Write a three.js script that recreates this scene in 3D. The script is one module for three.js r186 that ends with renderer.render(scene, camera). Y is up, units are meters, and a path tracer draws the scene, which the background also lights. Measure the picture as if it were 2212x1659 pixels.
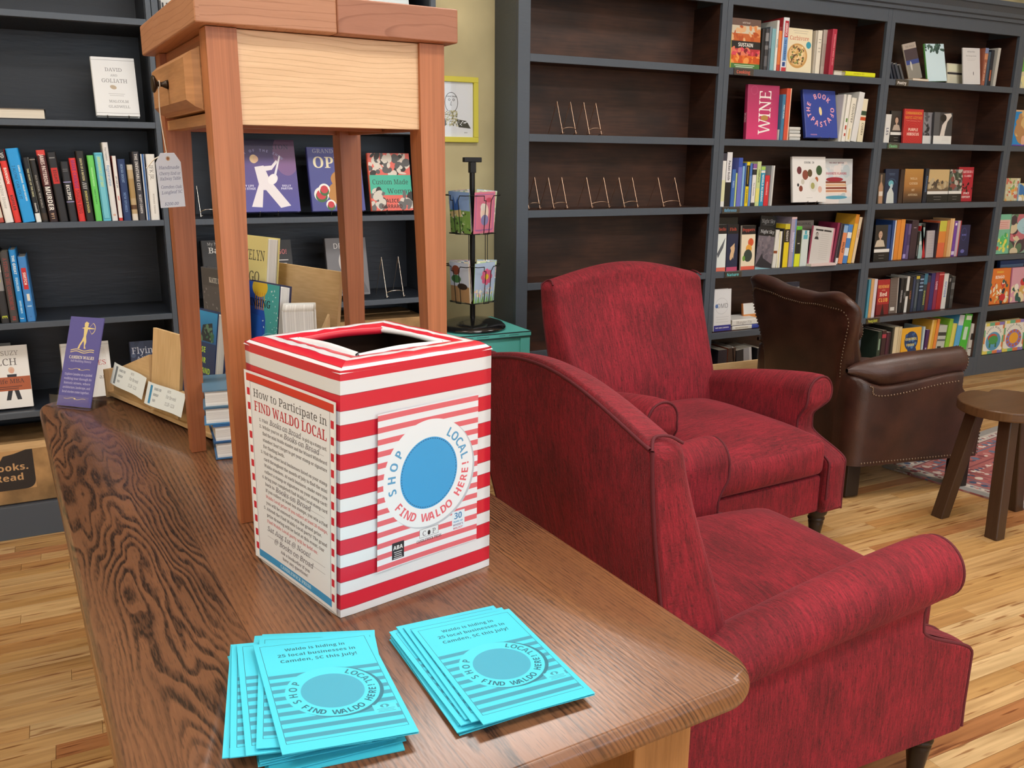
import * as THREE from 'three';
import { RoundedBoxGeometry } from 'three/addons/geometries/RoundedBoxGeometry.js';
import { mergeGeometries, mergeVertices, toCreasedNormals } from 'three/addons/utils/BufferGeometryUtils.js';
import { RectAreaLightUniformsLib } from 'three/addons/lights/RectAreaLightUniformsLib.js';

// ---------------------------------------------------------------- camera, sky, light, exposure
const scene = new THREE.Scene();
const EYE = 1.37, FOCAL = 1883.72, YAW = 26.947 * Math.PI / 180, PITCH = 14.274 * Math.PI / 180, ROLL = 0.494 * Math.PI / 180;
const camera = new THREE.PerspectiveCamera(2 * Math.atan(829.5 / FOCAL) * 180 / Math.PI, 2212 / 1659, 0.05, 60);
camera.position.set(0, EYE, 0);
camera.rotation.set(-PITCH, -YAW, ROLL, 'YXZ');
const renderer = new THREE.WebGLRenderer({ antialias: true });
renderer.toneMapping = THREE.LinearToneMapping;
renderer.toneMappingExposure = 1.04;
renderer.shadowMap.enabled = true;
scene.background = new THREE.Color(0.80, 0.90, 1.0);      // overcast daylight outside the shop window
scene.backgroundIntensity = 3.0;
RectAreaLightUniformsLib.init();
// fluorescent ceiling fittings: [x, z]
const FITTINGS = [[-1.0, -1.7], [1.6, -1.7], [4.2, -1.7], [-1.0, 0.7], [1.6, 0.7], [4.2, 0.7], [0.3, 2.9], [2.9, 2.9]];
const LIGHT_COLOUR = new THREE.Color(1.0, 0.955, 0.90), LIGHT_POWER = 13;
const CEILING = 3.5;

// ---------------------------------------------------------------- helpers
const V = (x, y, z) => new THREE.Vector3(x, y, z);
function rng(seed) { let a = seed >>> 0; return () => { a = (a + 0x6d2b79f5) | 0; let t = Math.imul(a ^ (a >>> 15), 1 | a); t = (t + Math.imul(t ^ (t >>> 7), 61 | t)) ^ t; return ((t ^ (t >>> 14)) >>> 0) / 4294967296; }; }
const lerp = (a, b, t) => a + (b - a) * t, clamp = (x, a = 0, b = 1) => Math.min(b, Math.max(a, x));
const smooth = (a, b, x) => { const t = clamp((x - a) / (b - a)); return t * t * (3 - 2 * t); };
const used = new Map();
function numbered(name) { const n = used.get(name) ?? 0; used.set(name, n + 1); return n ? name + '_' + String(n).padStart(3, '0') : name; }
function shade(o) { o.castShadow = true; o.receiveShadow = true; return o; }
function part(name, geometry, material, parent, label) {
  const m = shade(new THREE.Mesh(geometry, material)); m.name = name; parent.add(m);
  if (label) m.userData.label = label;
  return m;
}
function thing(name, label, category, pos = [0, 0, 0], group) {
  const o = new THREE.Group(); o.name = numbered(name); scene.add(o); o.position.set(...pos);
  o.userData = { label, category }; if (group) o.userData.group = group;
  return o;
}
function single(name, geometry, material, label, category, group) {
  const o = shade(new THREE.Mesh(geometry, material)); o.name = numbered(name); scene.add(o);
  o.userData = { label, category }; if (group) o.userData.group = group;
  return o;
}
function struct(name, geometry, material, parent) {
  const o = geometry ? shade(new THREE.Mesh(geometry, material)) : new THREE.Group(); o.name = name; (parent ?? scene).add(o);
  if (!parent) o.userData.kind = 'structure';
  return o;
}
function copyOf(o, label) { const c = o.clone(); c.name = numbered(o.name.replace(/_\d{3}$/, '')); c.userData = { ...o.userData }; if (label) c.userData.label = label; scene.add(c); return c; }

// photograph measurements: where a sight line meets the plane z = const (walls and shelf fronts are parallel to x)
const FWD = V(Math.sin(YAW) * Math.cos(PITCH), -Math.sin(PITCH), -Math.cos(YAW) * Math.cos(PITCH));
const RIGHT0 = V(Math.cos(YAW), 0, Math.sin(YAW)), UP0 = V(0, 0, 0).crossVectors(RIGHT0, FWD);
const RIGHT = RIGHT0.clone().multiplyScalar(Math.cos(ROLL)).addScaledVector(UP0, Math.sin(ROLL));
const UPV = RIGHT0.clone().multiplyScalar(-Math.sin(ROLL)).addScaledVector(UP0, Math.cos(ROLL));
function project(x, y, z) { const v = V(x, y - EYE, z), w = v.dot(FWD); return [1106 + FOCAL * v.dot(RIGHT) / w, 829.5 - FOCAL * v.dot(UPV) / w, w]; }
function solve(f, a, b) { let fa = f(a); for (let i = 0; i < 44; i++) { const m = (a + b) / 2, fm = f(m); if ((fm > 0) === (fa > 0)) { a = m; fa = fm; } else b = m; } return (a + b) / 2; }
const xAt = (px, y, z) => solve((x) => project(x, y, z)[0] - px, -2, 9);         // x of a picture column at height y
const yAt = (py, x, z) => solve((y) => project(x, y, z)[1] - py, -0.2, 3.2);     // height of a picture row at x

// geometry
function boxUV(g, axis = 0, off = [0, 0]) {      // uv in metres from the dominant face direction, u along the grain axis
  g = g.index ? g.toNonIndexed() : g; const p = g.attributes.position, n = g.attributes.normal, uv = new Float32Array(p.count * 2);
  const P = (i, a) => (a === 0 ? p.getX(i) : a === 1 ? p.getY(i) : p.getZ(i));
  for (let i = 0; i < p.count; i += 3) {
    let s = [0, 0, 0]; for (let k = 0; k < 3; k++) { s[0] += n.getX(i + k); s[1] += n.getY(i + k); s[2] += n.getZ(i + k); }
    s = s.map(Math.abs); const m = s[0] >= s[1] && s[0] >= s[2] ? 0 : s[1] >= s[2] ? 1 : 2;
    const [u, v] = m === axis ? [(axis + 1) % 3, (axis + 2) % 3] : [axis, 3 - axis - m];
    for (let k = 0; k < 3; k++) { uv[(i + k) * 2] = P(i + k, u) + off[0]; uv[(i + k) * 2 + 1] = P(i + k, v) + off[1] + m * 0.37; }
  }
  g.setAttribute('uv', new THREE.BufferAttribute(uv, 2)); return g;
}
function box(w, h, d, x = 0, y = 0, z = 0, r = 0.002, axis = 0, off) {
  const g = r > 0 ? new RoundedBoxGeometry(w, h, d, 1, Math.min(r, w / 2.01, h / 2.01, d / 2.01)) : new THREE.BoxGeometry(w, h, d);
  const q = boxUV(g, axis, off); q.translate(x, y, z); return q;
}
const bx = (x0, x1, y0, y1, z0, z1, r, axis, off) => box(x1 - x0, y1 - y0, z1 - z0, (x0 + x1) / 2, (y0 + y1) / 2, (z0 + z1) / 2, r, axis, off);
function merge(list) { const q = list.map((g) => (g.index ? g.toNonIndexed() : g)); for (const g of q) for (const k of Object.keys(g.attributes)) if (!['position', 'normal', 'uv'].includes(k)) g.deleteAttribute(k); return q.length > 1 ? mergeGeometries(q) : q[0]; }
function tube(points, r, seg = 24, rad = 6, closed = false) { return new THREE.TubeGeometry(points.length > 2 ? new THREE.CatmullRomCurve3(points, closed, 'centripetal') : new THREE.LineCurve3(...points), points.length > 2 ? seg : 1, r, rad, closed); }
function wire(points, r, rad = 5) { const out = []; for (let i = 0; i + 1 < points.length; i++) out.push(tube([points[i], points[i + 1]], r, 1, rad)); for (const p of points) { const s = new THREE.SphereGeometry(r, rad, 4); s.translate(p.x, p.y, p.z); out.push(s); } return merge(out); }
function grid(nu, nv, f, uvf, closedV = false) {      // surface from a function of (i, j)
  const pos = [], uv = [], idx = [];
  for (let i = 0; i <= nu; i++) for (let j = 0; j <= nv; j++) { pos.push(...f(i, j)); uv.push(...uvf(i, j)); }
  const at = (i, j) => i * (nv + 1) + j;
  for (let i = 0; i < nu; i++) for (let j = 0; j < nv; j++) idx.push(at(i, j), at(i + 1, j), at(i, j + 1), at(i + 1, j), at(i + 1, j + 1), at(i, j + 1));
  const g = new THREE.BufferGeometry(); g.setAttribute('position', new THREE.Float32BufferAttribute(pos, 3)); g.setAttribute('uv', new THREE.Float32BufferAttribute(uv, 2)); g.setIndex(idx); g.computeVertexNormals(); return g;
}
function rotated(g, rx = 0, ry = 0, rz = 0) { g.applyMatrix4(new THREE.Matrix4().makeRotationFromEuler(new THREE.Euler(rx, ry, rz))); return g; }

// noise and computed textures
const HASH = (() => { const r = rng(77), t = new Float32Array(65536); for (let i = 0; i < 65536; i++) t[i] = r(); return t; })();
function vn(x, y, px = 256, py = 256) {
  const x0 = Math.floor(x), y0 = Math.floor(y); let fx = x - x0, fy = y - y0; fx = fx * fx * (3 - 2 * fx); fy = fy * fy * (3 - 2 * fy);
  const a = ((x0 % px) + px) % px, b = (((x0 + 1) % px) + px) % px, c = ((y0 % py) + py) % py, d = (((y0 + 1) % py) + py) % py;
  const h = (i, j) => HASH[(i * 251 + j * 577 + ((i * j) & 255)) & 65535];
  return lerp(lerp(h(a, c), h(b, c), fx), lerp(h(a, d), h(b, d), fx), fy);
}
function fbm(x, y, o = 4, px = 256, py = 256) { let s = 0, a = 0.5, n = 0; for (let i = 0; i < o; i++) { s += a * vn(x, y, px, py); n += a; a *= 0.5; x *= 2; y *= 2; px *= 2; py *= 2; } return s / n; }
function texture(w, h, f, srgb = true) {
  const d = new Uint8Array(w * h * 4);
  for (let y = 0; y < h; y++) for (let x = 0; x < w; x++) { const c = f(x / w, y / h), i = (y * w + x) * 4; d[i] = clamp(c[0], 0, 255); d[i + 1] = clamp(c[1] ?? c[0], 0, 255); d[i + 2] = clamp(c[2] ?? c[0], 0, 255); d[i + 3] = 255; }
  const t = new THREE.DataTexture(d, w, h); t.wrapS = t.wrapT = THREE.RepeatWrapping; t.magFilter = THREE.LinearFilter; t.minFilter = THREE.LinearFilter; if (srgb) t.colorSpace = THREE.SRGBColorSpace; t.needsUpdate = true; return t;
}
function scaled(t, u, v, ou = 0, ov = 0) { const c = t.clone(); c.wrapS = c.wrapT = THREE.RepeatWrapping; c.repeat.set(1 / u, 1 / v); c.offset.set(ou, ov); c.needsUpdate = true; return c; }   // the pattern covers u by v metres
const mix3 = (a, b, t) => [lerp(a[0], b[0], t), lerp(a[1], b[1], t), lerp(a[2], b[2], t)];
const std = (o) => new THREE.MeshStandardMaterial(o);
const phys = (o) => new THREE.MeshPhysicalMaterial(o);
function canvas(w, h) { const c = document.createElement('canvas'); c.width = w; c.height = h; return [c, c.getContext('2d')]; }
function canvasTexture(c) { const t = new THREE.CanvasTexture(c); t.colorSpace = THREE.SRGBColorSpace; t.magFilter = THREE.LinearFilter; return t; }

// ---------------------------------------------------------------- materials
// growth rings cut lengthwise: u runs along the grain, v across it; both in units of the whole board
function rings(u, v, o) {
  const wob = (fbm(u * o.len, v * o.wide, 3, 64, 64) - 0.5) * o.wob, d = Math.hypot((v - o.heart) * o.spread, 0.16 + o.tilt * (u - 0.5)) + wob;
  const r = d * o.rings, k = r - Math.floor(r); return [k, Math.floor(r)];
}
const oakTop = texture(2048, 1024, (u, v) => {
  // five boards glued side by side, each cut through its own tree
  const b = [0, 0.25, 0.43, 0.62, 0.82, 1.001]; let i = 0; while (v >= b[i + 1]) i++;
  const w = (v - b[i]) / (b[i + 1] - b[i]), S = [{ heart: 0.42, spread: 0.5, rings: 46, wob: 0.17, len: 6, wide: 4, tilt: 0.34, k: 0.85 }, { heart: 1.7, spread: 0.32, rings: 60, wob: 0.04, len: 3, wide: 2, tilt: 0.12, k: 0.6 },
    { heart: 0.55, spread: 0.40, rings: 34, wob: 0.13, len: 5, wide: 3, tilt: 0.26, k: 0.6 }, { heart: -0.8, spread: 0.34, rings: 70, wob: 0.03, len: 3, wide: 2, tilt: 0.10, k: 0.5 }, { heart: 1.5, spread: 0.36, rings: 62, wob: 0.05, len: 3, wide: 3, tilt: -0.14, k: 0.65 }][i];
  const [k, n] = rings(u + i * 0.37, w, S);
  const early = smooth(0.0, 0.15, k) * (1 - smooth(0.25, 0.70, k));                     // the porous band of each ring
  const pore = vn(u * 170, v * 700 + i * 9, 4096, 4096), fine = vn(u * 70, v * 1000, 4096, 4096), tone = fbm(u * 4 + i * 3, v * 9, 3), ring = HASH[(n * 91 + i * 37) & 65535], patch = smooth(0.35, 0.7, fbm(u * 6 + 11, v * 7 + i * 2, 3));
  let c = mix3([150, 104, 72], [112, 76, 54], clamp(tone * 1.2 - 0.15 + (ring - 0.5) * 0.3));
  c = mix3(c, [166, 114, 66], 0.45 * smooth(0.5, 0.78, fbm(u * 3 + 5, v * 5 + i, 3)));
  c = mix3(c, [46, 29, 22], clamp(1.15 * early * S.k * (0.3 + 0.7 * patch) * (0.5 + 0.8 * smooth(0.3, 0.8, pore))));
  c = mix3(c, [64, 42, 31], 0.5 * smooth(0.70, 0.88, fine) * smooth(0.3, 0.6, pore));
  c = mix3(c, [178, 132, 92], 0.16 * smooth(0.72, 0.9, vn(u * 90 + 3, v * 800, 4096, 4096)));
  const joint = Math.min(Math.abs(v - b[i]), Math.abs(v - b[i + 1])); if (joint < 0.0012 && i > 0) c = mix3(c, [60, 38, 26], 0.5);
  return c;
});
const oakBump = texture(1024, 512, (u, v) => [120 + 90 * (vn(u * 150, v * 620, 4096, 4096) - 0.5) + 40 * fbm(u * 40, v * 200, 2)], false);
const plainWood = texture(512, 512, (u, v) => {                                          // tileable straight grain, 1 = light
  const a = fbm(u * 3 + 0.4 * fbm(u * 2, v * 4, 2, 2, 4), v * 40, 4, 3, 40), b = vn(u * 14, v * 128, 14, 128), c = fbm(u * 2, v * 6, 3, 2, 6);
  const t = clamp(0.5 * a + 0.2 * b + 0.45 * c); return [255 * lerp(0.70, 1.0, t), 255 * lerp(0.66, 1.0, t), 255 * lerp(0.60, 1.0, t)];
});
const cherryGrain = texture(1024, 512, (u, v) => {                                       // soft cathedral figure with thin dark lines
  const d = Math.hypot((v - 0.5) * 1.3, 0.12 + 0.25 * Math.abs(u - 0.45)) + 0.05 * (fbm(u * 4, v * 6, 3, 4, 6) - 0.5), k = d * 19, f = k - Math.floor(k);
  const t = 0.25 * fbm(u * 6, v * 30, 3, 6, 30) + 0.75 * (1 - 0.55 * smooth(0.80, 0.97, f) * (1 - smooth(0.97, 1, f))), m = vn(u * 50, v * 500, 50, 500);
  const q = clamp(t - 0.10 * m + 0.06); return [255 * lerp(0.74, 1, q), 255 * lerp(0.66, 1, q), 255 * lerp(0.56, 1, q)];
});
const floorGrain = texture(1024, 512, (u, v) => {
  const a = fbm(u * 4, v * 60 + 2 * fbm(u * 3, v * 5, 2, 3, 5), 4, 4, 60), d = fbm(u * 3, v * 22, 3, 3, 22), s = smooth(0.64, 0.8, fbm(u * 7 + 3, v * 46, 3, 7, 46));
  const t = clamp(0.15 + 0.55 * a + 0.45 * d); return mix3([255 * lerp(0.62, 1, t), 255 * lerp(0.56, 1, t), 255 * lerp(0.48, 1, t)], [120, 80, 52], 0.6 * s);
});
const velvet = texture(1024, 1024, (u, v) => {                                           // chenille: streaks run along v
  const s = vn(u * 256, v * 26, 256, 26), s2 = vn(u * 128, v * 12, 128, 12), m = fbm(u * 8, v * 6, 5, 8, 6), f = vn(u * 256, v * 256), d = smooth(0.70, 0.95, vn(u * 256, v * 90, 256, 90));
  const t = clamp(0.56 + 0.46 * (s - 0.5) + 0.18 * (s2 - 0.5) + 0.60 * (m - 0.5) + 0.24 * (f - 0.5) - 0.30 * d);
  return mix3([80, 9, 18], [160, 30, 48], t);
});
const velvetBump = texture(512, 512, (u, v) => [255 * (0.5 * vn(u * 200, v * 40, 200, 40) + 0.5 * vn(u * 256, v * 256))], false);
const mottled = texture(512, 512, (u, v) => { const t = fbm(u * 6, v * 6, 5, 6, 6); const k = 0.72 + 0.5 * (t - 0.3); return [255 * k, 255 * k, 255 * k]; });
const stain = texture(512, 512, (u, v) => {                                              // brushed-on brown stain, blotchy
  const t = clamp(1.3 * fbm(u * 5, v * 3, 5, 5, 3) - 0.15), g = vn(u * 90, v * 6, 90, 6); return mix3([34, 20, 16], [96, 60, 42], clamp(t * 0.75 + 0.25 * g - 0.05));
});
const paintBump = texture(256, 256, (u, v) => [255 * fbm(u * 40, v * 6, 3, 40, 6)], false);
const leatherBump = texture(512, 512, (u, v) => [255 * (0.6 * vn(u * 130, v * 130, 130, 130) + 0.4 * fbm(u * 12, v * 12, 3, 12, 12))], false);
const ply = texture(512, 512, (u, v) => { const t = clamp(0.6 * fbm(u * 3, v * 14, 4, 3, 14) + 0.4 * vn(u * 20, v * 160, 20, 160)); return mix3([196, 160, 112], [226, 194, 146], t); });

const M = {};
M.oakTop = phys({ color: 0xe9e4e0, map: scaled(oakTop, 1.80, 0.72), bumpMap: scaled(oakBump, 1.80, 0.72), bumpScale: 0.0006, roughness: 0.34, clearcoat: 0.4, clearcoatRoughness: 0.22 });
M.oakLeg = std({ color: 0xb98552, map: scaled(plainWood, 0.5, 0.16), bumpMap: scaled(oakBump, 0.9, 0.4), bumpScale: 0.0008, roughness: 0.42 });
M.cherryTop = std({ color: 0xc08a68, map: scaled(cherryGrain, 0.55, 0.26), roughness: 0.42 });
M.cherryLeg = std({ color: 0xcf8456, map: scaled(plainWood, 0.9, 0.14), roughness: 0.42 });
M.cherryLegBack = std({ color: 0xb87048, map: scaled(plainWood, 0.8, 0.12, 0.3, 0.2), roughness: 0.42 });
M.cherryPanel = std({ color: 0xf0cda4, map: scaled(cherryGrain, 0.46, 0.19, 0.3, 0.16), roughness: 0.45 });
M.drawer = std({ color: 0xd49c6c, map: scaled(plainWood, 0.4, 0.3), roughness: 0.42 });
M.birch = std({ map: scaled(ply, 0.5, 0.5), roughness: 0.6 });
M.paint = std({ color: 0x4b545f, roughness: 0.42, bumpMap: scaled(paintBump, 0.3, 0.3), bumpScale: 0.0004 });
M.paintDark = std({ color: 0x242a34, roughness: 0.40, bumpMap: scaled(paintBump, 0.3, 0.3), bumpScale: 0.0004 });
M.stain = std({ map: scaled(stain, 0.55, 0.55), roughness: 0.5 });
M.wall = std({ color: 0xf3e4b0, map: scaled(mottled, 3, 3), roughness: 0.85 });
M.wallPlain = std({ color: 0xe3d9bb, roughness: 0.9 });
M.ceiling = std({ color: 0xe9e6df, roughness: 0.95 });
M.velvet = phys({ map: scaled(velvet, 0.62, 0.62), bumpMap: scaled(velvetBump, 0.3, 0.3), bumpScale: 0.0012, roughness: 0.85, sheen: 0.7, sheenColor: new THREE.Color(0.85, 0.22, 0.28), sheenRoughness: 0.45 });
M.welt = std({ color: 0x5c1822, roughness: 0.8 });
M.darkLeg = std({ color: 0x1f1613, roughness: 0.3 });
M.leather = phys({ color: 0x4d2d22, map: scaled(mottled, 0.5, 0.5), bumpMap: scaled(leatherBump, 0.25, 0.25), bumpScale: 0.0006, roughness: 0.38, clearcoat: 0.2, clearcoatRoughness: 0.35 });
M.brass = std({ color: 0x7d6a5a, metalness: 0.9, roughness: 0.38 });
M.chrome = std({ color: 0xc9c4bc, metalness: 1, roughness: 0.22 });
M.copperWire = std({ color: 0xc4a48c, metalness: 1, roughness: 0.3 });
M.blackMetal = std({ color: 0x17181a, metalness: 0.3, roughness: 0.38 });
M.blackGloss = phys({ color: 0x141416, roughness: 0.18, clearcoat: 0.6, clearcoatRoughness: 0.1 });
M.bronze = std({ color: 0x3d332b, metalness: 0.8, roughness: 0.35 });
M.teal = std({ color: 0x5fc0ba, roughness: 0.5 });
M.card = std({ color: 0xc69c68, roughness: 0.8, map: scaled(mottled, 0.4, 0.4) });
M.kraftTape = std({ color: 0xa9784c, roughness: 0.5 });
M.paper = std({ color: 0xf2f0ea, roughness: 0.7 });
M.string = std({ color: 0xe9e2d2, roughness: 0.9 });
M.acrylic = phys({ color: 0xffffff, roughness: 0.03, transmission: 1, thickness: 0, ior: 1.49 });
M.glass = phys({ color: 0xffffff, roughness: 0.02, transmission: 1, thickness: 0 });
M.stool = std({ color: 0x4a3424, map: scaled(plainWood, 0.5, 0.12), roughness: 0.42 });
M.floorDark = std({ color: 0x5a3d24, roughness: 0.8 });
M.pages = std({ map: scaled(texture(128, 16, (u) => { const k = 196 + 46 * HASH[Math.floor(u * 128) * 7 + 3]; return [k, k * 0.975, k * 0.91]; }), 0.05, 0.05), roughness: 0.8 });
M.pagesWhite = std({ map: scaled(texture(128, 16, (u) => { const k = 205 + 45 * HASH[Math.floor(u * 128) * 5 + 11]; return [k, k, k * 0.985]; }), 0.05, 0.05), roughness: 0.8 });

// ---------------------------------------------------------------- the room
const ZW = -3.94, ZA = -3.493, ZB = -3.699, X0 = -3.2, X1 = 7.6, Z1 = 4.6;
struct('wall_back', bx(X0 - 0.2, X1 + 0.2, -0.1, CEILING + 0.1, ZW - 0.2, ZW, 0), M.wall);
struct('wall_left', bx(X0 - 0.2, X0, -0.1, CEILING + 0.1, ZW, Z1, 0), M.wallPlain);
struct('wall_right', bx(X1, X1 + 0.2, -0.1, CEILING + 0.1, ZW, Z1, 0), M.wallPlain);
struct('ceiling', bx(X0 - 0.2, X1 + 0.2, CEILING, CEILING + 0.2, ZW - 0.2, Z1 + 0.2, 0), M.ceiling);
{ // shop front behind the photographer: wall with one wide window
  const wx0 = -1.6, wx1 = 5.4, wy0 = 0.6, wy1 = 2.9;
  struct('wall_front', merge([bx(X0 - 0.2, wx0, -0.1, CEILING, Z1, Z1 + 0.2, 0), bx(wx1, X1 + 0.2, -0.1, CEILING, Z1, Z1 + 0.2, 0), bx(wx0, wx1, -0.1, wy0, Z1, Z1 + 0.2, 0), bx(wx0, wx1, wy1, CEILING, Z1, Z1 + 0.2, 0)]), M.wallPlain);
  const w = struct('window_1', null); w.position.set(0, 0, Z1 + 0.1);
  part('window_frame', merge([bx(wx0, wx1, wy0, wy0 + 0.06, -0.04, 0.04), bx(wx0, wx1, wy1 - 0.06, wy1, -0.04, 0.04), ...[0, 1, 2, 3].map((i) => bx(lerp(wx0, wx1 - 0.06, i / 3), lerp(wx0, wx1 - 0.06, i / 3) + 0.06, wy0, wy1, -0.04, 0.04))]), M.paintDark, w);
  for (let i = 0; i < 3; i++) part('pane', new THREE.PlaneGeometry((wx1 - wx0) / 3 - 0.02, wy1 - wy0 - 0.08).translate(lerp(wx0, wx1, (i + 0.5) / 3), (wy0 + wy1) / 2, 0), M.glass, w);
}
{ // strip-oak floor: each board that shows large is a board of its own, the others are joined
  const floor = struct('floor', null);
  part('subfloor', bx(X0 - 0.2, X1 + 0.2, -0.12, -0.022, ZW - 0.2, Z1 + 0.2, 0), M.floorDark, floor);
  const r = rng(4), tones = [0xd9b078, 0xd0a468, 0xe0ba84, 0xc8965c, 0xd6a970, 0xb97e4e, 0xe6c592, 0xcd9f66, 0xc48a58];
  const mats = tones.map((c, i) => std({ color: c, map: scaled(floorGrain, 0.9, 0.45, i * 0.13, i * 0.29), roughness: 0.34 }));
  const all = [];
  const W = 0.057;
  for (let k = 0, z = ZW; z < 1.2; k++, z += W) {
    let x = X0 - r() * 0.8;
    while (x < X1) {
      const L = 0.35 + 0.95 * r() * r() + 0.2 * r(), x1 = Math.min(x + L, X1 + 0.1), tone = Math.floor(r() * r() * 1.15 * tones.length) % tones.length, off = [r(), r()];
      // share of the board that lies in view
      let seen = 0; for (let i = 0; i < 8; i++) { const px = lerp(x, x1, (i + 0.5) / 8), [a, b, w] = project(px, 0, z + W / 2); if (w > 0.3 && a > -20 && a < 2232 && b > -20 && b < 1679) { const behindTable = px > -0.1 && px < 0.75 && z > -2.5, underChairs = (px > 0.83 && px < 1.75 && z > -1.9 && z < -1) || (px > 1.0 && px < 2.4 && z < -2.1); if (!behindTable && !underChairs && !(a > 300 && a < 1500 && b < 1560)) seen += (x1 - x) * W / 8 / (w * w); } }
      all.push({ x, x1, z, tone, off, seen }); x = x1;
    }
  }
  all.sort((a, b) => b.seen - a.seen);
  const rest = tones.map(() => []);
  all.forEach((p, i) => {
    const own = i < 296 && p.seen > 0, g = box(p.x1 - p.x - 0.0007, 0.022, W - 0.0009, (p.x + p.x1) / 2, -0.011, p.z + W / 2, own ? 0.0008 : 0, 0, p.off);
    if (own) part('plank', g, mats[p.tone], floor); else rest[p.tone].push(g);
  });
  rest.forEach((list, i) => { if (list.length) { const m = part('plank_field', merge(list), mats[i], floor); m.userData.kind = 'stuff'; } });
  part('plank_field', bx(X0, X1, -0.022, 0, 1.2, Z1, 0), mats[0], floor).userData.kind = 'stuff';
}
{ // ceiling fittings
  const lampGlow = std({ color: 0xffffff, emissive: LIGHT_COLOUR, emissiveIntensity: 3.0, roughness: 0.6 }), frameM = std({ color: 0xe0e0de, roughness: 0.5 });
  FITTINGS.forEach(([x, z], i) => {
    const t = thing('ceiling_light', ['nearer the left bookcase', 'over the middle of the far shelves', 'over the right-hand far shelves', 'over the left of the display table', 'over the red armchairs', 'over the rug side of the room', 'left one behind the viewer', 'right one behind the viewer'][i] + ', rectangular fluorescent ceiling light', 'ceiling light', [x, CEILING, z], 'fluorescent ceiling lights');
    part('frame', merge([bx(-0.63, 0.63, -0.06, 0, -0.33, -0.30), bx(-0.63, 0.63, -0.06, 0, 0.30, 0.33), bx(-0.63, -0.60, -0.06, 0, -0.33, 0.33), bx(0.60, 0.63, -0.06, 0, -0.33, 0.33)]), frameM, t);
    part('diffuser', bx(-0.6, 0.6, -0.045, -0.03, -0.30, 0.30, 0), lampGlow, t);
    const l = new THREE.RectAreaLight(LIGHT_COLOUR, LIGHT_POWER, 1.2, 0.6); l.position.set(0, -0.05, 0); l.rotation.x = -Math.PI / 2; l.name = 'lamp'; t.add(l);
  });
}

// ---------------------------------------------------------------- bookcases (each unit is one thing)
const SA = [0.127, 0.479, 0.804, 1.152, 1.497, 1.843], SB = [0.127, 0.466, 0.804, 1.149, 1.497, 1.847];
function bookcase(label, x0, x1, o0, o1, zf, depth, S, thick, outside, inside, top) {
  const t = thing('bookcase', label, 'bookcase', [x0, 0, zf]), w = x1 - x0, a = o0 - x0, b = o1 - x0, H = top + 0.16;
  // outer side boards and the lining that is seen inside the bays
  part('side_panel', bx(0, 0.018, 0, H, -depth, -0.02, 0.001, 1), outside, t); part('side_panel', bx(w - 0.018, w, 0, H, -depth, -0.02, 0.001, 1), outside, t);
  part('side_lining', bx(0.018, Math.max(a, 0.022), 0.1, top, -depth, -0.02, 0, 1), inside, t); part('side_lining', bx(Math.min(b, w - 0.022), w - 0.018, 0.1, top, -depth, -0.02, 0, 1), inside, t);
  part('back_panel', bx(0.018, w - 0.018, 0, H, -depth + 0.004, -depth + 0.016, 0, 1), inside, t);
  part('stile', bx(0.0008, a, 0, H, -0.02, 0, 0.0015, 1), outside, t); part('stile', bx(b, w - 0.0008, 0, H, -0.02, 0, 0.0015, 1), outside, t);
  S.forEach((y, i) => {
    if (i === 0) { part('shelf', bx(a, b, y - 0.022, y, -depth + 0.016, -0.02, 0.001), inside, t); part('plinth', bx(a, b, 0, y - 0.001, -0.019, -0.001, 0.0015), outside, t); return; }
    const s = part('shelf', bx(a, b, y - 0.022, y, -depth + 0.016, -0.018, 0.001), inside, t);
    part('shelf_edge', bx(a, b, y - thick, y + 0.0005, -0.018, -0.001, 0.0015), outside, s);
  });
  part('top_rail', bx(a, b, top, H, -0.02, -0.0008, 0.0015), outside, t);
  part('top_board', bx(0, w, H - 0.02, H, -depth, 0, 0), outside, t);
  // stepped cornice
  const prof = [[0, -0.09], [0.012, -0.09], [0.014, -0.072], [0.026, -0.066], [0.030, -0.045], [0.052, -0.018], [0.062, -0.014], [0.062, 0.012], [0, 0.012]];
  const sh = new THREE.Shape(prof.map(([z, y]) => new THREE.Vector2(z, y))), g = new THREE.ExtrudeGeometry(sh, { depth: w, bevelEnabled: false });
  g.rotateY(-Math.PI / 2); g.translate(w, 0, 0); g.scale(1, 1, 1);
  const p = g.attributes.position; for (let i = 0; i < p.count; i++) { p.setXYZ(i, p.getX(i), p.getY(i) + H, p.getZ(i)); }
  g.computeVertexNormals(); part('cornice', boxUV(g), outside, t);
  return t;
}
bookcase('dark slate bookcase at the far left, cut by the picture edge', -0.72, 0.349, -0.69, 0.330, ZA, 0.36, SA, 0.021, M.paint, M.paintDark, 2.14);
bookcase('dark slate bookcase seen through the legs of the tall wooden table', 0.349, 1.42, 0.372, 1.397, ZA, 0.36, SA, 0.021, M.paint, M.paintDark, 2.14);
bookcase('slate bookcase with brown interior, bare but for wire easels', 1.896, 3.075, 1.959, 3.041, ZB, 0.241, SB, 0.034, M.paint, M.stain, 2.145);
bookcase('slate bookcase with brown interior holding cookbooks, behind the leather armchair', 3.075, 4.238, 3.108, 4.207, ZB, 0.241, SB, 0.034, M.paint, M.stain, 2.145);
bookcase('slate bookcase with brown interior, third from the yellow wall', 4.238, 5.398, 4.270, 5.366, ZB, 0.241, SB, 0.034, M.paint, M.stain, 2.145);
bookcase('slate bookcase of puzzles and games at the right picture edge', 5.398, 6.56, 5.430, 6.526, ZB, 0.241, SB, 0.034, M.paint, M.stain, 2.145);
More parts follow.
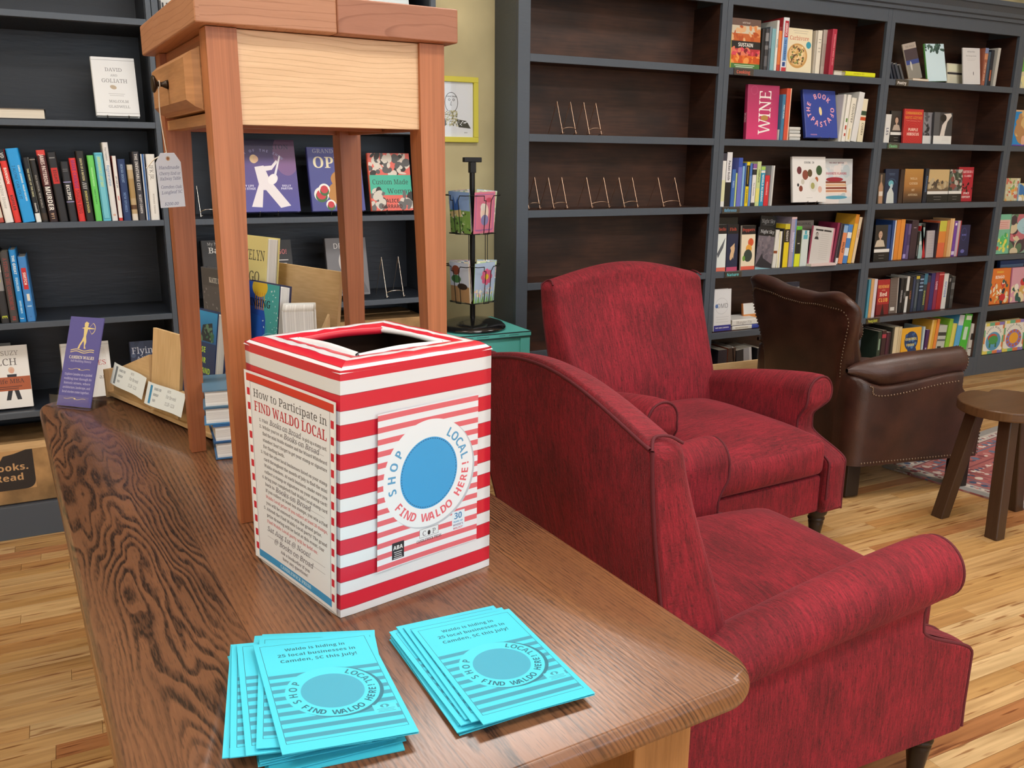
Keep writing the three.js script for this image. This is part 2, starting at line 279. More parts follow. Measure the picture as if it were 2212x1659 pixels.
{ const t = struct('trim_1', null); part('filler', bx(0.349, 1.42, 0, 2.3, ZW, ZA - 0.36, 0), M.paint, t); part('filler', bx(-0.72, 0.349, 0, 2.3, ZW, ZA - 0.36, 0), M.paint, t); }

// ---------------------------------------------------------------- print: covers and spines share a few sheets
const SHEETS = [];
function sheetRegion(w, h) {
  w = Math.ceil(w); h = Math.ceil(h);
  for (const s of SHEETS) { const q = place(s, w, h); if (q) return q; }
  const [c, g] = canvas(2048, 2048), t = canvasTexture(c), s = { c, g, t, x: 0, y: 0, row: 0, m: std({ map: t, roughness: 0.42 }) };
  SHEETS.push(s); return place(s, w, h);
}
function place(s, w, h) {
  if (s.x + w + 4 > 2048) { if (s.y + s.row + h + 4 > 2048) return null; s.x = 0; s.y += s.row + 4; s.row = 0; }
  if (s.y + h + 4 > 2048) return null;
  const q = { s, x: s.x + 2, y: s.y + 2, w, h }; s.x += w + 4; s.row = Math.max(s.row, h); return q;
}
function drawOn(q, f) { const g = q.s.g; g.save(); g.beginPath(); g.rect(q.x - 1.5, q.y - 1.5, q.w + 3, q.h + 3); g.clip(); g.translate(q.x, q.y); f(g, q.w, q.h); g.restore(); }
const uvIn = (q, a, b) => [(q.x + a * q.w) / 2048, 1 - (q.y + (1 - b) * q.h) / 2048];     // a to the right, b up
function type(g, s, x, y, size, color, font = 'bold sans', maxW, align = 'center') {
  g.fillStyle = color; const [st, fam] = font.includes(' ') ? font.split(' ') : ['', font]; g.font = `${st} ${Math.max(size, 2)}px ${{ sans: 'sans-serif', serif: 'serif', mono: 'monospace' }[fam]}`; g.textAlign = align; g.textBaseline = 'middle';
  const w = g.measureText(s).width, k = maxW && w > maxW ? maxW / w : 1; g.save(); g.translate(x, y); g.scale(k, 1); g.fillText(s, 0, 0); g.restore();
}
// spine print: base colour, bands [[from, to, colour]] measured from the top, words [[text, from, to, colour, size, font]]
function spinePrint(o) {
  return (g, w, h) => {
    g.fillStyle = o.c; g.fillRect(-4, -4, w + 8, h + 8);
    for (const [a, b, c, l = 0, r = 1] of o.bands ?? []) { g.fillStyle = c; g.fillRect(l * w - (l ? 0 : 3), a * h - (a ? 0 : 3), (r - l) * w + (l ? 0 : 3) + (r < 1 ? 0 : 3), (b - a) * h + (b < 1 ? 0 : 3)); }
    for (const [s, a, b, c, k = 0.6, f = 'bold sans', off = 0.5] of o.words ?? []) { g.save(); g.translate(w * (1 - off), (a + b) / 2 * h); g.rotate(Math.PI / 2); type(g, s, 0, 0, w * k, c, f, (b - a) * h); g.restore(); }
  };
}
const R = 1150;   // printed pixels per metre
// A book with its spine along local y at x = 0, front cover facing +z. d deep, h high, t thick.
function makeBook(name, label, o, group) {
  const { t, h, d } = o, hard = o.hard ?? false, c = hard ? 0.0028 : 0.0012, lip = hard ? 0.004 : 0.0006, root = thing(name, label, o.category ?? 'book', [0, 0, 0], group);
  const ts = Math.ceil(Math.max(6, t * R * (o.res ?? 1))), hs = Math.ceil(h * R * (o.res ?? 1)), fs = o.front ? Math.ceil(d * R * (o.res ?? 1)) : 0;
  const both = sheetRegion(ts + (fs ? fs + 4 : 0), hs), qs = { ...both, w: ts }, qf = { ...both, x: both.x + ts + 4, w: fs }, m = both.s.m;
  drawOn(qs, o.spine ?? spinePrint({ c: o.c }));
  if (o.front) drawOn(qf, o.front);
  // cover: a bent board, U-shaped in plan
  const R0 = hard ? Math.min(0.006, t * 0.3) : Math.min(0.0015, t * 0.2), k = 3, outer = [], inner = [];
  outer.push([d, t / 2]); for (let i = 0; i <= k; i++) { const a = (i / k) * Math.PI / 2; outer.push([R0 - R0 * Math.sin(a), t / 2 - R0 + R0 * Math.cos(a)]); }
  for (let i = 0; i <= k; i++) { const a = (i / k) * Math.PI / 2; outer.push([R0 - R0 * Math.cos(a), -t / 2 + R0 - R0 * Math.sin(a)]); } outer.push([d, -t / 2]);
  const loop = [...outer, [d, -t / 2 + c], [c, -t / 2 + c], [c, t / 2 - c], [d, t / 2 - c]];
  const g = new THREE.ExtrudeGeometry(new THREE.Shape(loop.map(([x, z]) => new THREE.Vector2(x, z))), { depth: h, bevelEnabled: false, steps: 1 });
  // extrude axis becomes y: (x, z, e) -> (x, e, z); this mirrors, so flip the winding
  const p = g.attributes.position, N = p.count, pos = new Float32Array(N * 3), uv = new Float32Array(N * 2), plain = uvIn(qs, 0.5, 0.012);
  for (let i = 0; i < N; i += 3) for (let j = 0; j < 3; j++) { const s = i + [0, 2, 1][j], q = (i + j) * 3; pos[q] = p.getX(s); pos[q + 1] = p.getZ(s); pos[q + 2] = p.getY(s); }
  for (let i = 0; i < N; i += 3) {
    const A = V(pos[i * 3], pos[i * 3 + 1], pos[i * 3 + 2]), B = V(pos[i * 3 + 3], pos[i * 3 + 4], pos[i * 3 + 5]), C = V(pos[i * 3 + 6], pos[i * 3 + 7], pos[i * 3 + 8]);
    const n = B.clone().sub(A).cross(C.clone().sub(A)).normalize(), mx = (A.x + B.x + C.x) / 3, mz = (A.z + B.z + C.z) / 3;
    let kind = 0;
    if (n.z > 0.8 && mz > t / 2 - c * 0.5) kind = 1; else if (n.x < -0.25 && mx < R0 + 1e-4) kind = 2; else if (n.z < -0.8 && mz < -t / 2 + c * 0.5) kind = 3;
    [A, B, C].forEach((v, j) => {
      let w = plain;
      if (kind === 1 && o.front) w = uvIn(qf, clamp(v.x / d), v.y / h); else if (kind === 2) w = uvIn(qs, clamp(v.z / t + 0.5), v.y / h);
      uv[(i + j) * 2] = w[0]; uv[(i + j) * 2 + 1] = w[1];
    });
  }
  let cg = new THREE.BufferGeometry(); cg.setAttribute('position', new THREE.BufferAttribute(pos, 3)); cg.setAttribute('uv', new THREE.BufferAttribute(uv, 2)); cg.computeVertexNormals();
  part('cover', cg, m, root);
  const pg = new THREE.BoxGeometry(d - c - lip, h - 2 * lip, t - 2 * c); pg.translate(c + (d - c - lip) / 2, h / 2, 0);
  const q = pg.attributes.position, u = pg.attributes.uv; for (let i = 0; i < q.count; i++) u.setXY(i, q.getZ(i) * 1.3, q.getY(i) * 0.2);
  part('pages', pg, o.white ? M.pagesWhite : M.pages, root);
  return root;
}
// spines: [picture column left, right, picture row of the top, colour, label, extra]
function spineRow(shelf, rows) {
  const { y, z, where, group } = shelf; let last = null;
  for (const [a, b, top, c, label, e = {}] of rows) {
    const zf = z - (e.in ?? shelf.in ?? 0.03), yb = y + (e.up ?? 0), xa = xAt(a, yb, zf), xb = xAt(b, yb, zf), t = xb - xa - 0.0012, h = yAt(top, (xa + xb) / 2, zf) - yb, d = e.d ?? clamp(h * 0.68, 0.10, shelf.deep ?? 0.17);
    const lean = (e.lean ?? shelf.lean ?? 0) * Math.PI / 180, hh = h / Math.cos(lean);
    const o = makeBook('book', label + (e.alone ? '' : ' ' + where), { t, h: hh, d, c, hard: e.hard ?? shelf.hard, spine: spinePrint({ c, ...e }), front: e.front, white: e.white, res: shelf.res }, e.group ?? group);
    o.rotation.order = 'ZYX'; o.rotation.set(0, Math.PI / 2, lean);
    // the lower corner on the side it leans to stays on the shelf
    const off = lean >= 0 ? V(t / 2, 0, 0) : V(-t / 2, 0, 0); off.applyAxisAngle(V(0, 0, 1), lean);
    o.position.set((lean >= 0 ? xa + 0.0006 : xb - 0.0006) + off.x, yb + off.y + 0.0004, zf);
  }
}
// books standing face out: [left column, right column, row of the top, thickness, lean back, print, label, extra]
function faceRow(shelf, rows) {
  const { y, z, where, group } = shelf;
  for (const [a, b, top, t, leanDeg, front, c, label, e = {}] of rows) {
    const al = leanDeg * Math.PI / 180, up = (e.up ?? 0.0006) + t * Math.sin(al), zf = z - (e.in ?? 0.06), yb = y + up, turn = (e.turn ?? 0) * Math.PI / 180;
    const xa = xAt(a, yb, zf), xb = xAt(b, yb, zf), d = xb - xa, xm = (xa + xb) / 2;
    const h = solve((q) => project(xm - (e.skew ?? 0), yb + q * Math.cos(al), zf - q * Math.sin(al))[1] - top, 0.02, 0.6);
    const o = makeBook(e.name ?? 'book', label + (e.alone ? '' : ' ' + where), { t, h, d, c, hard: e.hard ?? true, front, spine: spinePrint({ c: e.spine ?? c, ...(e.sp ?? {}) }), white: e.white, res: shelf.res, category: e.category }, e.group ?? group);
    o.rotation.order = 'ZYX'; o.rotation.order = 'YZX'; o.rotation.set(-al, turn, (e.tip ?? 0) * Math.PI / 180);
    o.position.set(xa, yb, zf - t / 2);
  }
}
// books lying flat, spine towards the room: [left column, right column, bottom height above shelf, thickness, colour, label, extra]
function flatRow(shelf, rows) {
  const { y, z, where, group } = shelf;
  for (const [a, b, up, t, c, label, e = {}] of rows) {
    const zf = z - (e.in ?? 0.03), xa = xAt(a, y + up, zf), xb = xAt(b, y + up, zf), h = xb - xa, d = e.d ?? Math.min(0.16, h * 0.75);
    const o = makeBook('book', label + (e.alone ? '' : ' ' + where), { t, h, d, c, hard: e.hard ?? true, spine: spinePrint({ c, ...e }), front: e.front, white: e.white, res: shelf.res }, e.group ?? group);
    // local y -> world -x (or +x), front cover up
    const X = e.pagesOut ? V(0, 0, 1) : V(0, 0, -1), Z = V(0, 1, 0), Y = V(0, 0, 0).crossVectors(Z, X);
    o.setRotationFromMatrix(new THREE.Matrix4().makeBasis(X, Y, Z));
    o.position.set(Y.x > 0 ? xa : xb, y + up + t / 2 + 0.0004, e.pagesOut ? zf - d : zf);
  }
}

// ---------------------------------------------------------------- cover art, drawn flat
const flat = (c, f) => (g, w, h) => { g.fillStyle = c; g.fillRect(-4, -4, w + 8, h + 8); f?.(g, w, h); };
const rect = (g, c, x, y, w, h) => { g.fillStyle = c; g.fillRect(x, y, w, h); };
const disc = (g, c, x, y, rx, ry = rx, rot = 0) => { g.fillStyle = c; g.beginPath(); g.ellipse(x, y, rx, ry, rot, 0, 7); g.fill(); };
const poly = (g, c, pts, close = true) => { g.beginPath(); pts.forEach(([x, y], i) => (i ? g.lineTo(x, y) : g.moveTo(x, y))); if (close) { g.closePath(); g.fillStyle = c; g.fill(); } else { g.strokeStyle = c; g.stroke(); } };
function speck(g, w, h, cols, n, size, seed, y0 = 0, y1 = 1, x0 = 0, x1 = 1) { const r = rng(seed); for (let i = 0; i < n; i++) disc(g, cols[Math.floor(r() * cols.length)], lerp(x0, x1, r()) * w, lerp(y0, y1, r()) * h, size * w * (0.4 + r()), size * w * (0.3 + 0.8 * r()), r() * 3); }
function lines(g, c, x0, x1, y0, y1, n, th, seed = 1) { const r = rng(seed); g.fillStyle = c; for (let i = 0; i < n; i++) { const y = lerp(y0, y1, n > 1 ? i / (n - 1) : 0), l = 0.8 + 0.2 * r(), m = (x0 + x1) / 2, hw = (x1 - x0) / 2 * l; g.fillRect(m - hw, y, hw * 2, th); } }
function arcText(g, s, cx, cy, rx, ry, a0, a1, size, color, font = 'bold', inward = false) {
  const n = s.length; for (let i = 0; i < n; i++) { const a = lerp(a0, a1, n > 1 ? i / (n - 1) : 0.5), x = cx + rx * Math.cos(a), y = cy + ry * Math.sin(a); g.save(); g.translate(x, y); g.rotate(a + (inward ? -Math.PI / 2 : Math.PI / 2)); g.fillStyle = color; g.font = `${font} ${size}px sans-serif`; g.textAlign = 'center'; g.textBaseline = 'middle'; g.fillText(s[i], 0, 0); g.restore(); }
}
const figure = (g, x, y, s, top, leg, skin, hair) => { disc(g, hair, x, y - s * 0.44, s * 0.085, s * 0.10); disc(g, skin, x + s * 0.01, y - s * 0.41, s * 0.06, s * 0.075); poly(g, top, [[x - s * 0.13, y - s * 0.31], [x + s * 0.13, y - s * 0.31], [x + s * 0.1, y], [x - s * 0.1, y]]); poly(g, leg, [[x - s * 0.1, y], [x + s * 0.1, y], [x + s * 0.2, y + s * 0.48], [x + s * 0.08, y + s * 0.48], [x, y + s * 0.1], [x - s * 0.1, y + s * 0.48], [x - s * 0.22, y + s * 0.48]]); };
const face = (g, x, y, s, skin, hair, cloth) => { disc(g, hair, x, y, s * 0.40, s * 0.52); poly(g, cloth, [[x - s * 0.7, y + s * 1.2], [x - s * 0.45, y + s * 0.6], [x, y + s * 0.5], [x + s * 0.45, y + s * 0.6], [x + s * 0.7, y + s * 1.2]]); rect(g, skin, x - s * 0.1, y + s * 0.3, s * 0.2, s * 0.3); disc(g, skin, x, y + s * 0.06, s * 0.26, s * 0.36); disc(g, '#3a2a26', x - s * 0.1, y, s * 0.035); disc(g, '#3a2a26', x + s * 0.1, y, s * 0.035); disc(g, '#a0605a', x, y + s * 0.22, s * 0.08, s * 0.025); };

const W = '#f2f0ea', K = '#1a1a1c';
// ---------------------------------------------------------------- stock of the left bookcases
const rowA = { y: SA[3], z: ZA, where: 'in the long left row', group: 'books in the long row at far left', in: 0.012, hard: true, lean: 4, res: 1.5, deep: 0.165 };
spineRow(rowA, [
  [-12, 10, 336, '#d8cfbe', 'tan spine with red foot', { lean: 6, bands: [[0.93, 1, '#b4483a']], words: [['PRESIDENT', 0.3, 0.8, '#5b5048', 0.5, 'serif']] }],
  [11.5, 31, 329, '#e9e8e4', 'white spine with pale grey serif lettering', { lean: 6, words: [['The White House', 0.35, 0.8, '#9a9a96', 0.5, 'serif']] }],
  [32, 47, 324, '#e0352f', 'red spine with black top and white and black capitals', { lean: 6, bands: [[0, 0.16, K]], words: [['VD', 0.03, 0.13, '#cfcfcf', 0.7], ['BANNON', 0.19, 0.52, W, 0.62], ['KOFFLER', 0.55, 0.9, K, 0.62]] }],
  [49.5, 77, 322, '#1c9ce6', 'wide bright blue spine', { lean: 6, words: [['I ALONE CAN FIX IT', 0.06, 0.85, '#123a5c', 0.34, 'sans', 0.68], ['CAROL LEONNIG  PHILIP RUCKER', 0.06, 0.88, W, 0.2, 'bold sans', 0.26], ['■', 0.88, 0.95, '#0f3b78', 0.4, 'sans', 0.7]] }],
  [78.5, 91, 341, '#17171a', 'black spine with white label at its foot', { lean: 5, bands: [[0.86, 1, '#e8ece9']], words: [['THE HEART OF THE DEAL', 0.12, 0.66, '#d9d6a6', 0.5], ['Donnelly', 0.7, 0.84, W, 0.5]] }],
  [92, 106, 342, '#191717', 'black spine with thin white frame', { lean: 5, bands: [[0.02, 0.03, '#b8b0a4'], [0.86, 0.97, '#3a2c20']], words: [['OLD MASTERS, NEW WORLD', 0.2, 0.84, '#c9c4ba', 0.42, 'serif'], ['●', 0.88, 0.95, '#e8d7b0', 0.8]] }],
  [107, 127, 325, '#4a1518', 'dark red spine with huge white capitals', { lean: 4, bands: [[0, 0.08, '#d6413a'], [0.5, 1, '#2a1415']], words: [['JAMES PATTERSON', 0.06, 0.48, '#f0e4dc', 0.6], ['MURDER', 0.5, 0.84, W, 0.78], ['911', 0.87, 0.97, '#c9a884', 0.5]] }],
  [128.5, 149, 330, '#1d1c1f', 'black spine with a red title block', { lean: 4, bands: [[0.07, 0.085, '#8a8a8a', 0.2, 0.8], [0.22, 0.45, '#c8261f', 0.15, 0.85]], words: [['EIGHT', 0.23, 0.44, '#5a0f0c', 0.5], ['✺', 0.84, 0.95, '#b8b4ac', 0.9]] }],
  [150.5, 169, 350, '#1e2026', 'black spine with white title between violet rules', { lean: 3, bands: [[0.33, 0.345, '#a9a6d8'], [0.66, 0.675, '#a9a6d8'], [0.12, 0.13, '#777', 0.2, 0.8], [0.15, 0.16, '#777', 0.2, 0.8]], words: [['ECLIPSE', 0.38, 0.64, W, 0.6]] }],
  [170.5, 186, 342, '#d8322f', 'red spine with tall purple capitals', { lean: 3, words: [['MAKE CHANGE', 0.03, 0.48, '#7a1b78', 0.8], ['SHAUN KING', 0.5, 0.88, '#8c1313', 0.8]] }],
  [186.5, 205, 327, '#1b1816', 'black spine with small yellow capitals', { lean: 3, words: [['DEATH OF A NATION', 0.1, 0.42, '#d9cf98', 0.4], ["DINESH D'SOUZA", 0.56, 0.88, '#d9cf78', 0.4], ['////', 0.44, 0.54, '#ddd', 0.7]] }],
  [207, 222, 336, '#69d061', 'plain bright green spine', { lean: 2, words: [['PASSIONATE PEOPLE', 0.15, 0.5, '#b9efb0', 0.3], ['THREE TO FORTY', 0.5, 0.75, '#2e6a30', 0.3]] }],
  [223, 241.5, 330, '#62bcd4', 'pale turquoise spine with inset border', { lean: 2, bands: [[0.03, 0.97, '#3f93ae', 0.12, 0.88], [0.04, 0.96, '#74c6d6', 0.18, 0.82]], words: [['ARROGANCE LAST DAY', 0.06, 0.5, '#c8d77a', 0.5]] }],
  [242.5, 256, 308, '#dfe0df', 'tallest white spine with blue lettering', { lean: 2, words: [['Paul Hawken', 0.05, 0.24, '#555', 0.4, 'sans'], ['Regeneration', 0.26, 0.58, '#3c78b4', 0.62, 'sans'], ['O', 0.89, 0.96, '#c56a2a', 0.5]] }],
  [257.5, 266.5, 337, '#e6e5e2', 'slim white spine with red foot', { lean: 1, bands: [[0.955, 1, '#d23b34']], words: [['LIFT YOUR LIFE', 0.3, 0.5, '#333', 0.45], ['AARP', 0.6, 0.7, '#c8302c', 0.5]] }],
  [267.5, 285, 344, '#1f3767', 'navy spine with small gold ornament', { lean: 1, words: [['MERCIER  DESCENT', 0.08, 0.38, '#a9c4e0', 0.42, 'serif'], ['✹', 0.38, 0.46, '#c9b27a', 0.6], ['NEW STORIES', 0.5, 0.9, '#8fb0dc', 0.4, 'serif']] }],
  [286.5, 300, 356, '#b9a17a', 'short sepia spine with photograph print', { lean: 1, bands: [[0, 0.1, '#cfc4ae'], [0.25, 0.6, '#a98b58'], [0.72, 0.8, '#5a3a1e'], [0.88, 1, '#ded6c8']] }],
  [301, 316, 328, '#3b3a40', 'charcoal spine with tall white condensed capitals', { lean: 1, words: [['THE INEVITABLE CITY', 0.03, 0.56, '#d8d6d2', 0.6], ['SCOTT COWEN', 0.62, 0.9, '#d8d6d2', 0.5]] }],
  [317, 325.5, 333, '#e2e4e6', 'slim white spine with blue stripe', { lean: 0.5, bands: [[0, 1, '#2f5f9e', 0.3, 0.85]] }],
  [326.5, 346.5, 333, '#e4e3de', 'last white spine with grey serif lettering', { lean: 0, words: [['JFK JR.', 0.06, 0.5, '#77756f', 0.55, 'serif'], ['ROSEMARIE TERENZIO', 0.58, 0.92, '#a3a19a', 0.22]] }],
]);
const rowA4 = { y: SA[2], z: ZA, where: 'on the left shelf behind the purple leaflet', group: 'five books on a left shelf', in: 0.02, hard: true, lean: 1.5, res: 1.5, deep: 0.165 };
spineRow(rowA4, [
  [-14, 1.5, 541, '#26281f', 'black and lime spine', { bands: [[0, 1, '#9aa03a', 0.75, 0.85]] }],
  [2.5, 22, 543, '#8b8b8b', 'grey spine fading to black with lime mark', { bands: [[0, 0.3, '#c9c8c2'], [0.55, 1, '#2a2a2c']], words: [['DESIGNER', 0.1, 0.5, '#b6bb52', 0.5], ['E', 0.86, 0.97, '#c4cf3a', 0.8]] }],
  [22.5, 41.5, 545, '#43403f', 'charcoal spine with red handwriting', { words: [['A STING IN THE CONUNDRUM', 0.08, 0.82, '#b5372e', 0.6, 'serif'], ['FB', 0.9, 0.98, '#b5372e', 0.5]] }],
  [42.5, 58, 540, '#1f86cf', 'blue spine with bold white capitals', { words: [['THE GREAT', 0.05, 0.36, W, 0.6], ['EQUALIZER', 0.37, 0.58, '#d6ecf8', 0.42], ['DAVID SMICK', 0.7, 0.88, '#d6ecf8', 0.36], ['J', 0.92, 0.98, W, 0.6]] }],
  [59, 78, 555, '#3f86cb', 'mid-blue spine with red title label', { bands: [[0.17, 0.5, '#c5282c', 0.22, 0.78], [0.57, 0.68, '#e4e2d6', 0.4, 0.75], [0.75, 0.77, '#a9cdea', 0.3, 0.8]], words: [['SWITCH', 0.19, 0.48, W, 0.45], ['>', 0.9, 0.95, '#2b4a9a', 0.4]] }],
]);
flatRow({ y: SA[4], z: ZA, where: '' , res: 1.5 }, [[-90, 100, 0, 0.036, '#2b2a2c', 'thick book lying flat at the far left, cream pages outward', { pagesOut: true, alone: true, in: 0.0, d: 0.17 }]]);
faceRow({ y: SA[4], z: ZA, where: '', res: 2 }, [
  [208, 303, 126, 0.026, 14, flat('#e3e6e8', (g, w, h) => { rect(g, '#8d8f92', 0, h * 0.045, w, h * 0.006); rect(g, '#8d8f92', 0, h * 0.95, w, h * 0.006); type(g, 'DAVID', w * 0.5, h * 0.21, h * 0.085, '#74767a', 'serif'); type(g, 'AND', w * 0.5, h * 0.31, h * 0.05, '#74767a', 'serif'); type(g, 'GOLIATH', w * 0.5, h * 0.4, h * 0.09, '#74767a', 'serif', w * 0.66); disc(g, '#b8a892', w * 0.46, h * 0.51, w * 0.075, h * 0.035, 0.3); lines(g, '#a9abae', w * 0.32, w * 0.72, h * 0.62, h * 0.65, 2, h * 0.006); type(g, 'MALCOLM', w * 0.55, h * 0.75, h * 0.06, '#74767a', 'serif'); type(g, 'GLADWELL', w * 0.55, h * 0.84, h * 0.06, '#74767a', 'serif'); }), '#dfe3e4', 'white hardback with grey serif lettering tilted on a wire stand', { alone: true, in: 0.05, up: 0.012 }]]);
faceRow({ y: SA[1], z: ZA, where: '', res: 2 }, [
  [-78, 73, 751, 0.028, 10, flat('#e8e8e6', (g, w, h) => { type(g, 'JACK & SUZY', w * 0.55, h * 0.12, h * 0.10, '#8a8784', 'serif', w * 0.8); type(g, 'WELCH', w * 0.55, h * 0.26, h * 0.15, '#5d5a58', 'serif', w * 0.82); figure(g, w * 0.74, h * 0.62, h * 0.52, '#22242e', '#1c1c22', '#d9a990', '#d9b9a2'); figure(g, w * 0.3, h * 0.62, h * 0.5, '#8a6a5a', '#b98a78', '#d9a990', '#c9a25a'); rect(g, '#a9562c', 0, h * 0.50, w, h * 0.22); type(g, 'The Real-Life MBA', w * 0.5, h * 0.57, h * 0.09, '#3a1f16', 'serif', w * 0.92); lines(g, '#5b2a16', w * 0.1, w * 0.9, h * 0.65, h * 0.68, 2, h * 0.012); }), '#dddddb', 'white hardback with rust-coloured band, standing above the cardboard box', { alone: true, in: 0.05 }],
  [142, 247, 741, 0.022, 14, flat('#dfe0e0', (g, w, h) => { rect(g, '#a8a9aa', 0, h * 0.05, w, h * 0.006); type(g, 'STORIES', w * 0.6, h * 0.38, h * 0.12, '#b8484c', 'serif', w * 0.7); type(g, 'and', w * 0.85, h * 0.64, h * 0.1, '#777', 'serif'); }), '#d9dada', 'white book hidden behind the purple leaflet', { alone: true, in: 0.05, up: 0.01 }],
  [290, 420, 735, 0.026, 10, flat('#28324e', (g, w, h) => { speck(g, w, h, ['#364464', '#2e3c5a', '#44526e'], 40, 0.09, 3, 0, 0.3); type(g, 'Flying Circus', w * 0.48, h * 0.18, h * 0.17, '#cfd6e4', 'serif', w * 0.9); type(g, 'A Year of Racing', w * 0.42, h * 0.33, h * 0.09, '#b9c4d8', 'serif', w * 0.75); type(g, 'and Travel', w * 0.45, h * 0.44, h * 0.09, '#b9c4d8', 'serif'); }), '#28324e', 'navy book with white italic title behind the plywood easel', { alone: true, in: 0.06, up: 0.01 }]]);
faceRow({ y: SA[1], z: ZA, where: '', res: 1 }, [[-60, 38, 745, 0.02, 8, flat('#8d8c88'), '#8d8c88', 'grey book peeping over the white hardback above the cardboard box', { alone: true, in: 0.13 }]]);
// upper shelf glimpsed above the tall table
faceRow({ y: SA[5], z: ZA, where: 'on the shelf above the tall table', group: undefined, res: 1.3 }, [
  [344, 420, -40, 0.03, 10, flat('#3c3f44', (g, w, h) => { rect(g, '#e4e4e0', w * 0.1, h * 0.48, w * 0.85, h * 0.4); poly(g, '#f0f0ec', [[w * 0.05, h * 0.5], [w * 0.35, h * 0.28], [w * 0.6, h * 0.5]]); poly(g, '#e6e6e2', [[w * 0.5, h * 0.5], [w * 0.85, h * 0.25], [w, h * 0.5]]); for (let i = 0; i < 7; i++) rect(g, '#2f3236', w * (0.12 + i * 0.12), h * 0.55, w * 0.05, h * 0.33); }), '#3c3f44', 'black and white cover of a columned house', { up: 0.004, in: 0.1 }],
  [700, 783, -90, 0.03, 12, flat('#efb28a', (g, w, h) => { speck(g, w, h, ['#3d3a5a', '#5a4a6c', '#2f3350'], 14, 0.09, 8, 0.8, 1); disc(g, '#e8603c', w * 0.5, h * 0.7, w * 0.3); }), '#d98a5c', 'orange and peach cover', { up: 0.004, in: 0.08 }],
  [803, 890, -92, 0.03, 12, flat('#dce9ec', (g, w, h) => { g.lineWidth = w * 0.02; g.strokeStyle = '#555a60'; g.beginPath(); g.arc(w * 0.42, h * 0.98, w * 0.2, 3.2, 6.2); g.stroke(); speck(g, w, h, ['#4a4f55'], 26, 0.02, 5, 0.80, 0.86, 0.3, 0.65); }), '#c8d8dc', 'pale blue cover with a line-drawn head', { up: 0.004, in: 0.08 }]]);
flatRow({ y: SA[4], z: ZA, where: '', res: 1 }, [[848, 905, 0, 0.02, '#e2d6bc', 'cream book lying flat under the table apron, far shelf', { alone: true, in: 0.02 }]]);
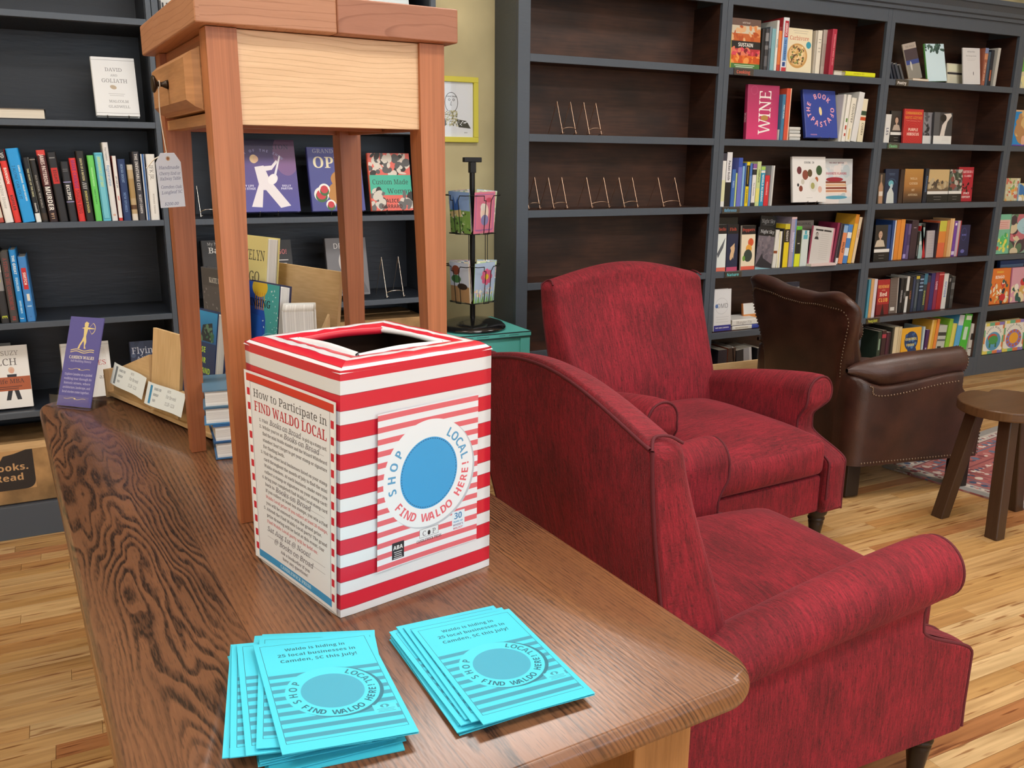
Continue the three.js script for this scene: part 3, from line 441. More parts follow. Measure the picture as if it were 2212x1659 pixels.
faceRow({ y: SA[3], z: ZA, where: '', res: 1.8 }, [
  [508, 650, 303, 0.026, 14, flat('#4a4791', (g, w, h) => { const q = g.createLinearGradient(0, 0, 0, h); q.addColorStop(0, '#2a2440'); q.addColorStop(0.35, '#5b4a8c'); q.addColorStop(1, '#4c4da0'); rect(g, q, -4, -4, w + 8, h + 8); disc(g, 'rgba(190,120,150,0.35)', w * 0.86, h * 0.2, w * 0.2, h * 0.3); type(g, 'DOLLY PARTON', w * 0.5, h * 0.10, h * 0.09, '#3a3252', 'bold serif'); arcText(g, 'STAR OF THE SHOW', w * 0.45, h * 0.42, w * 0.42, h * 0.27, -2.5, -0.65, h * 0.05, '#8f8fc0'); poly(g, '#e8e4ea', [[w * .36, h * .38], [w * .5, h * .36], [w * .56, h * .52], [w * .62, h * .62], [w * .86, h * .92], [w * .7, h * .95], [w * .5, h * .7], [w * .46, h * .7], [w * .42, h * .94], [w * .26, h * .93], [w * .4, h * .62]]); poly(g, '#e8e4ea', [[w * .5, h * .37], [w * .62, h * .36], [w * .7, h * .28], [w * .72, h * .31], [w * .62, h * .42], [w * .5, h * .44]]); disc(g, '#e2c49a', w * .36, h * .27, w * .06, h * .06); disc(g, '#dfb898', w * .39, h * .27, w * .04, h * .045); disc(g, '#f0eef2', w * .62, h * .55, w * .09, h * .06, -0.9); poly(g, '#e8e8f0', [[w * .64, h * .5], [w * .75, h * .22], [w * .77, h * .23], [w * .67, h * .52]]); type(g, 'MY LIFE', w * .24, h * .64, h * .04, '#d8d8ee'); type(g, 'ON STAGE', w * .24, h * .68, h * .04, '#d8d8ee'); type(g, 'DOLLY', w * .82, h * .64, h * .04, '#d8d8ee'); type(g, 'PARTON', w * .82, h * .68, h * .04, '#d8d8ee'); }), '#3f3f86', 'large violet cover with a white-suited guitarist, between the table legs', { alone: true, in: 0.05, up: 0.012, group: undefined }],
  [675, 790, 320, 0.024, 13, flat('#474c92', (g, w, h) => { type(g, 'GRAND OLE', w * .42, h * .06, h * .09, '#9a9cb4', 'bold serif'); type(g, 'OPRY', w * .48, h * .24, h * .24, '#e8dfbc', 'bold serif', w * .92); g.lineWidth = 2; disc(g, '#b9803c', w * .62, h * .72, w * .3, h * .2); disc(g, '#b9803c', w * .6, h * .5, w * .2, h * .14); disc(g, '#4a2f20', w * .62, h * .66, w * .08); rect(g, '#3a2418', w * .5, h * .82, w * .26, h * .025); for (const [x, y, s] of [[.2, .74, .09], [.26, .66, .07], [.36, .9, .06]]) { disc(g, '#f0f0ea', w * x, h * y, w * s * 1.5, w * s * 1.5); disc(g, '#3c6a3a', w * x, h * (y + .03), w * s * 1.2); disc(g, '#c63442', w * x, h * y, w * s); } }), '#3c4086', 'blue cover with cream block capitals and roses, between the table legs', { alone: true, in: 0.05, up: 0.012 }],
  [803, 893, 332, 0.02, 11, flat('#e0685c', (g, w, h) => { speck(g, w, h, ['#2a2a28', '#d8d2c6', '#555', '#d9ccc0'], 60, 0.08, 21, 0.02, 0.38); rect(g, '#3fb59a', 0, h * .38, w, h * .35); type(g, 'Custom Made', w * .5, h * .5, h * .12, '#24302c', 'serif', w * .86); type(g, 'Woman', w * .7, h * .66, h * .12, '#24302c', 'serif'); speck(g, w, h, ['#2a2a28', '#cfcac0', '#666'], 26, 0.09, 4, 0.66, 0.95, 0, .3); speck(g, w, h, ['#2a2a28', '#cfcac0', '#666'], 14, 0.09, 9, 0.72, 0.93, .72, 1); type(g, 'ALICE', w * .52, h * .83, h * .09, '#4a1a18'); type(g, 'GERRARD', w * .5, h * .93, h * .09, '#4a1a18', 'bold sans', w * .5); }), '#d8604c', 'coral and green cover beside the right table leg', { alone: true, in: 0.05, up: 0.012 }]]);
faceRow({ y: SA[2], z: ZA, where: '', res: 1.6 }, [
  [446, 545, 520, 0.024, 12, flat('#1a1a1c', (g, w, h) => { type(g, 'My Name is', w * .38, h * .06, h * .06, '#d9d9d9', 'serif'); type(g, 'Barbra', w * .48, h * .16, h * .13, '#e8e8e8', 'bold serif', w * .8); face(g, w * .6, h * .5, w * .5, '#d9d2cc', '#8a8480', '#e6e2de'); }), '#141416', 'black cover with white serif title, left of the plywood easel top', { alone: true, in: 0.06, up: 0.012 }],
  [560, 640, 520, 0.024, 12, flat('#17161a', (g, w, h) => { type(g, 'HERE WE GO!', w * .42, h * .2, h * .11, '#c4686c', 'bold sans', w * .9); lines(g, '#b8b4b4', w * .2, w * .92, h * .33, h * .45, 3, h * .018); }), '#141416', 'black cover with pink capitals behind the plywood easel', { alone: true, in: 0.06, up: 0.012 }],
  [712, 800, 515, 0.022, 12, flat('#6d6d72', (g, w, h) => { face(g, w * .55, h * .42, w * .62, '#cfcac8', '#b9b4b0', '#55555a'); type(g, 'DRIVEN', w * .5, h * .14, h * .13, '#e6e6e6', 'sans', w * .86); type(g, 'DANIELLE', w * .5, h * .9, h * .08, '#e6e6e6'); }), '#3a3a40', 'grey photographic cover of a smiling woman beside a table leg', { alone: true, in: 0.06, up: 0.012 }]]);

// ---------------------------------------------------------------- stock of the right bookcases
const cook = { y: SB[5], z: ZB, where: 'on the shelf signed in red', group: 'cookbooks on the shelf signed in red', in: 0.02, hard: true, deep: 0.16 };
faceRow(cook, [
  [1577.5, 1640, 41, 0.02, 3, flat('#c8622e', (g, w, h) => { rect(g, '#6a5248', 0, 0, w, h * .14); type(g, 'wild food', w * .5, h * .08, h * .05, '#d8cfc6', 'sans'); rect(g, '#cfc6ae', 0, h * .14, w, h * .16); rect(g, '#c4642c', 0, h * .30, w, h * .15); speck(g, w, h, ['#d98a50', '#b5501f', '#e0b080'], 20, .08, 2, .15, .45); rect(g, '#1d1c1c', 0, h * .45, w, h * .15); type(g, 'SUSTAIN', w * .5, h * .525, h * .10, W, 'bold sans', w * .9); rect(g, '#b5303a', 0, h * .60, w, h * .14); speck(g, w, h, ['#d9485a', '#7d1a2a', '#e07a5c'], 26, .08, 6, .6, .74); rect(g, '#dd6a22', 0, h * .74, w, h * .16); speck(g, w, h, ['#ee9a4c', '#c9521a'], 16, .08, 7, .75, .9); rect(g, '#4a7a3c', 0, h * .90, w, h * .1); lines(g, '#dfe6d6', w * .1, w * .85, h * .93, h * .965, 2, h * .014); }), '#d8d23c', 'cover banded in orange and brown food photographs', { in: 0.02 }],
  [1698, 1751, 62, 0.018, 3, flat('#eadfbe', (g, w, h) => { lines(g, '#b8b09c', w * .2, w * .85, h * .05, h * .10, 2, h * .01); type(g, 'Carbivore', w * .48, h * .22, h * .13, '#c0523c', 'serif', w * .9); disc(g, '#c99a58', w * .42, h * .62, w * .40, h * .28); disc(g, '#e0bd84', w * .42, h * .61, w * .34, h * .235); speck(g, w, h, ['#8a6a44', '#f0dcae', '#5d4630', '#d8a860', '#7a8a48'], 90, .04, 12, .42, .8, .16, .68); disc(g, '#3a9ab0', w * .86, h * .36, w * .1); }), '#e2d6b4', 'cream cover with a bowl of noodles', { in: 0.03 }]]);
spineRow(cook, [
  [1642, 1649, 62, '#1f1f22', 'black spine next to the orange banded cover', {}],
  [1649.5, 1657, 62, '#3a3a3e', 'zebra-grey spine', { bands: [[0.1, 0.3, '#8a8a8c'], [0.4, 0.5, '#7a7a7c'], [0.65, 0.9, '#5e5e62']] }],
  [1657.5, 1662, 58, '#56606a', 'slim slate spine', { bands: [[0, 0.5, '#7c8a94']] }],
  [1662.5, 1671, 62, '#7fb0b8', 'pale teal spine', {}],
  [1671.5, 1677, 44, '#e0e2dc', 'slim white spine', { words: [['KITCHEN', 0.3, 0.6, '#5f8a8c', 0.6]] }],
  [1677.5, 1684.5, 58, '#dd7a3a', 'orange spine', { bands: [[0, 0.1, '#8a1f2a'], [0.85, 1, '#c03c2a']] }],
  [1685.5, 1698, 38, '#dfe3e8', 'tall white spine with red and blue labels', { bands: [[0.06, 0.36, '#b5283a', 0.2, 0.85], [0.36, 0.80, '#6a9ad0', 0.15, 0.85], [0.82, 0.9, '#2a4a8a', 0.2, 0.7], [0.92, 1, '#c43a44', 0.1, 0.9]], words: [['AMERICA', 0.1, 0.34, W, 0.5], ['THE COOKBOOK', 0.4, 0.78, '#1d3a6a', 0.45]] }],
  [1755, 1759, 66, '#b8b2a4', 'slim stone-grey spine', {}],
  [1760, 1770, 66, '#e3ddcc', 'ivory spine with small grey bars', { bands: [[0.2, 0.215, '#9a958a', .25, .75], [0.27, 0.285, '#9a958a', .25, .75], [0.4, 0.415, '#9a958a', .25, .75], [0.48, 0.495, '#9a958a', .25, .75]] }],
  [1790, 1800, 63, '#b02a44', 'crimson spine beside a bare gap', { lean: -1, words: [['EVERYTHING I WANT TO EAT', 0.1, 0.8, '#e8a8a8', 0.35]], d: 0.12 }],
  [1771.5, 1789, 65, '#b9ada0', 'wide taupe spine', { in: 0.06, bands: [[0.3, 0.8, '#ab9f93']] }],
]);
flatRow(cook, [[1826, 1890, 0, 0.025, '#dbe022', 'bright yellow book lying flat', { in: 0.005, words: [['TARTINE ALL DAY', 0.2, 0.7, '#b4a818', 0.4]] }], [1801, 1826, 0, 0.026, '#d9d2c2', 'cream page block beside the flat yellow book', { in: 0.03, pagesOut: true, d: 0.1 }]]);
const wine = { y: SB[4], z: ZB, where: 'on the shelf of the pink cover', group: 'cookbooks on the shelf of the pink cover', in: 0.02, hard: true, deep: 0.16 };
faceRow(wine, [
  [1611, 1678, 184, 0.026, 2, flat('#cf3b72', (g, w, h) => { const q = g.createLinearGradient(0, 0, 0, h); q.addColorStop(0, '#a83460'); q.addColorStop(1, '#dc3f78'); rect(g, q, -3, -3, w + 6, h + 6); g.save(); g.translate(w * .56, h * .5); g.rotate(-Math.PI / 2); type(g, 'WINE', 0, 0, w * .52, W, 'serif', h * .82); g.restore(); disc(g, '#b98a4a', w * .56, h * .6, w * .12, h * .05); g.lineWidth = 1; g.strokeStyle = '#d98aa0'; g.beginPath(); g.arc(w * .2, h * .1, w * .1, 0, 7); g.stroke(); lines(g, '#e0a0b4', w * .6, w * .8, h * .25, h * .4, 4, 1); }), '#a8305c', 'big pink box-like cover with white serif capitals', { in: 0.04, sp: { words: [['WINE', 0.35, 0.85, W, 0.7, 'serif']] }, category: 'book' }],
  [1741, 1810, 196, 0.024, 12, flat('#33489e', (g, w, h) => { arcText(g, 'THE BOOK OF', w * .5, h * .42, w * .37, h * .30, -3.5, 0.35, w * .16, '#f2a8b4'); arcText(g, 'PASTA', w * .5, h * .36, w * .36, h * .36, 2.35, 0.8, w * .17, '#f2a8b4', 'bold', true); disc(g, '#e8d49a', w * .5, h * .44, w * .045, h * .09, -0.1); type(g, 'PHAIDON', w * .25, h * .94, h * .04, '#c88ab0'); }), '#2a3c88', 'royal blue cover with pink circular lettering', { in: 0.03, up: 0.012 }]]);
spineRow(wine, [
  [1680, 1684, 280, '#c9c6c0', 'short pale spine', { in: 0.03 }],
  [1684.5, 1691.5, 204, '#3d7ca0', 'teal spine with white lettering', { words: [['FIRST PLATES', 0.15, 0.6, W, 0.5]] }],
  [1692, 1703, 191, '#d2533a', 'orange-red spine with pale edge', { bands: [[0, 1, '#e8c0a8', 0.7, 1]] }],
  [1811, 1817, 204, '#d9d8d0', 'slim off-white spine behind the blue cover', { lean: -3 }],
  [1818, 1826, 205, '#e8e6de', 'white spine with coloured fruit', { lean: -4, bands: [[0.5, 0.58, '#5a8a3c', .3, .7], [0.65, 0.74, '#b5412e', .3, .7], [0.82, 0.88, '#b5412e', .3, .7]] }],
  [1826.5, 1837, 212, '#e6e2d2', 'cream spine with grey capitals', { lean: -5, words: [['COUNTRY', 0.1, 0.6, '#7d7a70', 0.6]], bands: [[0.7, 0.95, '#d8c48a', .3, .6]] }],
  [1838, 1850, 200, '#dedfdd', 'tall plain white spine leaning right', { lean: -7 }],
  [1852, 1864, 214, '#e4dcc0', 'rightmost cream spine with dark green patch', { lean: -3, bands: [[0.28, 0.38, '#2f4a34'], [0.42, 0.5, '#c2522c']], words: [['CURRY', 0.55, 0.85, '#77705a', 0.5]] }],
]);
flatRow(wine, [0, 1, 2, 3].map((i) => [1705, 1728 + (i % 2), i * 0.018, 0.0172, ['#c9cbc8', '#dcdcd6', '#c4c8c6', '#d2d2cc'][i], ['bottom', 'second', 'third', 'top'][i] + ' pale book of the flat pile', { in: 0.02, d: 0.11 }]));
const ref = { y: SB[3], z: ZB, where: 'on the shelf signed in blue', group: 'reference books on the shelf signed in blue', in: 0.025, hard: false, deep: 0.16 };
spineRow(ref, [
  [1555, 1563.5, 331, '#e6e6e0', 'first white spine with pale yellow foot', { bands: [[0, .15, '#3a3a48'], [.5, .9, '#dfe0b4']] }],
  [1564, 1575.5, 329, '#e2e2e4', 'white-topped black spine', { bands: [[.55, 1, K]], words: [['Pocket Guide', .15, .52, '#26262a', .6]] }],
  [1577, 1585, 366, '#3f6ab0', 'short blue spine', { words: [['PARTS', .2, .6, '#c9d8ee', .5]] }],
  [1585.5, 1588.5, 374, '#c8dc8a', 'thin lime spine', {}],
  [1589.5, 1598.5, 341, '#6a74c4', 'tall periwinkle spine', { bands: [[0, .2, '#3a56b0']] }],
  [1599, 1603.5, 359, '#8ab8dc', 'slim sky-blue spine', {}],
  [1604, 1607, 352, '#3a68b4', 'thin strong-blue spine', {}],
  [1607.5, 1614.5, 350, '#e2c81e', 'yellow and black spine', { bands: [[.08, .55, K], [.1, .5, '#d8b41c', .42, .58]], words: [['FOR DUMMIES', .6, .95, '#3a3414', .5]] }],
  [1615, 1620, 353, '#6a92d0', 'cornflower spine after the yellow and black one', { bands: [[0, .3, '#4a76c0']] }],
  [1621, 1629.5, 354, '#e4e2dc', 'white spine with violet top', { bands: [[0, .12, '#8a5a9a'], [.13, .26, '#2a2a2e'], [.92, 1, '#2a2a2e']], words: [['The Elements', .35, .85, '#777', .4]] }],
  [1630, 1638.5, 349, '#c4d494', 'sage green spine', { bands: [[.6, .9, '#e0dc7a']], words: [['COMPLETE', .15, .5, '#2f3a24', .5]] }],
  [1639, 1648, 360, '#2a92b8', 'turquoise spine with white capitals', { bands: [[0, .1, '#a8d060'], [.1, .16, '#e8e8e0']], words: [['WORLD ALMANAC', .2, .9, W, .6]] }],
  [1648.5, 1658.5, 379, '#d03038', 'short red spine', { words: [['THESAURUS', .15, .7, '#f0c8c8', .4]] }],
  [1659.5, 1667, 358, '#d8d8d2', 'last white-edged grey spine', { lean: -1, bands: [[0, 1, '#a8aaac', 0, .6]] }],
]);
faceRow(ref, [
  [1713, 1784, 339, 0.02, 8, flat('#e6e5e2', (g, w, h) => { type(g, 'DINING IN', w * .5, h * .13, h * .055, '#3a3a3c', 'bold mono', w * .5); const s = [['#6a3038', .2, .3, .07], ['#3c5a38', .8, .3, .09], ['#8a4a3c', .38, .4, .09], ['#5a4a30', .52, .36, .07], ['#b0603c', .72, .5, .05], ['#c9c6b8', .3, .55, .05], ['#2a2a2c', .16, .62, .03], ['#7d3a2c', .24, .7, .055], ['#dcdcd6', .62, .62, .13], ['#a8a86a', .6, .64, .06], ['#e0b8a8', .82, .72, .06]]; for (const [c, x, y, q] of s) disc(g, c, w * x, h * y, w * q, w * q * 1.2); lines(g, '#999', w * .4, w * .6, h * .9, h * .9, 1, 1.5); }), '#d4d3d0', 'white cover scattered with small food drawings', { in: 0.03, up: 0.012 }],
  [1770, 1840, 343, 0.016, 6, flat('#cfd3d4', (g, w, h) => { speck(g, w, h, ['#dfe3e4', '#bcc8cc', '#e4dcd8', '#c9d4da'], 30, .16, 5); type(g, 'THE GREAT BRITISH', w * .5, h * .09, h * .05, '#6a3a44', 'bold sans', w * .7); type(g, 'bake off', w * .5, h * .2, h * .1, '#e4e0e0', 'bold serif'); type(g, 'FAVORITE FLAVORS', w * .5, h * .33, h * .07, '#b03448', 'bold sans', w * .85); for (let i = 0; i < 4; i++) { rect(g, ['#8a4a34', '#d9b088', '#8a4434', '#c98a68'][i], w * (.12 + .01 * i), h * (.5 + i * .065), w * .68, h * .055); rect(g, '#efe2d0', w * .14, h * (.545 + i * .065), w * .64, h * .02); } disc(g, '#a02c3c', w * .45, h * .46, w * .26, h * .05); disc(g, '#5aa0b8', w * .5, h * .86, w * .35, h * .04); }), '#bfc6c8', 'pale cover with a layered cake', { in: 0.06 }]]);
const nat = { y: SB[2], z: ZB, where: 'on the shelf signed in cyan', group: 'nature guides on the shelf signed in cyan', in: 0.03, hard: false, deep: 0.15 };
const pocket = (base, foot, title, art) => flat(base, (g, w, h) => { rect(g, '#17171a', 0, 0, w, h * .2); type(g, title, w * .5, h * .1, h * .09, '#c8503c', 'bold serif', w * .9); art?.(g, w, h); rect(g, foot, 0, h * .92, w, h * .08); });
faceRow(nat, [
  [1545, 1566, 485, 0.008, 2, pocket('#dfe6e2', '#d9705c', 'Flocks', (g, w, h) => { poly(g, '#5a5f66', [[w * .1, h * .62], [w * .9, h * .28], [w * .7, h * .5], [w * .2, h * .72]]); }), '#cfd6d2', 'white pocket guide with coral foot', { in: 0.02, hard: false }],
  [1568, 1591.5, 485, 0.008, 2, pocket('#232b48', '#b8486c', 'Fish', (g, w, h) => { disc(g, '#d8b48c', w * .5, h * .62, w * .16, h * .16, .3); poly(g, '#d8b48c', [[w * .3, h * .5], [w * .7, h * .4], [w * .62, h * .75]]); }), '#2a2e44', 'navy pocket guide with pink foot', { in: 0.02, hard: false }],
  [1599.5, 1629, 487, 0.012, 3, pocket('#e6d8bc', '#d9604c', 'Peppers', (g, w, h) => { disc(g, '#d0542c', w * .68, h * .38, w * .2, h * .09); disc(g, '#e0a040', w * .55, h * .52, w * .22, h * .09); disc(g, '#33403a', w * .5, h * .68, w * .3, h * .14); disc(g, '#6a9a3c', w * .2, h * .74, w * .1, h * .06); }), '#c9c0b0', 'cream pocket guide showing peppers', { in: 0.015, hard: false }],
  [1630, 1665, 489, 0.01, 3, flat('#6e6670', (g, w, h) => { rect(g, '#16181c', 0, 0, w, h * .2); type(g, 'Night Sky', w * .52, h * .1, h * .1, '#d8dce0', 'serif', w * .85); speck(g, w, h, ['#7d737a', '#5e5862'], 30, .1, 3, .22, .7); poly(g, '#22242e', [[0, h * .92], [w * .3, h * .65], [w * .36, h * .6], [w * .42, h * .72], [w, h * .85], [w, h]]); rect(g, '#88b4c0', 0, h * .95, w, h * .05); }), '#3a3a44', 'mauve night-sky pocket guide tilted to the right', { in: 0.015, hard: false, tip: -6 }],
  [1634, 1668, 465, 0.008, 3, flat('#24272c', (g, w, h) => { type(g, 'Night Sky', w * .5, h * .1, h * .1, '#c8ccd0', 'serif', w * .85); lines(g, '#8a8e94', w * .15, w * .85, h * .17, h * .17, 1, 2); }), '#24272c', 'dark night-sky guide standing behind the tilted one', { in: 0.09, hard: false, tip: -4 }],
  [1548, 1590, 470, 0.008, 3, flat('#35342f', (g, w, h) => speck(g, w, h, ['#4a4942', '#2a2a28'], 12, .2, 3)), '#2a2a28', 'dark olive guide behind the first pocket guides', { in: 0.1, hard: false }],
  [1716, 1752, 476, 0.006, 2, flat('#8d8580', (g, w, h) => { type(g, 'REGIONAL', w * .42, h * .08, h * .08, '#2a2626', 'bold serif', w * .9); rect(g, '#55504e', w * .2, h * .2, w * .7, h * .7); type(g, "'S", w * .75, h * .35, h * .12, '#d0ccc8', 'bold serif'); }), '#6a6460', 'grey magazine with black masthead', { in: 0.12, hard: false }],
  [1746, 1793, 486, 0.014, 3, flat('#c9c6c2', (g, w, h) => { rect(g, '#2c2a2c', w * .12, h * .07, w * .35, h * .04); rect(g, '#2c2a2c', w * .5, h * .07, w * .35, h * .04); face(g, w * .2, h * .2, w * .14, '#b8b0a8', '#3a3638', '#2a2a2c'); lines(g, '#9a9692', w * .35, w * .8, h * .18, h * .8, 13, 1.2, 7); rect(g, '#d27a90', w * .94, 0, w * .06, h); rect(g, '#8a8884', w * .45, h * .92, w * .3, h * .05); }), '#c4627c', 'pale grey back cover with a tiny portrait, leaning right', { in: 0.02, hard: false, tip: -7 }]]);
spineRow(nat, [
  [1667, 1675, 497, '#dcdad2', 'off-white spine with black base', { lean: -3, bands: [[.55, .62, '#8a4a2c']] }],
  [1676, 1684.5, 500, '#e2e0d4', 'ivory spine with a yellow stripe', { bands: [[0, 1, '#d8c860', .35, .5]] }],
  [1685, 1689, 494, '#1d1c1e', 'thin black spine', {}],
  [1689.5, 1700, 484, '#e6cc22', 'half yellow, half black spine', { bands: [[0, .12, '#c8bc3a'], [.12, .42, '#221f1c']], words: [['NIGHT', .15, .4, '#e0d8c8', .6]] }],
  [1702, 1713.5, 469, '#a49ab0', 'tall lavender-grey spine', { bands: [[0, 1, '#6a8ac0', .7, 1], [0, .05, '#d8b8b8']], words: [['SANCTUARY', .3, .7, '#dcd8e4', .5]] }],
  [1714.5, 1726, 489, '#1f2320', 'black spine with green top and yellow foot', { bands: [[0, .1, '#5ac03c'], [.68, 1, '#d8e02c']], words: [['I', .35, .5, W, .5]] }],
  [1727, 1742, 498, '#cfdad6', 'pale mint spine with teal tip', { bands: [[0, .12, '#4aa0b0', .35, .65], [.12, .24, '#5ab0bc', .2, .8]] }],
  [1794, 1799, 482, '#8a2a4c', 'plum spine right of the grey back cover', { lean: -7 }],
  [1799.5, 1803, 482, '#3a2030', 'thin aubergine spine', { lean: -7 }],
  [1803.5, 1809, 485, '#272430', 'near-black spine with white foot', { lean: -7, bands: [[.85, 1, '#dcdcdc']] }],
  [1810, 1819, 488, '#e28a5c', 'salmon spine with black lettering', { lean: -6, bands: [[0, .2, '#8ab0d8']], words: [['HUNT', .35, .8, '#2a2226', .7]] }],
  [1819.5, 1829, 486, '#4a82c4', 'blue and white spine', { lean: -6, bands: [[.2, .35, '#e8e4dc'], [.6, .8, '#d8e0e8']] }],
  [1830, 1838, 464, '#e8b23c', 'tall amber spine leaning right', { lean: -7, bands: [[0, .2, '#d88a2c']] }],
  [1839, 1845, 470, '#e4cda8', 'tan spine with red lettering against the bay side', { lean: -7, words: [['OCEANS', .1, .6, '#b5483a', .6]] }],
]);
flatRow(nat, [[1752, 1806, 0, 0.014, '#d8c4c0', 'thin pale booklet lying open-edged at the front', { in: -0.012, d: 0.1, hard: false }]]);
const omd = { y: SB[1], z: ZB, where: 'on the shelf above the pale crate', group: 'white books on the shelf above the pale crate', in: 0.03, hard: true };
faceRow(omd, [
  [1541, 1578, 625, 0.03, 4, flat('#dfe0e2', (g, w, h) => { g.lineWidth = 1; g.strokeStyle = '#8a8c92'; g.beginPath(); g.arc(w * .45, h * .4, w * .36, 0, 7); g.stroke(); type(g, 'OMD', w * .5, h * .4, h * .15, '#77797f', 'sans', w * .82); disc(g, '#5a7ab0', w * .17, h * .4, w * .09); lines(g, '#a4a6aa', w * .1, w * .9, h * .66, h * .78, 3, 1.2); rect(g, '#34348c', 0, h * .86, w, h * .14); type(g, 'SUZY AMIS CAMERON', w * .5, h * .92, h * .04, W, 'bold sans', w * .85); }), '#cfd0d4', 'white cover with circled capitals and indigo foot', { in: 0.03 }],
  [1690, 1726, 610, 0.02, 6, flat('#c9ccd2', (g, w, h) => { rect(g, '#2a2f44', 0, 0, w, h * .12); type(g, 'HEALTH', w * .6, h * .22, h * .07, '#55586a', 'bold sans'); }), '#8a8e9a', 'grey cover peeping over the leather armchair', { in: 0.06 }],
  [1607, 1640, 655, 0.02, 10, flat('#d08a4c', (g, w, h) => { rect(g, '#d8d8d4', 0, 0, w, h * .5); }), '#c07a44', 'orange and white cover tucked behind the armchair back', { in: 0.1 }]]);
flatRow(omd, [[1581, 1640, 0, 0.024, '#dcdbd4', 'lower flat white book with indigo end', { bands: [[.72, 1, '#33459a']], words: [['METHODOLOGY', .1, .6, '#a49a84', .5]] }], [1581, 1638, 0.0245, 0.034, '#e2e1dd', 'upper flat white book with grey lettering', { words: [['Hunger Fix', .15, .75, '#7d7b78', .6, 'serif']] }]]);
const low2 = { y: SB[0], z: ZB, where: 'in the dark bottom bay behind the pale crate', group: 'books in the dark bottom bay', in: 0.05, hard: false };
spineRow(low2, [
  [1546, 1566, 756, '#2a2630', 'dark violet spine', {}], [1567, 1584, 752, '#3a2a24', 'dark brown spine', { bands: [[.75, 1, '#a84a24']] }], [1585, 1588, 748, '#c8c8cc', 'thin white leaning spine', { lean: 8 }],
  [1590, 1606, 756, '#242428', 'black spine beside the thin white one', { lean: 5 }], [1608, 1626, 752, '#8c8c90', 'grey spine', { lean: 8, bands: [[0, 1, '#b4b4b6', .7, 1]] }], [1630, 1640, 752, '#1e1e22', 'black spiral-bound spine', { bands: [[.1, .9, '#44444a', .3, .5]] }],
]);
const poet = { y: SB[5], z: ZB, where: 'on the shelf signed in white', group: 'poetry on the shelf signed in white', in: 0.03, hard: false, deep: 0.14 };
spineRow(poet, [
  [1926, 1930, 135, '#2e3848', 'first thin slanting navy spine', { lean: 24, d: 0.13 }], [1933, 1937.5, 138, '#242a38', 'second thin slanting black spine', { lean: 27, d: 0.13 }], [1941, 1946, 140, '#3c4450', 'third thin slanting slate spine', { lean: 29, d: 0.13 }], [1950, 1954, 142, '#55585c', 'fourth thin slanting grey spine', { lean: 30, d: 0.13 }],
  [2119, 2126, 104, '#9a5a44', 'brick-coloured spine with landscape top', { bands: [[0, .15, '#7a8ab0'], [.15, .3, '#c98a64']], words: [['FIRES OF GOLD', .35, .9, '#e0c8b0', .5]] }], [2126.5, 2131.5, 112, '#3f5468', 'dull blue spine', {}], [2132, 2139, 108, '#1c2230', 'dark spine with orange glow', { bands: [[.55, .85, '#b8603c', .3, .7]] }], [2144, 2150, 104, '#bdbcb4', 'last pale grey spine', { lean: -2 }],
]);
faceRow(poet, [
  [1965, 1992, 97, 0.01, 12, flat('#8a8880', (g, w, h) => { rect(g, '#b4a89c', 0, 0, w, h * .16); type(g, 'THE WILD', w * .5, h * .09, h * .07, '#6a6058', 'serif', w * .8); rect(g, '#4a3e44', 0, h * .16, w, h * .35); rect(g, '#3a4a8a', 0, h * .46, w, h * .12); disc(g, '#c4c4bc', w * .35, h * .62, w * .07, h * .13); }), '#b9b09c', 'tan and grey cover tipping left', { in: 0.05, tip: 12 }],
  [2004, 2045, 97, 0.014, 12, flat('#cfe8f0', (g, w, h) => { speck(g, w, h, ['#3a5a50', '#5a7a70', '#2f4a44'], 30, .07, 3, .02, .2); }), '#5a9a4c', 'pale sky-blue cover with green spine', { in: 0.03, tip: 3 }],
  [2081, 2117, 105, 0.01, 8, flat('#d8d8d8', (g, w, h) => { type(g, 'Adrian Rice', w * .48, h * .1, h * .06, '#77777a', 'serif', w * .8); type(g, 'The Strange Estate', w * .48, h * .22, h * .05, '#88888a', 'serif', w * .8); lines(g, '#a8a8aa', w * .2, w * .75, h * .3, h * .34, 2, 1); disc(g, '#55555a', w * .6, h * .7, w * .02, h * .05); }), '#c4c4c4', 'white cover with faint serif lettering', { in: 0.03, tip: 2 }],
  [2046, 2080, 138, 0.012, 8, flat('#d8d4bc', (g, w, h) => { rect(g, '#38363a', 0, h * .42, w, h * .1); rect(g, '#e0e0c0', w * .1, h * .05, w * .8, h * .3); lines(g, '#9a9a94', w * .1, w * .9, h * .65, h * .85, 4, 1); }), '#c8c4ac', 'short cream cover with black band', { in: 0.08 }]]);
flatRow(poet, [[1972, 2006, 0, 0.012, '#b98a58', 'small brown book lying open-edged', { in: 0.0, d: 0.1, hard: false, pagesOut: true }]]);
const clas = { y: SB[4], z: ZB, where: 'on the shelf signed in green', group: 'classics on the shelf signed in green', in: 0.03, hard: false, deep: 0.13 };
const penguin = (art) => flat('#6a6a6c', (g, w, h) => { art(g, w, h); rect(g, '#e2e2de', 0, h * .66, w, h * .09); rect(g, '#17181a', 0, h * .75, w, h * .26); lines(g, '#c9c9c6', w * .3, w * .7, h * .83, h * .91, 2, 1.6); });
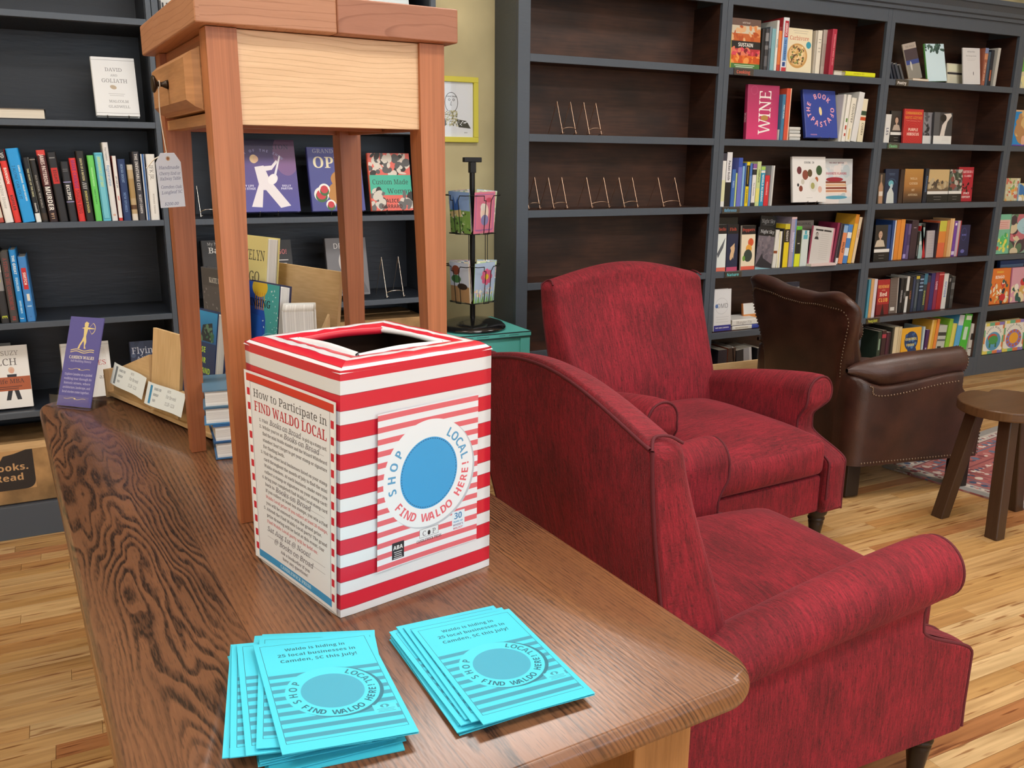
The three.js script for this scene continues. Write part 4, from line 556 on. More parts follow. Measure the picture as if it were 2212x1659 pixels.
faceRow(clas, [
  [1922, 1947, 240, 0.012, 4, penguin((g, w, h) => { rect(g, '#3a3836', 0, 0, w, h * .66); face(g, w * .5, h * .28, w * .5, '#c9a890', '#3a2c26', '#b8a898'); }), '#17181a', 'black-footed paperback with a portrait', { in: 0.05, hard: false }],
  [1950, 1991, 236, 0.014, 4, flat('#c23232', (g, w, h) => { type(g, 'CHIMAMANDA', w * .5, h * .12, h * .11, '#e0a03c', 'bold sans', w * .86); type(g, 'NGOZI ADICHIE', w * .5, h * .25, h * .11, '#d98a34', 'bold sans', w * .9); lines(g, '#e8b8a8', w * .1, w * .9, h * .34, h * .34, 1, 1.5); g.lineWidth = 1.4; for (let i = 0; i < 5; i++) { g.strokeStyle = '#8a1f22'; g.beginPath(); g.arc(w * .5, h * .68, w * (.2 + .08 * i), 0, 7); g.stroke(); } type(g, 'PURPLE', w * .5, h * .6, h * .12, '#f0d8c8', 'bold sans', w * .55); type(g, 'HIBISCUS', w * .5, h * .73, h * .12, '#f0d8c8', 'bold sans', w * .66); }), '#a02a2c', 'red patterned cover with orange capitals', { in: 0.03, hard: false }],
  [1992, 2014, 243, 0.01, 4, flat('#8a888c', (g, w, h) => { speck(g, w, h, ['#2c2c2e', '#55555a'], 18, .14, 4, 0, .8, 0, .5); rect(g, '#dcdcda', 0, h * .74, w, h * .26); }), '#77777a', 'grey cover with a dark figure', { in: 0.06, hard: false }],
  [2015, 2054, 243, 0.012, 4, flat('#3c3c40', (g, w, h) => { rect(g, '#55565a', 0, 0, w * .3, h); poly(g, '#d8d0c8', [[w * .35, h * .74], [w * .45, h * .4], [w * .62, h * .25], [w * .5, h * .05], [w * .9, h * .02], [w * .95, h * .1], [w * .72, h * .3], [w * .62, h * .6], [w * .6, h * .74]]); disc(g, '#1e1c1e', w * .5, h * .18, w * .17, h * .12); rect(g, '#e2e2de', 0, h * .74, w, h * .26); lines(g, '#bdbdba', w * .45, w * .9, h * .8, h * .9, 4, 1); }), '#3c3c40', 'black and white cover with a raised arm', { in: 0.04, hard: false }]]);
spineRow(clas, [[1908, 1920, 247, '#dcdcd8', 'white spine at the bay side', { words: [['LES', .4, .8, '#55586a', .6]] }]]);
const will = { y: SB[3], z: ZB, where: 'on the shelf below the green sign', group: 'classics on the shelf below the green sign', in: 0.03, hard: false, deep: 0.13 };
faceRow(will, [
  [1894, 1908, 374, 0.01, 3, flat('#3a322c', (g, w, h) => { rect(g, '#8a7460', w * .35, h * .05, w * .25, h * .3); poly(g, '#b08a6c', [[w * .2, h], [w * .15, h * .45], [w * .35, h * .3], [w * .6, h * .3], [w * .8, h * .45], [w * .8, h]]); rect(g, '#d8d0c4', w * .2, h * .6, w * .6, h * .15); }), '#2a2622', 'narrow dark cover with a bottle', { in: 0.02, hard: false }],
  [1909, 1937, 365, 0.012, 3, flat('#1c2c48', (g, w, h) => { lines(g, '#8aa8c4', w * .25, w * .75, h * .13, h * .17, 2, 1.5); g.lineWidth = 2; g.strokeStyle = '#5a88a8'; g.beginPath(); g.arc(w * .5, h * .5, w * .38, 3.5, 5.9); g.stroke(); disc(g, '#6ab0bc', w * .45, h * .42, w * .2, h * .09); poly(g, '#c9d0cc', [[w * .15, h], [w * .2, h * .7], [w * .45, h * .5], [w * .7, h * .7], [w * .75, h]]); disc(g, '#b8ccd0', w * .5, h * .5, w * .1, h * .07); }), '#141f34', 'navy cover with a pale turbaned figure', { in: 0.03, hard: false }],
  [1950, 1990, 365, 0.014, 3, flat('#6a4a30', (g, w, h) => { const q = g.createLinearGradient(0, 0, 0, h); q.addColorStop(0, '#b98a48'); q.addColorStop(.5, '#a8743c'); q.addColorStop(1, '#33251e'); rect(g, q, -3, -3, w + 6, h + 6); [['WILLA', .28], ['CATHER', .43], ['MY', .62], ['ANTONIA', .76]].forEach(([s, y]) => type(g, s, w * .5, h * y, h * .09, '#e8d8b8', 'serif', w * .8)); }), '#4a3022', 'amber and brown cover with spaced serif capitals', { in: 0.03, hard: false }],
  [2001, 2046, 366, 0.012, 3, penguin((g, w, h) => { rect(g, '#c9ae7c', 0, 0, w, h * .4); rect(g, '#6a5a48', 0, h * .38, w, h * .28); speck(g, w, h, ['#a8906a', '#4a4038', '#b8a888'], 20, .1, 8, .36, .64); }), '#141416', 'black-footed paperback with a stormy sea', { in: 0.03, hard: false }],
  [2047, 2075, 366, 0.012, 3, penguin((g, w, h) => { speck(g, w, h, ['#5a6a54', '#8a4a44', '#b8b4a8', '#3a4238'], 50, .14, 9, 0, .62); }), '#1e201e', 'black-footed paperback with a green scene', { in: 0.035, hard: false }],
  [2066, 2098, 361, 0.014, 3, flat('#b82a38', (g, w, h) => { type(g, 'ARTHUR C', w * .62, h * .14, h * .1, '#f0d8d8', 'bold serif', w * .7); type(g, 'CLARKE', w * .62, h * .26, h * .08, '#f0d8d8', 'bold serif'); speck(g, w, h, ['#2a1418'], 16, .05, 3, .3, .7); type(g, 'SPACE', w * .6, h * .76, h * .09, W); type(g, 'ODYSSEY', w * .6, h * .87, h * .09, W, 'bold sans', w * .7); }), '#8a1f2a', 'red cover with white display lettering', { in: 0.09, hard: false }]]);
spineRow(will, [[1939, 1948, 366, '#3a2a22', 'dark brown spine', {}], [1992, 2000, 364, '#1b2230', 'blue-black spine', { words: [['AWAKENING', .2, .7, '#6a8ab8', .5]] }]]);
const sci = { y: SB[2], z: ZB, where: 'on the third shelf of the third bay', group: 'paperbacks on the third shelf', in: 0.06, hard: false, deep: 0.13 };
faceRow(sci, [
  [1886, 1919, 486, 0.012, 2, penguin((g, w, h) => { rect(g, '#2c2b2a', 0, 0, w, h * .66); face(g, w * .35, h * .25, w * .48, '#c4a48c', '#2c2420', '#c9bca8'); rect(g, '#1f3f78', w * .8, 0, w * .2, h * .66); }), '#17181a', 'black-footed paperback with a hooded portrait', { in: 0.03, hard: false }],
  [2069, 2090, 486, 0.014, 2, flat('#23264e', (g, w, h) => { g.lineWidth = 2; g.strokeStyle = '#5a5ea8'; g.beginPath(); g.ellipse(w * .4, h * .3, w * .25, h * .2, 0, 0, 7); g.stroke(); type(g, 'DUNE', w * .42, h * .32, h * .08, '#7a80d0'); disc(g, '#6a6ab0', w * .4, h * .85, w * .2, h * .06); }), '#1a1c3c', 'indigo cover with glowing rings', { in: 0.06, hard: false }],
  [1999, 2017, 498, 0.01, 3, flat('#b4adb0', (g, w, h) => { lines(g, '#8a8488', w * .15, w * .85, h * .1, h * .85, 9, 1); }), '#a49ca0', 'small pale mauve back cover', { in: 0.07, hard: false }]]);
spineRow(sci, [
  [1920, 1928, 476, '#2a4a86', 'blue spine with white edge', { bands: [[0, 1, '#d8dce0', .65, 1]] }], [1929, 1937.5, 475, '#e08a34', 'left orange spine of a pair', {}], [1938, 1947, 474, '#e2923a', 'right orange spine of a pair', {}], [1949, 1955, 484, '#4a3a72', 'dusky violet spine', { bands: [[.85, .97, '#a89ad0']] }], [1955.5, 1961, 484, '#6a5a86', 'lilac-grey spine', { bands: [[.3, .6, '#4a3a64']] }],
  [1962, 1976, 476, '#3c2a34', 'wide aubergine spine', { bands: [[.18, .2, '#b8a8b0', .3, .7]] }], [1977, 1981.5, 500, '#1b1a1c', 'narrow black spine', { bands: [[.5, .9, '#8a8a8c', .3, .6]] }], [1982, 1991, 483, '#9cb8b8', 'pale teal spine with black flecks', { bands: [[0, .12, '#26282a'], [.5, .6, '#d8dcd8']] }], [1992, 1998, 488, '#b8242c', 'red spine leaning hard left', { lean: 14 }], [2018, 2021.5, 482, '#2a1e28', 'thin dark purple spine', {}],
  [2022, 2037, 477, '#dd8a3c', 'orange spine with yellow-green top', { bands: [[0, .3, '#c8c44a'], [.6, 1, '#dd6a44']] }], [2037.5, 2043, 476, '#c98a4c', 'caramel spine', {}], [2043.5, 2053, 472, '#dcb27c', 'tan spine', { bands: [[0, 1, '#e8c898', .6, .8]] }], [2053.5, 2060, 478, '#7040a0', 'purple spine with white mark', { bands: [[.05, .12, '#e8e0f0', .2, .8], [.85, .95, '#d8c8e8']] }], [2060.5, 2068, 477, '#c4b0b8', 'greyish pink spine with red edge', { bands: [[0, 1, '#b83a44', .7, 1]] }],
]);
const ya = { y: SB[1], z: ZB, where: 'on the shelf with the yellow-green sign', group: 'novels on the shelf with the yellow-green sign', in: 0.06, hard: false, deep: 0.13, res: 1 };
faceRow(ya, [
  [1892, 1918, 604, 0.014, 3, flat('#a8282c', (g, w, h) => { rect(g, '#7a1f24', 0, h * .7, w, h * .3); type(g, 'REVENGE', w * .5, h * .2, h * .12, '#e8b45a', 'bold sans', w * .9); type(g, 'of the', w * .5, h * .3, h * .05, '#f0d8a8', 'serif'); type(g, 'Red', w * .5, h * .42, h * .16, '#f6ecd8', 'bold serif'); type(g, 'CLUB', w * .5, h * .58, h * .15, '#e8b45a', 'bold sans', w * .9); poly(g, '#2a1418', [[w * .35, h], [w * .5, h * .68], [w * .65, h]]); }), '#8a2226', 'red cover with large cream and gold lettering', { in: 0.05, hard: false }],
  [1919, 1937, 600, 0.012, 3, flat('#6a5e58', (g, w, h) => { lines(g, '#8a7e78', w * .1, w * .9, h * .2, h * .7, 8, 1); rect(g, '#d8d4cc', w * .15, h * .82, w * .5, h * .1); rect(g, '#b8b0a8', w * .9, 0, w * .1, h); }), '#4a423e', 'taupe back cover with barcode', { in: 0.06, hard: false }]]);
spineRow(ya, [
  [1869, 1874, 604, '#4a90a8', 'teal spine at the bay side', { in: 0.03 }], [1874.5, 1881, 603, '#d0a068', 'sand-coloured spine', { in: 0.03 }], [1881.5, 1888, 603, '#d8d0d8', 'pinkish white spine', { in: 0.03 }],
  [1939, 1946, 601, '#222226', 'black spine with white letters', { words: [['DREAMER', .25, .8, '#c8c8cc', .6]] }], [1946.5, 1951.5, 601, '#1c1c20', 'second black spine', { words: [['NIGHT', .3, .7, '#a8a8ac', .6]] }], [1952, 1957.5, 597, '#dcdcd8', 'white spine with black middle', { bands: [[.4, .55, K]] }], [1958, 1965, 600, '#2a2624', 'dark spine with copper letters', { words: [['VAMP', .2, .8, '#a8684a', .7]] }], [1965.5, 1971, 598, '#2a3450', 'midnight blue spine', { bands: [[.1, .9, '#4a5a7c', .4, .6]] }], [1971.5, 1979, 596, '#33404c', 'slate spine with yellow cap', { bands: [[0, .1, '#c8b03c'], [.2, .9, '#7a8a94', .4, .55]] }],
  [1980, 1988, 594, '#20304a', 'blue spine with diagonal white bars', { bands: [[.1, .14, '#8aa4c0'], [.2, .24, '#8aa4c0'], [.3, .34, '#8aa4c0'], [.4, .44, '#8aa4c0']] }], [1988.5, 1996, 591, '#2a3a44', 'tall teal-black spine with lime letters', { bands: [[0, .3, '#3f7a94']], words: [['GUMSHOE', .4, .9, '#c4c858', .6]] }], [1996.5, 2003, 596, '#6a2430', 'maroon spine', { bands: [[0, .2, '#33344a']] }], [2003.5, 2012, 590, '#3a2f6c', 'deep purple spine', {}], [2012.5, 2020, 589, '#8a2a4c', 'magenta spine with white letters', { words: [['LOVE', .1, .6, '#e8d8e0', .7]] }], [2020.5, 2031, 588, '#a8242c', 'wide crimson spine', { bands: [[.04, .08, '#d87a7a']] }], [2031.5, 2041, 591, '#d8d8d4', 'white spine with blue letters', { words: [['OUTSIDE', .2, .7, '#3a6ab0', .6]] }], [2042, 2048, 594, '#1d1d20', 'last black spine', { bands: [[.1, .2, '#8a8a8c', .2, .8]] }],
  [2049, 2056, 597, '#3a3c3e', 'last mottled dark spine before the gap', { bands: [[.2, .4, '#6a6c6e'], [.6, .7, '#55585a']] }],
]);
const kid = { y: SB[0], z: ZB, where: 'in the bottom bay behind the leather arm', group: 'books in the bottom bay behind the leather arm', in: 0.035, hard: false, deep: 0.15 };
faceRow(kid, [[1943, 1985, 708, 0.014, 3, flat('#e2a82c', (g, w, h) => { disc(g, '#1f3c6a', w * .5, h * .36, w * .34, h * .26); poly(g, '#1f3c6a', [[w * .3, h * .5], [w * .72, h * .5], [w * .8, h * .62], [w * .62, h * .7], [w * .66, h], [w * .18, h], [w * .4, h * .75]]); speck(g, w, h, ['#35598c', '#16305a', '#4a78a8'], 20, .07, 3, .15, .5, .25, .75); type(g, 'CONTROL', w * .5, h * .3, h * .1, '#e8d060', 'bold sans', w * .6); type(g, 'FREAK', w * .48, h * .46, h * .1, '#e8d060', 'bold sans'); }), '#c48a24', 'amber cover with a blue head in profile', { in: 0.025, hard: false }]]);
spineRow(kid, [
  [1889, 1897, 716, '#2c3a30', 'dark green spine with white flecks', { bands: [[.2, .5, '#8aa890', .3, .7]] }], [1898, 1907, 714, '#3a2428', 'dark maroon spine', { bands: [[.1, .2, '#a83a4a']] }], [1908, 1917, 718, '#4a2434', 'wine-red spine', { bands: [[0, 1, '#2c1a24', .6, 1]] }], [1919, 1923, 708, '#3a3830', 'thin dark olive spine', {}], [1924, 1932, 706, '#d8c8a4', 'cream spine', {}], [1932.5, 1940, 706, '#cdbb94', 'buff spine', { bands: [[.1, .9, '#b8a27a', .4, .6]] }],
  [1986, 1990, 706, '#b8ccd0', 'thin pale blue spine beside the amber cover', {}], [1991, 1998, 713, '#4a2a5a', 'short purple spine', { lean: -3, bands: [[.55, .9, '#b8a8c8', .3, .7]] }], [1999, 2009, 692, '#d8a43c', 'golden spine', { lean: -4, bands: [[0, 1, '#e0bc70', 0, .4]] }], [2010, 2016, 690, '#e0843c', 'tall orange spine', { lean: -4 }], [2017, 2034, 704, '#b9beb4', 'wide black and white sketch spine', { lean: -4, bands: [[.2, .3, '#3a3c3a'], [.4, .45, '#55585a'], [.6, .75, '#2c2e2c', .1, .6], [.85, .9, '#44464a']] }],
  [2036, 2044, 690, '#8cc43c', 'lime spine', { lean: -5 }], [2045, 2054, 700, '#d8d06a', 'straw-yellow spine', { lean: -5, bands: [[0, 1, '#c4b83c', .7, 1]] }], [2055, 2066, 682, '#58a8d8', 'sky-blue spine with pale top', { lean: -6, bands: [[0, .25, '#c8ccd0']] }], [2067, 2083, 680, '#4cb83c', 'broad bright green spine', { lean: -6, bands: [[.04, .14, '#e0ecd8', .2, .9], [.3, .6, '#c4e0c8', .2, .7]] }], [2088, 2101, 700, '#d2cdc2', 'stone spine with black drawing', { lean: -3, bands: [[.3, .5, '#3a3836', .1, .6], [.75, .78, '#55504c']] }],
]);
// the toy bay at the right picture edge
const toy = (y, where) => ({ y, z: ZB, where, group: undefined, hard: true });
const art = (bg, cols, seed, f) => flat(bg, (g, w, h) => { speck(g, w, h, cols, 60, .09, seed); f?.(g, w, h); });
faceRow(toy(SB[5], ''), [[2204, 2290, 100, 0.03, 4, art('#d8d0a8', ['#6ab04a', '#e0a050', '#d8604c', '#e8e0a0', '#4a90a0'], 3), '#c8b88a', 'brightly patterned game box on the highest visible toy shelf', { alone: true, name: 'game_box', category: 'game box', in: 0.03 }]]);
faceRow(toy(SB[4], ''), [[2186, 2290, 240, 0.03, 3, flat('#1f8ad0', (g, w, h) => { rect(g, '#d8b48a', 0, 0, w, h * .05); speck(g, w, h, ['#c9a86a', '#d8b87c', '#b88a5a'], 30, .09, 4, .15, .75, .1, .35); speck(g, w, h, ['#a87ab0', '#e0c46a', '#c98ab8'], 34, .09, 5, .15, .45, .35, .9); speck(g, w, h, ['#e0b090'], 5, .05, 6, .8, .9, .2, .4); rect(g, '#7a4ab0', 0, h * .97, w, h * .03); }), '#1a6ea8', 'blue world-map game box', { alone: true, name: 'game_box', category: 'game box', in: 0.03 }]]);
faceRow(toy(SB[3], ''), [[2170, 2200, 385, 0.02, 3, art('#cfc8a0', ['#e0a050', '#8ab06a', '#d8d8c8', '#c86a5a'], 7), '#b8b08a', 'small yellow puzzle box below the world map', { alone: true, name: 'puzzle_box', category: 'puzzle box', in: 0.03 }], [2199, 2280, 396, 0.02, 3, art('#b8d0dc', ['#3a78b8', '#e8e8e4', '#7ab0d0', '#d8c890'], 9), '#8ab0c8', 'pale blue puzzle box cut by the picture edge', { alone: true, name: 'puzzle_box', category: 'puzzle box', in: 0.02 }]]);
faceRow(toy(SB[2], ''), [[2150, 2177, 463, 0.024, 3, flat('#7ac0a0', (g, w, h) => { rect(g, '#e0b8b0', w * .05, h * .14, w * .9, h * .24); lines(g, '#b84a4a', w * .12, w * .85, h * .2, h * .34, 4, 2); disc(g, '#58c070', w * .55, h * .7, w * .34, h * .18); speck(g, w, h, ['#48a860', '#8ad8a0', '#e8e060'], 24, .1, 3, .5, .9); disc(g, '#d04a3c', w * .1, h * .85, w * .1); }), '#3f8a6a', 'green activity box with a round green creature', { alone: true, name: 'game_box', category: 'game box', in: 0.03 }], [2178, 2270, 462, 0.024, 3, art('#8aa898', ['#4a3a44', '#c4707c', '#d8c8a8', '#5a7a5c', '#a83a44'], 13, (g, w, h) => { disc(g, '#a8d0dc', w * .42, h * .3, w * .28, h * .24); type(g, 'GARDEN', w * .42, h * .27, h * .1, '#3a6a74', 'bold serif', w * .46); lines(g, '#6a9aa0', w * .25, w * .6, h * .35, h * .45, 3, 1.5); }), '#5a7a5c', 'garden puzzle box with a pale blue arch', { alone: true, name: 'puzzle_box', category: 'puzzle box', in: 0.03 }]]);
const bingo = (bg, t1, t2, c1, c2, seed) => flat(bg, (g, w, h) => { speck(g, w, h, ['#f0ece0', '#2a5a54', '#c8343a', '#e8d8b0', '#2a2a3a', '#d8b060'], 46, .07, seed, .36, .95); type(g, t1, w * .45, h * .1, h * .07, c1, 'bold sans', w * .6); type(g, t2, w * .45, h * .24, h * .12, c2, 'bold sans', w * .64); disc(g, '#c82c34', w * .66, h * .82, w * .16, h * .1); });
faceRow(toy(SB[1], ''), [[2136, 2177, 580, 0.03, 3, bingo('#e07a30', 'SPANISH', 'BINGO', '#e8d048', '#f4ece0', 3), '#c86a24', 'orange bingo game box', { alone: true, name: 'game_box', category: 'game box', in: 0.03 }], [2181, 2260, 576, 0.03, 3, bingo('#d8a0b0', '', 'BINGO', '#fff', '#e8ecf4', 5), '#c47a90', 'pink and navy bingo game box', { alone: true, name: 'game_box', category: 'game box', in: 0.03 }], [2150, 2200, 562, 0.03, 0, flat('#3a5a98', (g, w, h) => { rect(g, '#8aa8d0', 0, h * .1, w, h * .2); }), '#2c4678', 'blue box hidden behind the bingo boxes', { alone: true, name: 'game_box', category: 'game box', in: 0.15 }]]);
const blocks = (c, f) => flat('#c9c46a', (g, w, h) => { const r = rng(9); for (let i = 0; i < 8; i++) { rect(g, ['#e0d060', '#6ab08a', '#d8784c', '#8a7ac0'][i % 4], (i % 4) * w / 4, i < 4 ? 0 : h * .9, w / 4, h * .1); rect(g, ['#e8e4d0', '#d8784c', '#6ab08a'][i % 3], i % 2 ? w * .93 : 0, h * (i >> 1) * .22, w * .07, h * .22); } rect(g, '#e8e6dc', w * .07, h * .1, w * .86, h * .8); arcText(g, 'PUZZLE BLOCKS', w * .5, h * .52, w * .4, h * .38, -2.6, -.55, h * .08, '#4a4a52'); disc(g, c, w * .5, h * .6, w * .38, h * .3); f(g, w, h); disc(g, '#f0f0ea', w * .9, h * .86, w * .08, h * .06); });
faceRow(toy(SB[0], ''), [[2121, 2163, 697, 0.05, 2, blocks('#5a9ac0', (g, w, h) => { disc(g, '#c8503c', w * .45, h * .48, w * .24, h * .12); disc(g, '#4a9a54', w * .5, h * .56, w * .24, h * .14); rect(g, '#3a7a44', w * .3, h * .66, w * .08, h * .14); rect(g, '#3a7a44', w * .6, h * .66, w * .08, h * .14); }), '#b8b45a', 'wooden puzzle block box with a green animal', { alone: true, name: 'puzzle_box', category: 'puzzle box', in: 0.015 }], [2164, 2208, 691, 0.05, 2, blocks('#8a7ac0', (g, w, h) => { for (let i = 0; i < 12; i++) { const a = i * Math.PI / 6; disc(g, '#c86a3c', w * .5 + w * .32 * Math.cos(a), h * .58 + h * .24 * Math.sin(a), w * .05, h * .04); } disc(g, '#e8a83c', w * .5, h * .58, w * .22, h * .18); }), '#a89a54', 'wooden puzzle block box with a smiling sun', { alone: true, name: 'puzzle_box', category: 'puzzle box', in: 0.015 }], [2214, 2290, 688, 0.05, 2, blocks('#6ac0a0', () => {}), '#8ab060', 'wooden puzzle block box at the very edge', { alone: true, name: 'puzzle_box', category: 'puzzle box', in: 0.015 }]]);

// category signs in clear holders clipped to the shelf fronts
for (const [px, w, y, text, color, back, place] of [[1606, 0.13, SB[5], 'Cooking', '#e05a44', '#26262a', 'red-lettered'], [1578, 0.12, SB[3], 'Reference', '#58b8e8', '#14181e', 'blue-lettered'], [1583, 0.12, SB[2], 'Nature', '#58d8e0', '#14181e', 'cyan-lettered'], [1948, 0.105, SB[5], 'Poetry', '#f4f2f0', '#1a1a1e', 'white-lettered'], [1929, 0.10, SB[4], 'Classics', '#7ae0a0', '#202a28', 'green-lettered'], [1885, 0.115, SB[1], 'Young Adult', '#d8e048', '#16181a', 'yellow-green-lettered']]) {
  const q = sheetRegion(w * 1800, 0.034 * 1800); drawOn(q, flat(back, (g, W2, h) => type(g, text, W2 * 0.48, h * 0.52, h * 0.72, color, 'bold sans', W2 * 0.7)));
  const t = thing('shelf_sign', place + ' handwritten black section sign on the shelf front', 'sign', [xAt(px, y - 0.017, ZB), y - 0.034, ZB], 'section signs on the shelves');
  const g = new THREE.BoxGeometry(w, 0.032, 0.002); g.translate(0, 0.016, 0.002); const u = g.attributes.uv; for (let i = 0; i < u.count; i++) { const c = uvIn(q, u.getX(i), u.getY(i)); u.setXY(i, ...c); } part('sign_card', g, q.s.m, t);
  part('clear_holder', merge([bx(-w / 2, w / 2, 0, 0.035, 0.0035, 0.0045, 0), bx(-w / 2, w / 2, 0.0355, 0.0365, -0.03, 0.0045, 0)]), M.acrylic, t);
}
// wire easels: two A-shaped wires joined by the curved rest at the foot
const easelProto = (wide, m, tall = 0.135) => { const pts = (x) => wire([V(x, 0.004, 0.0), V(x + 0.004, 0.012, 0.030), V(x, 0.006, 0.026), V(x, tall, -0.035), V(x - 0.004, 0.003, -0.11)], 0.0018); return { sides: [pts(-wide / 2), pts(wide / 2)], rest: tube([V(-wide / 2, 0.026, 0.02), V(-wide / 4, 0.034, 0.03), V(wide / 4, 0.034, 0.03), V(wide / 2, 0.026, 0.02)], 0.0018, 12, 5) }; };
function easel(label, x, y, z, wide, m = M.copperWire, tall, group) { const e = easelProto(wide, m, tall), t = thing('wire_easel', label, 'book stand', [x, y, z], group); e.sides.forEach((g) => part('wire_leg', g, m, t)); part('wire_rest', e.rest, m, t); return t; }
[[1211, 1240], [1269, 1295]].forEach(([a, b], i) => { const y = SB[4], z = ZB - 0.06, xa = xAt(a, y + 0.135, z), xb = xAt(b, y + 0.135, z); easel(['left', 'right'][i] + ' of two empty wire easels on the upper bare shelf', (xa + xb) / 2, y, z, xb - xa, M.copperWire, 0.155, 'empty wire easels in the bare bookcase'); });
[[1110, 1144], [1192, 1221], [1275, 1312], [1345, 1374], [1430, 1466]].forEach(([a, b], i) => { const y = SB[3], z = ZB - 0.05, xa = xAt(a, y + 0.135, z), xb = xAt(b, y + 0.135, z); if (i) easel(['', 'second from left', 'middle', 'second from right', 'rightmost'][i] + ' of five empty wire easels on the lower bare shelf', (xa + xb) / 2, y, z, xb - xa, M.copperWire, 0.15, 'empty wire easels in the bare bookcase'); else { const x = 1.975; easel('leftmost of five empty wire easels on the lower bare shelf', x + 0.03, y, z, 0.06, M.copperWire, 0.15, 'empty wire easels in the bare bookcase'); } });
easel('empty chrome easel on the dark shelf right of the plywood easel', xAt(845, SA[2] + 0.13, ZA - 0.06), SA[2], ZA - 0.04, 0.075, M.chrome, 0.17);
easel('empty dark wire easel on the shelf left of the violet cover', xAt(447, SA[3] + 0.06, ZA - 0.06), SA[3], ZA - 0.05, 0.06, M.chrome, 0.12);
for (const [px, y, lab] of [[256, SA[4], 'wire easel under the white tilted hardback at upper left'], [580, SA[3], 'wire easel under the violet cover'], [732, SA[3], 'wire easel under the blue cover with roses'], [850, SA[3], 'wire easel under the coral and green cover'], [762, SA[2], 'wire easel under the grey photographic cover'], [500, SA[2], 'wire easel under the black serif-titled cover'], [1775, SB[4], 'wire easel under the royal blue cover'], [1748, SB[3], 'wire easel under the white food-drawing cover']]) {
  const z = y === SB[4] || y === SB[3] ? (px > 1000 ? ZB - 0.045 : ZA - 0.065) : ZA - 0.065, t = thing('wire_easel', lab, 'book stand', [xAt(px, y, z), y, z], undefined);
  part('wire_rest', wire([V(-0.035, 0.0025, -0.06), V(-0.035, 0.005, 0.012), V(-0.035, 0.022, 0.024)], 0.002), M.chrome, t); part('wire_rest', wire([V(0.035, 0.0025, -0.06), V(0.035, 0.005, 0.012), V(0.035, 0.022, 0.024)], 0.002), M.chrome, t);
}
{ // cardboard carton on the bottom of the left bookcase and one seen under the tall table
  const z = ZA - 0.03, y = SA[0], xr = 0.06, t = thing('cardboard_box', 'brown cardboard carton with black printed panel in the left bookcase', 'box', [xr - 0.52, y, z - 0.27]);
  part('carton', bx(0, 0.52, 0, 0.232, 0, 0.27, 0.004), M.card, t); part('tape', bx(0.0, 0.5205, 0.205, 0.2325, 0.269, 0.2709, 0), M.birch, t); part('tape', bx(0.33, 0.395, 0.003, 0.05, 0.2698, 0.2708, 0), M.kraftTape, t);
  const q = sheetRegion(360, 200); drawOn(q, (g, w, h) => { g.fillStyle = '#c39a68'; g.fillRect(-4, -4, w + 8, h + 8); g.fillStyle = '#2b2624'; g.beginPath(); g.moveTo(-4, -4); g.lineTo(w, -4); g.lineTo(w, h * .75); g.quadraticCurveTo(w, h, w * .88, h); g.lineTo(-4, h); g.fill(); poly(g, '#c39a68', [[w * .45, -2], [w * .55, h * .1], [w * .62, h * .32], [w * .68, h * .12], [w * .8, h * .08], [w * .95, -2]]); type(g, 'Love.Books.', w * .56, h * .42, h * .24, '#c9a070', 'bold sans', w * .8); type(g, 'Read', w * .72, h * .68, h * .24, '#c9a070', 'bold sans'); });
  const g = new THREE.PlaneGeometry(0.30, 0.15); g.translate(xAt(75, 0.25, z) - (xr - 0.52) - 0.15, 0.13, 0.2706); const u = g.attributes.uv; for (let i = 0; i < u.count; i++) u.setXY(i, ...uvIn(q, u.getX(i), u.getY(i))); part('printed_panel', g, q.s.m, t);
  const t2 = thing('cardboard_box', 'plain cardboard carton in the low dark shelf behind the striped box', 'box', [0.9, SA[1], ZA - 0.3]); part('carton', bx(0, 0.47, 0, 0.235, 0, 0.26, 0.004), M.card, t2); part('flap', bx(0.02, 0.45, 0.235, 0.24, 0.002, 0.12, 0.001), M.card, t2);
}

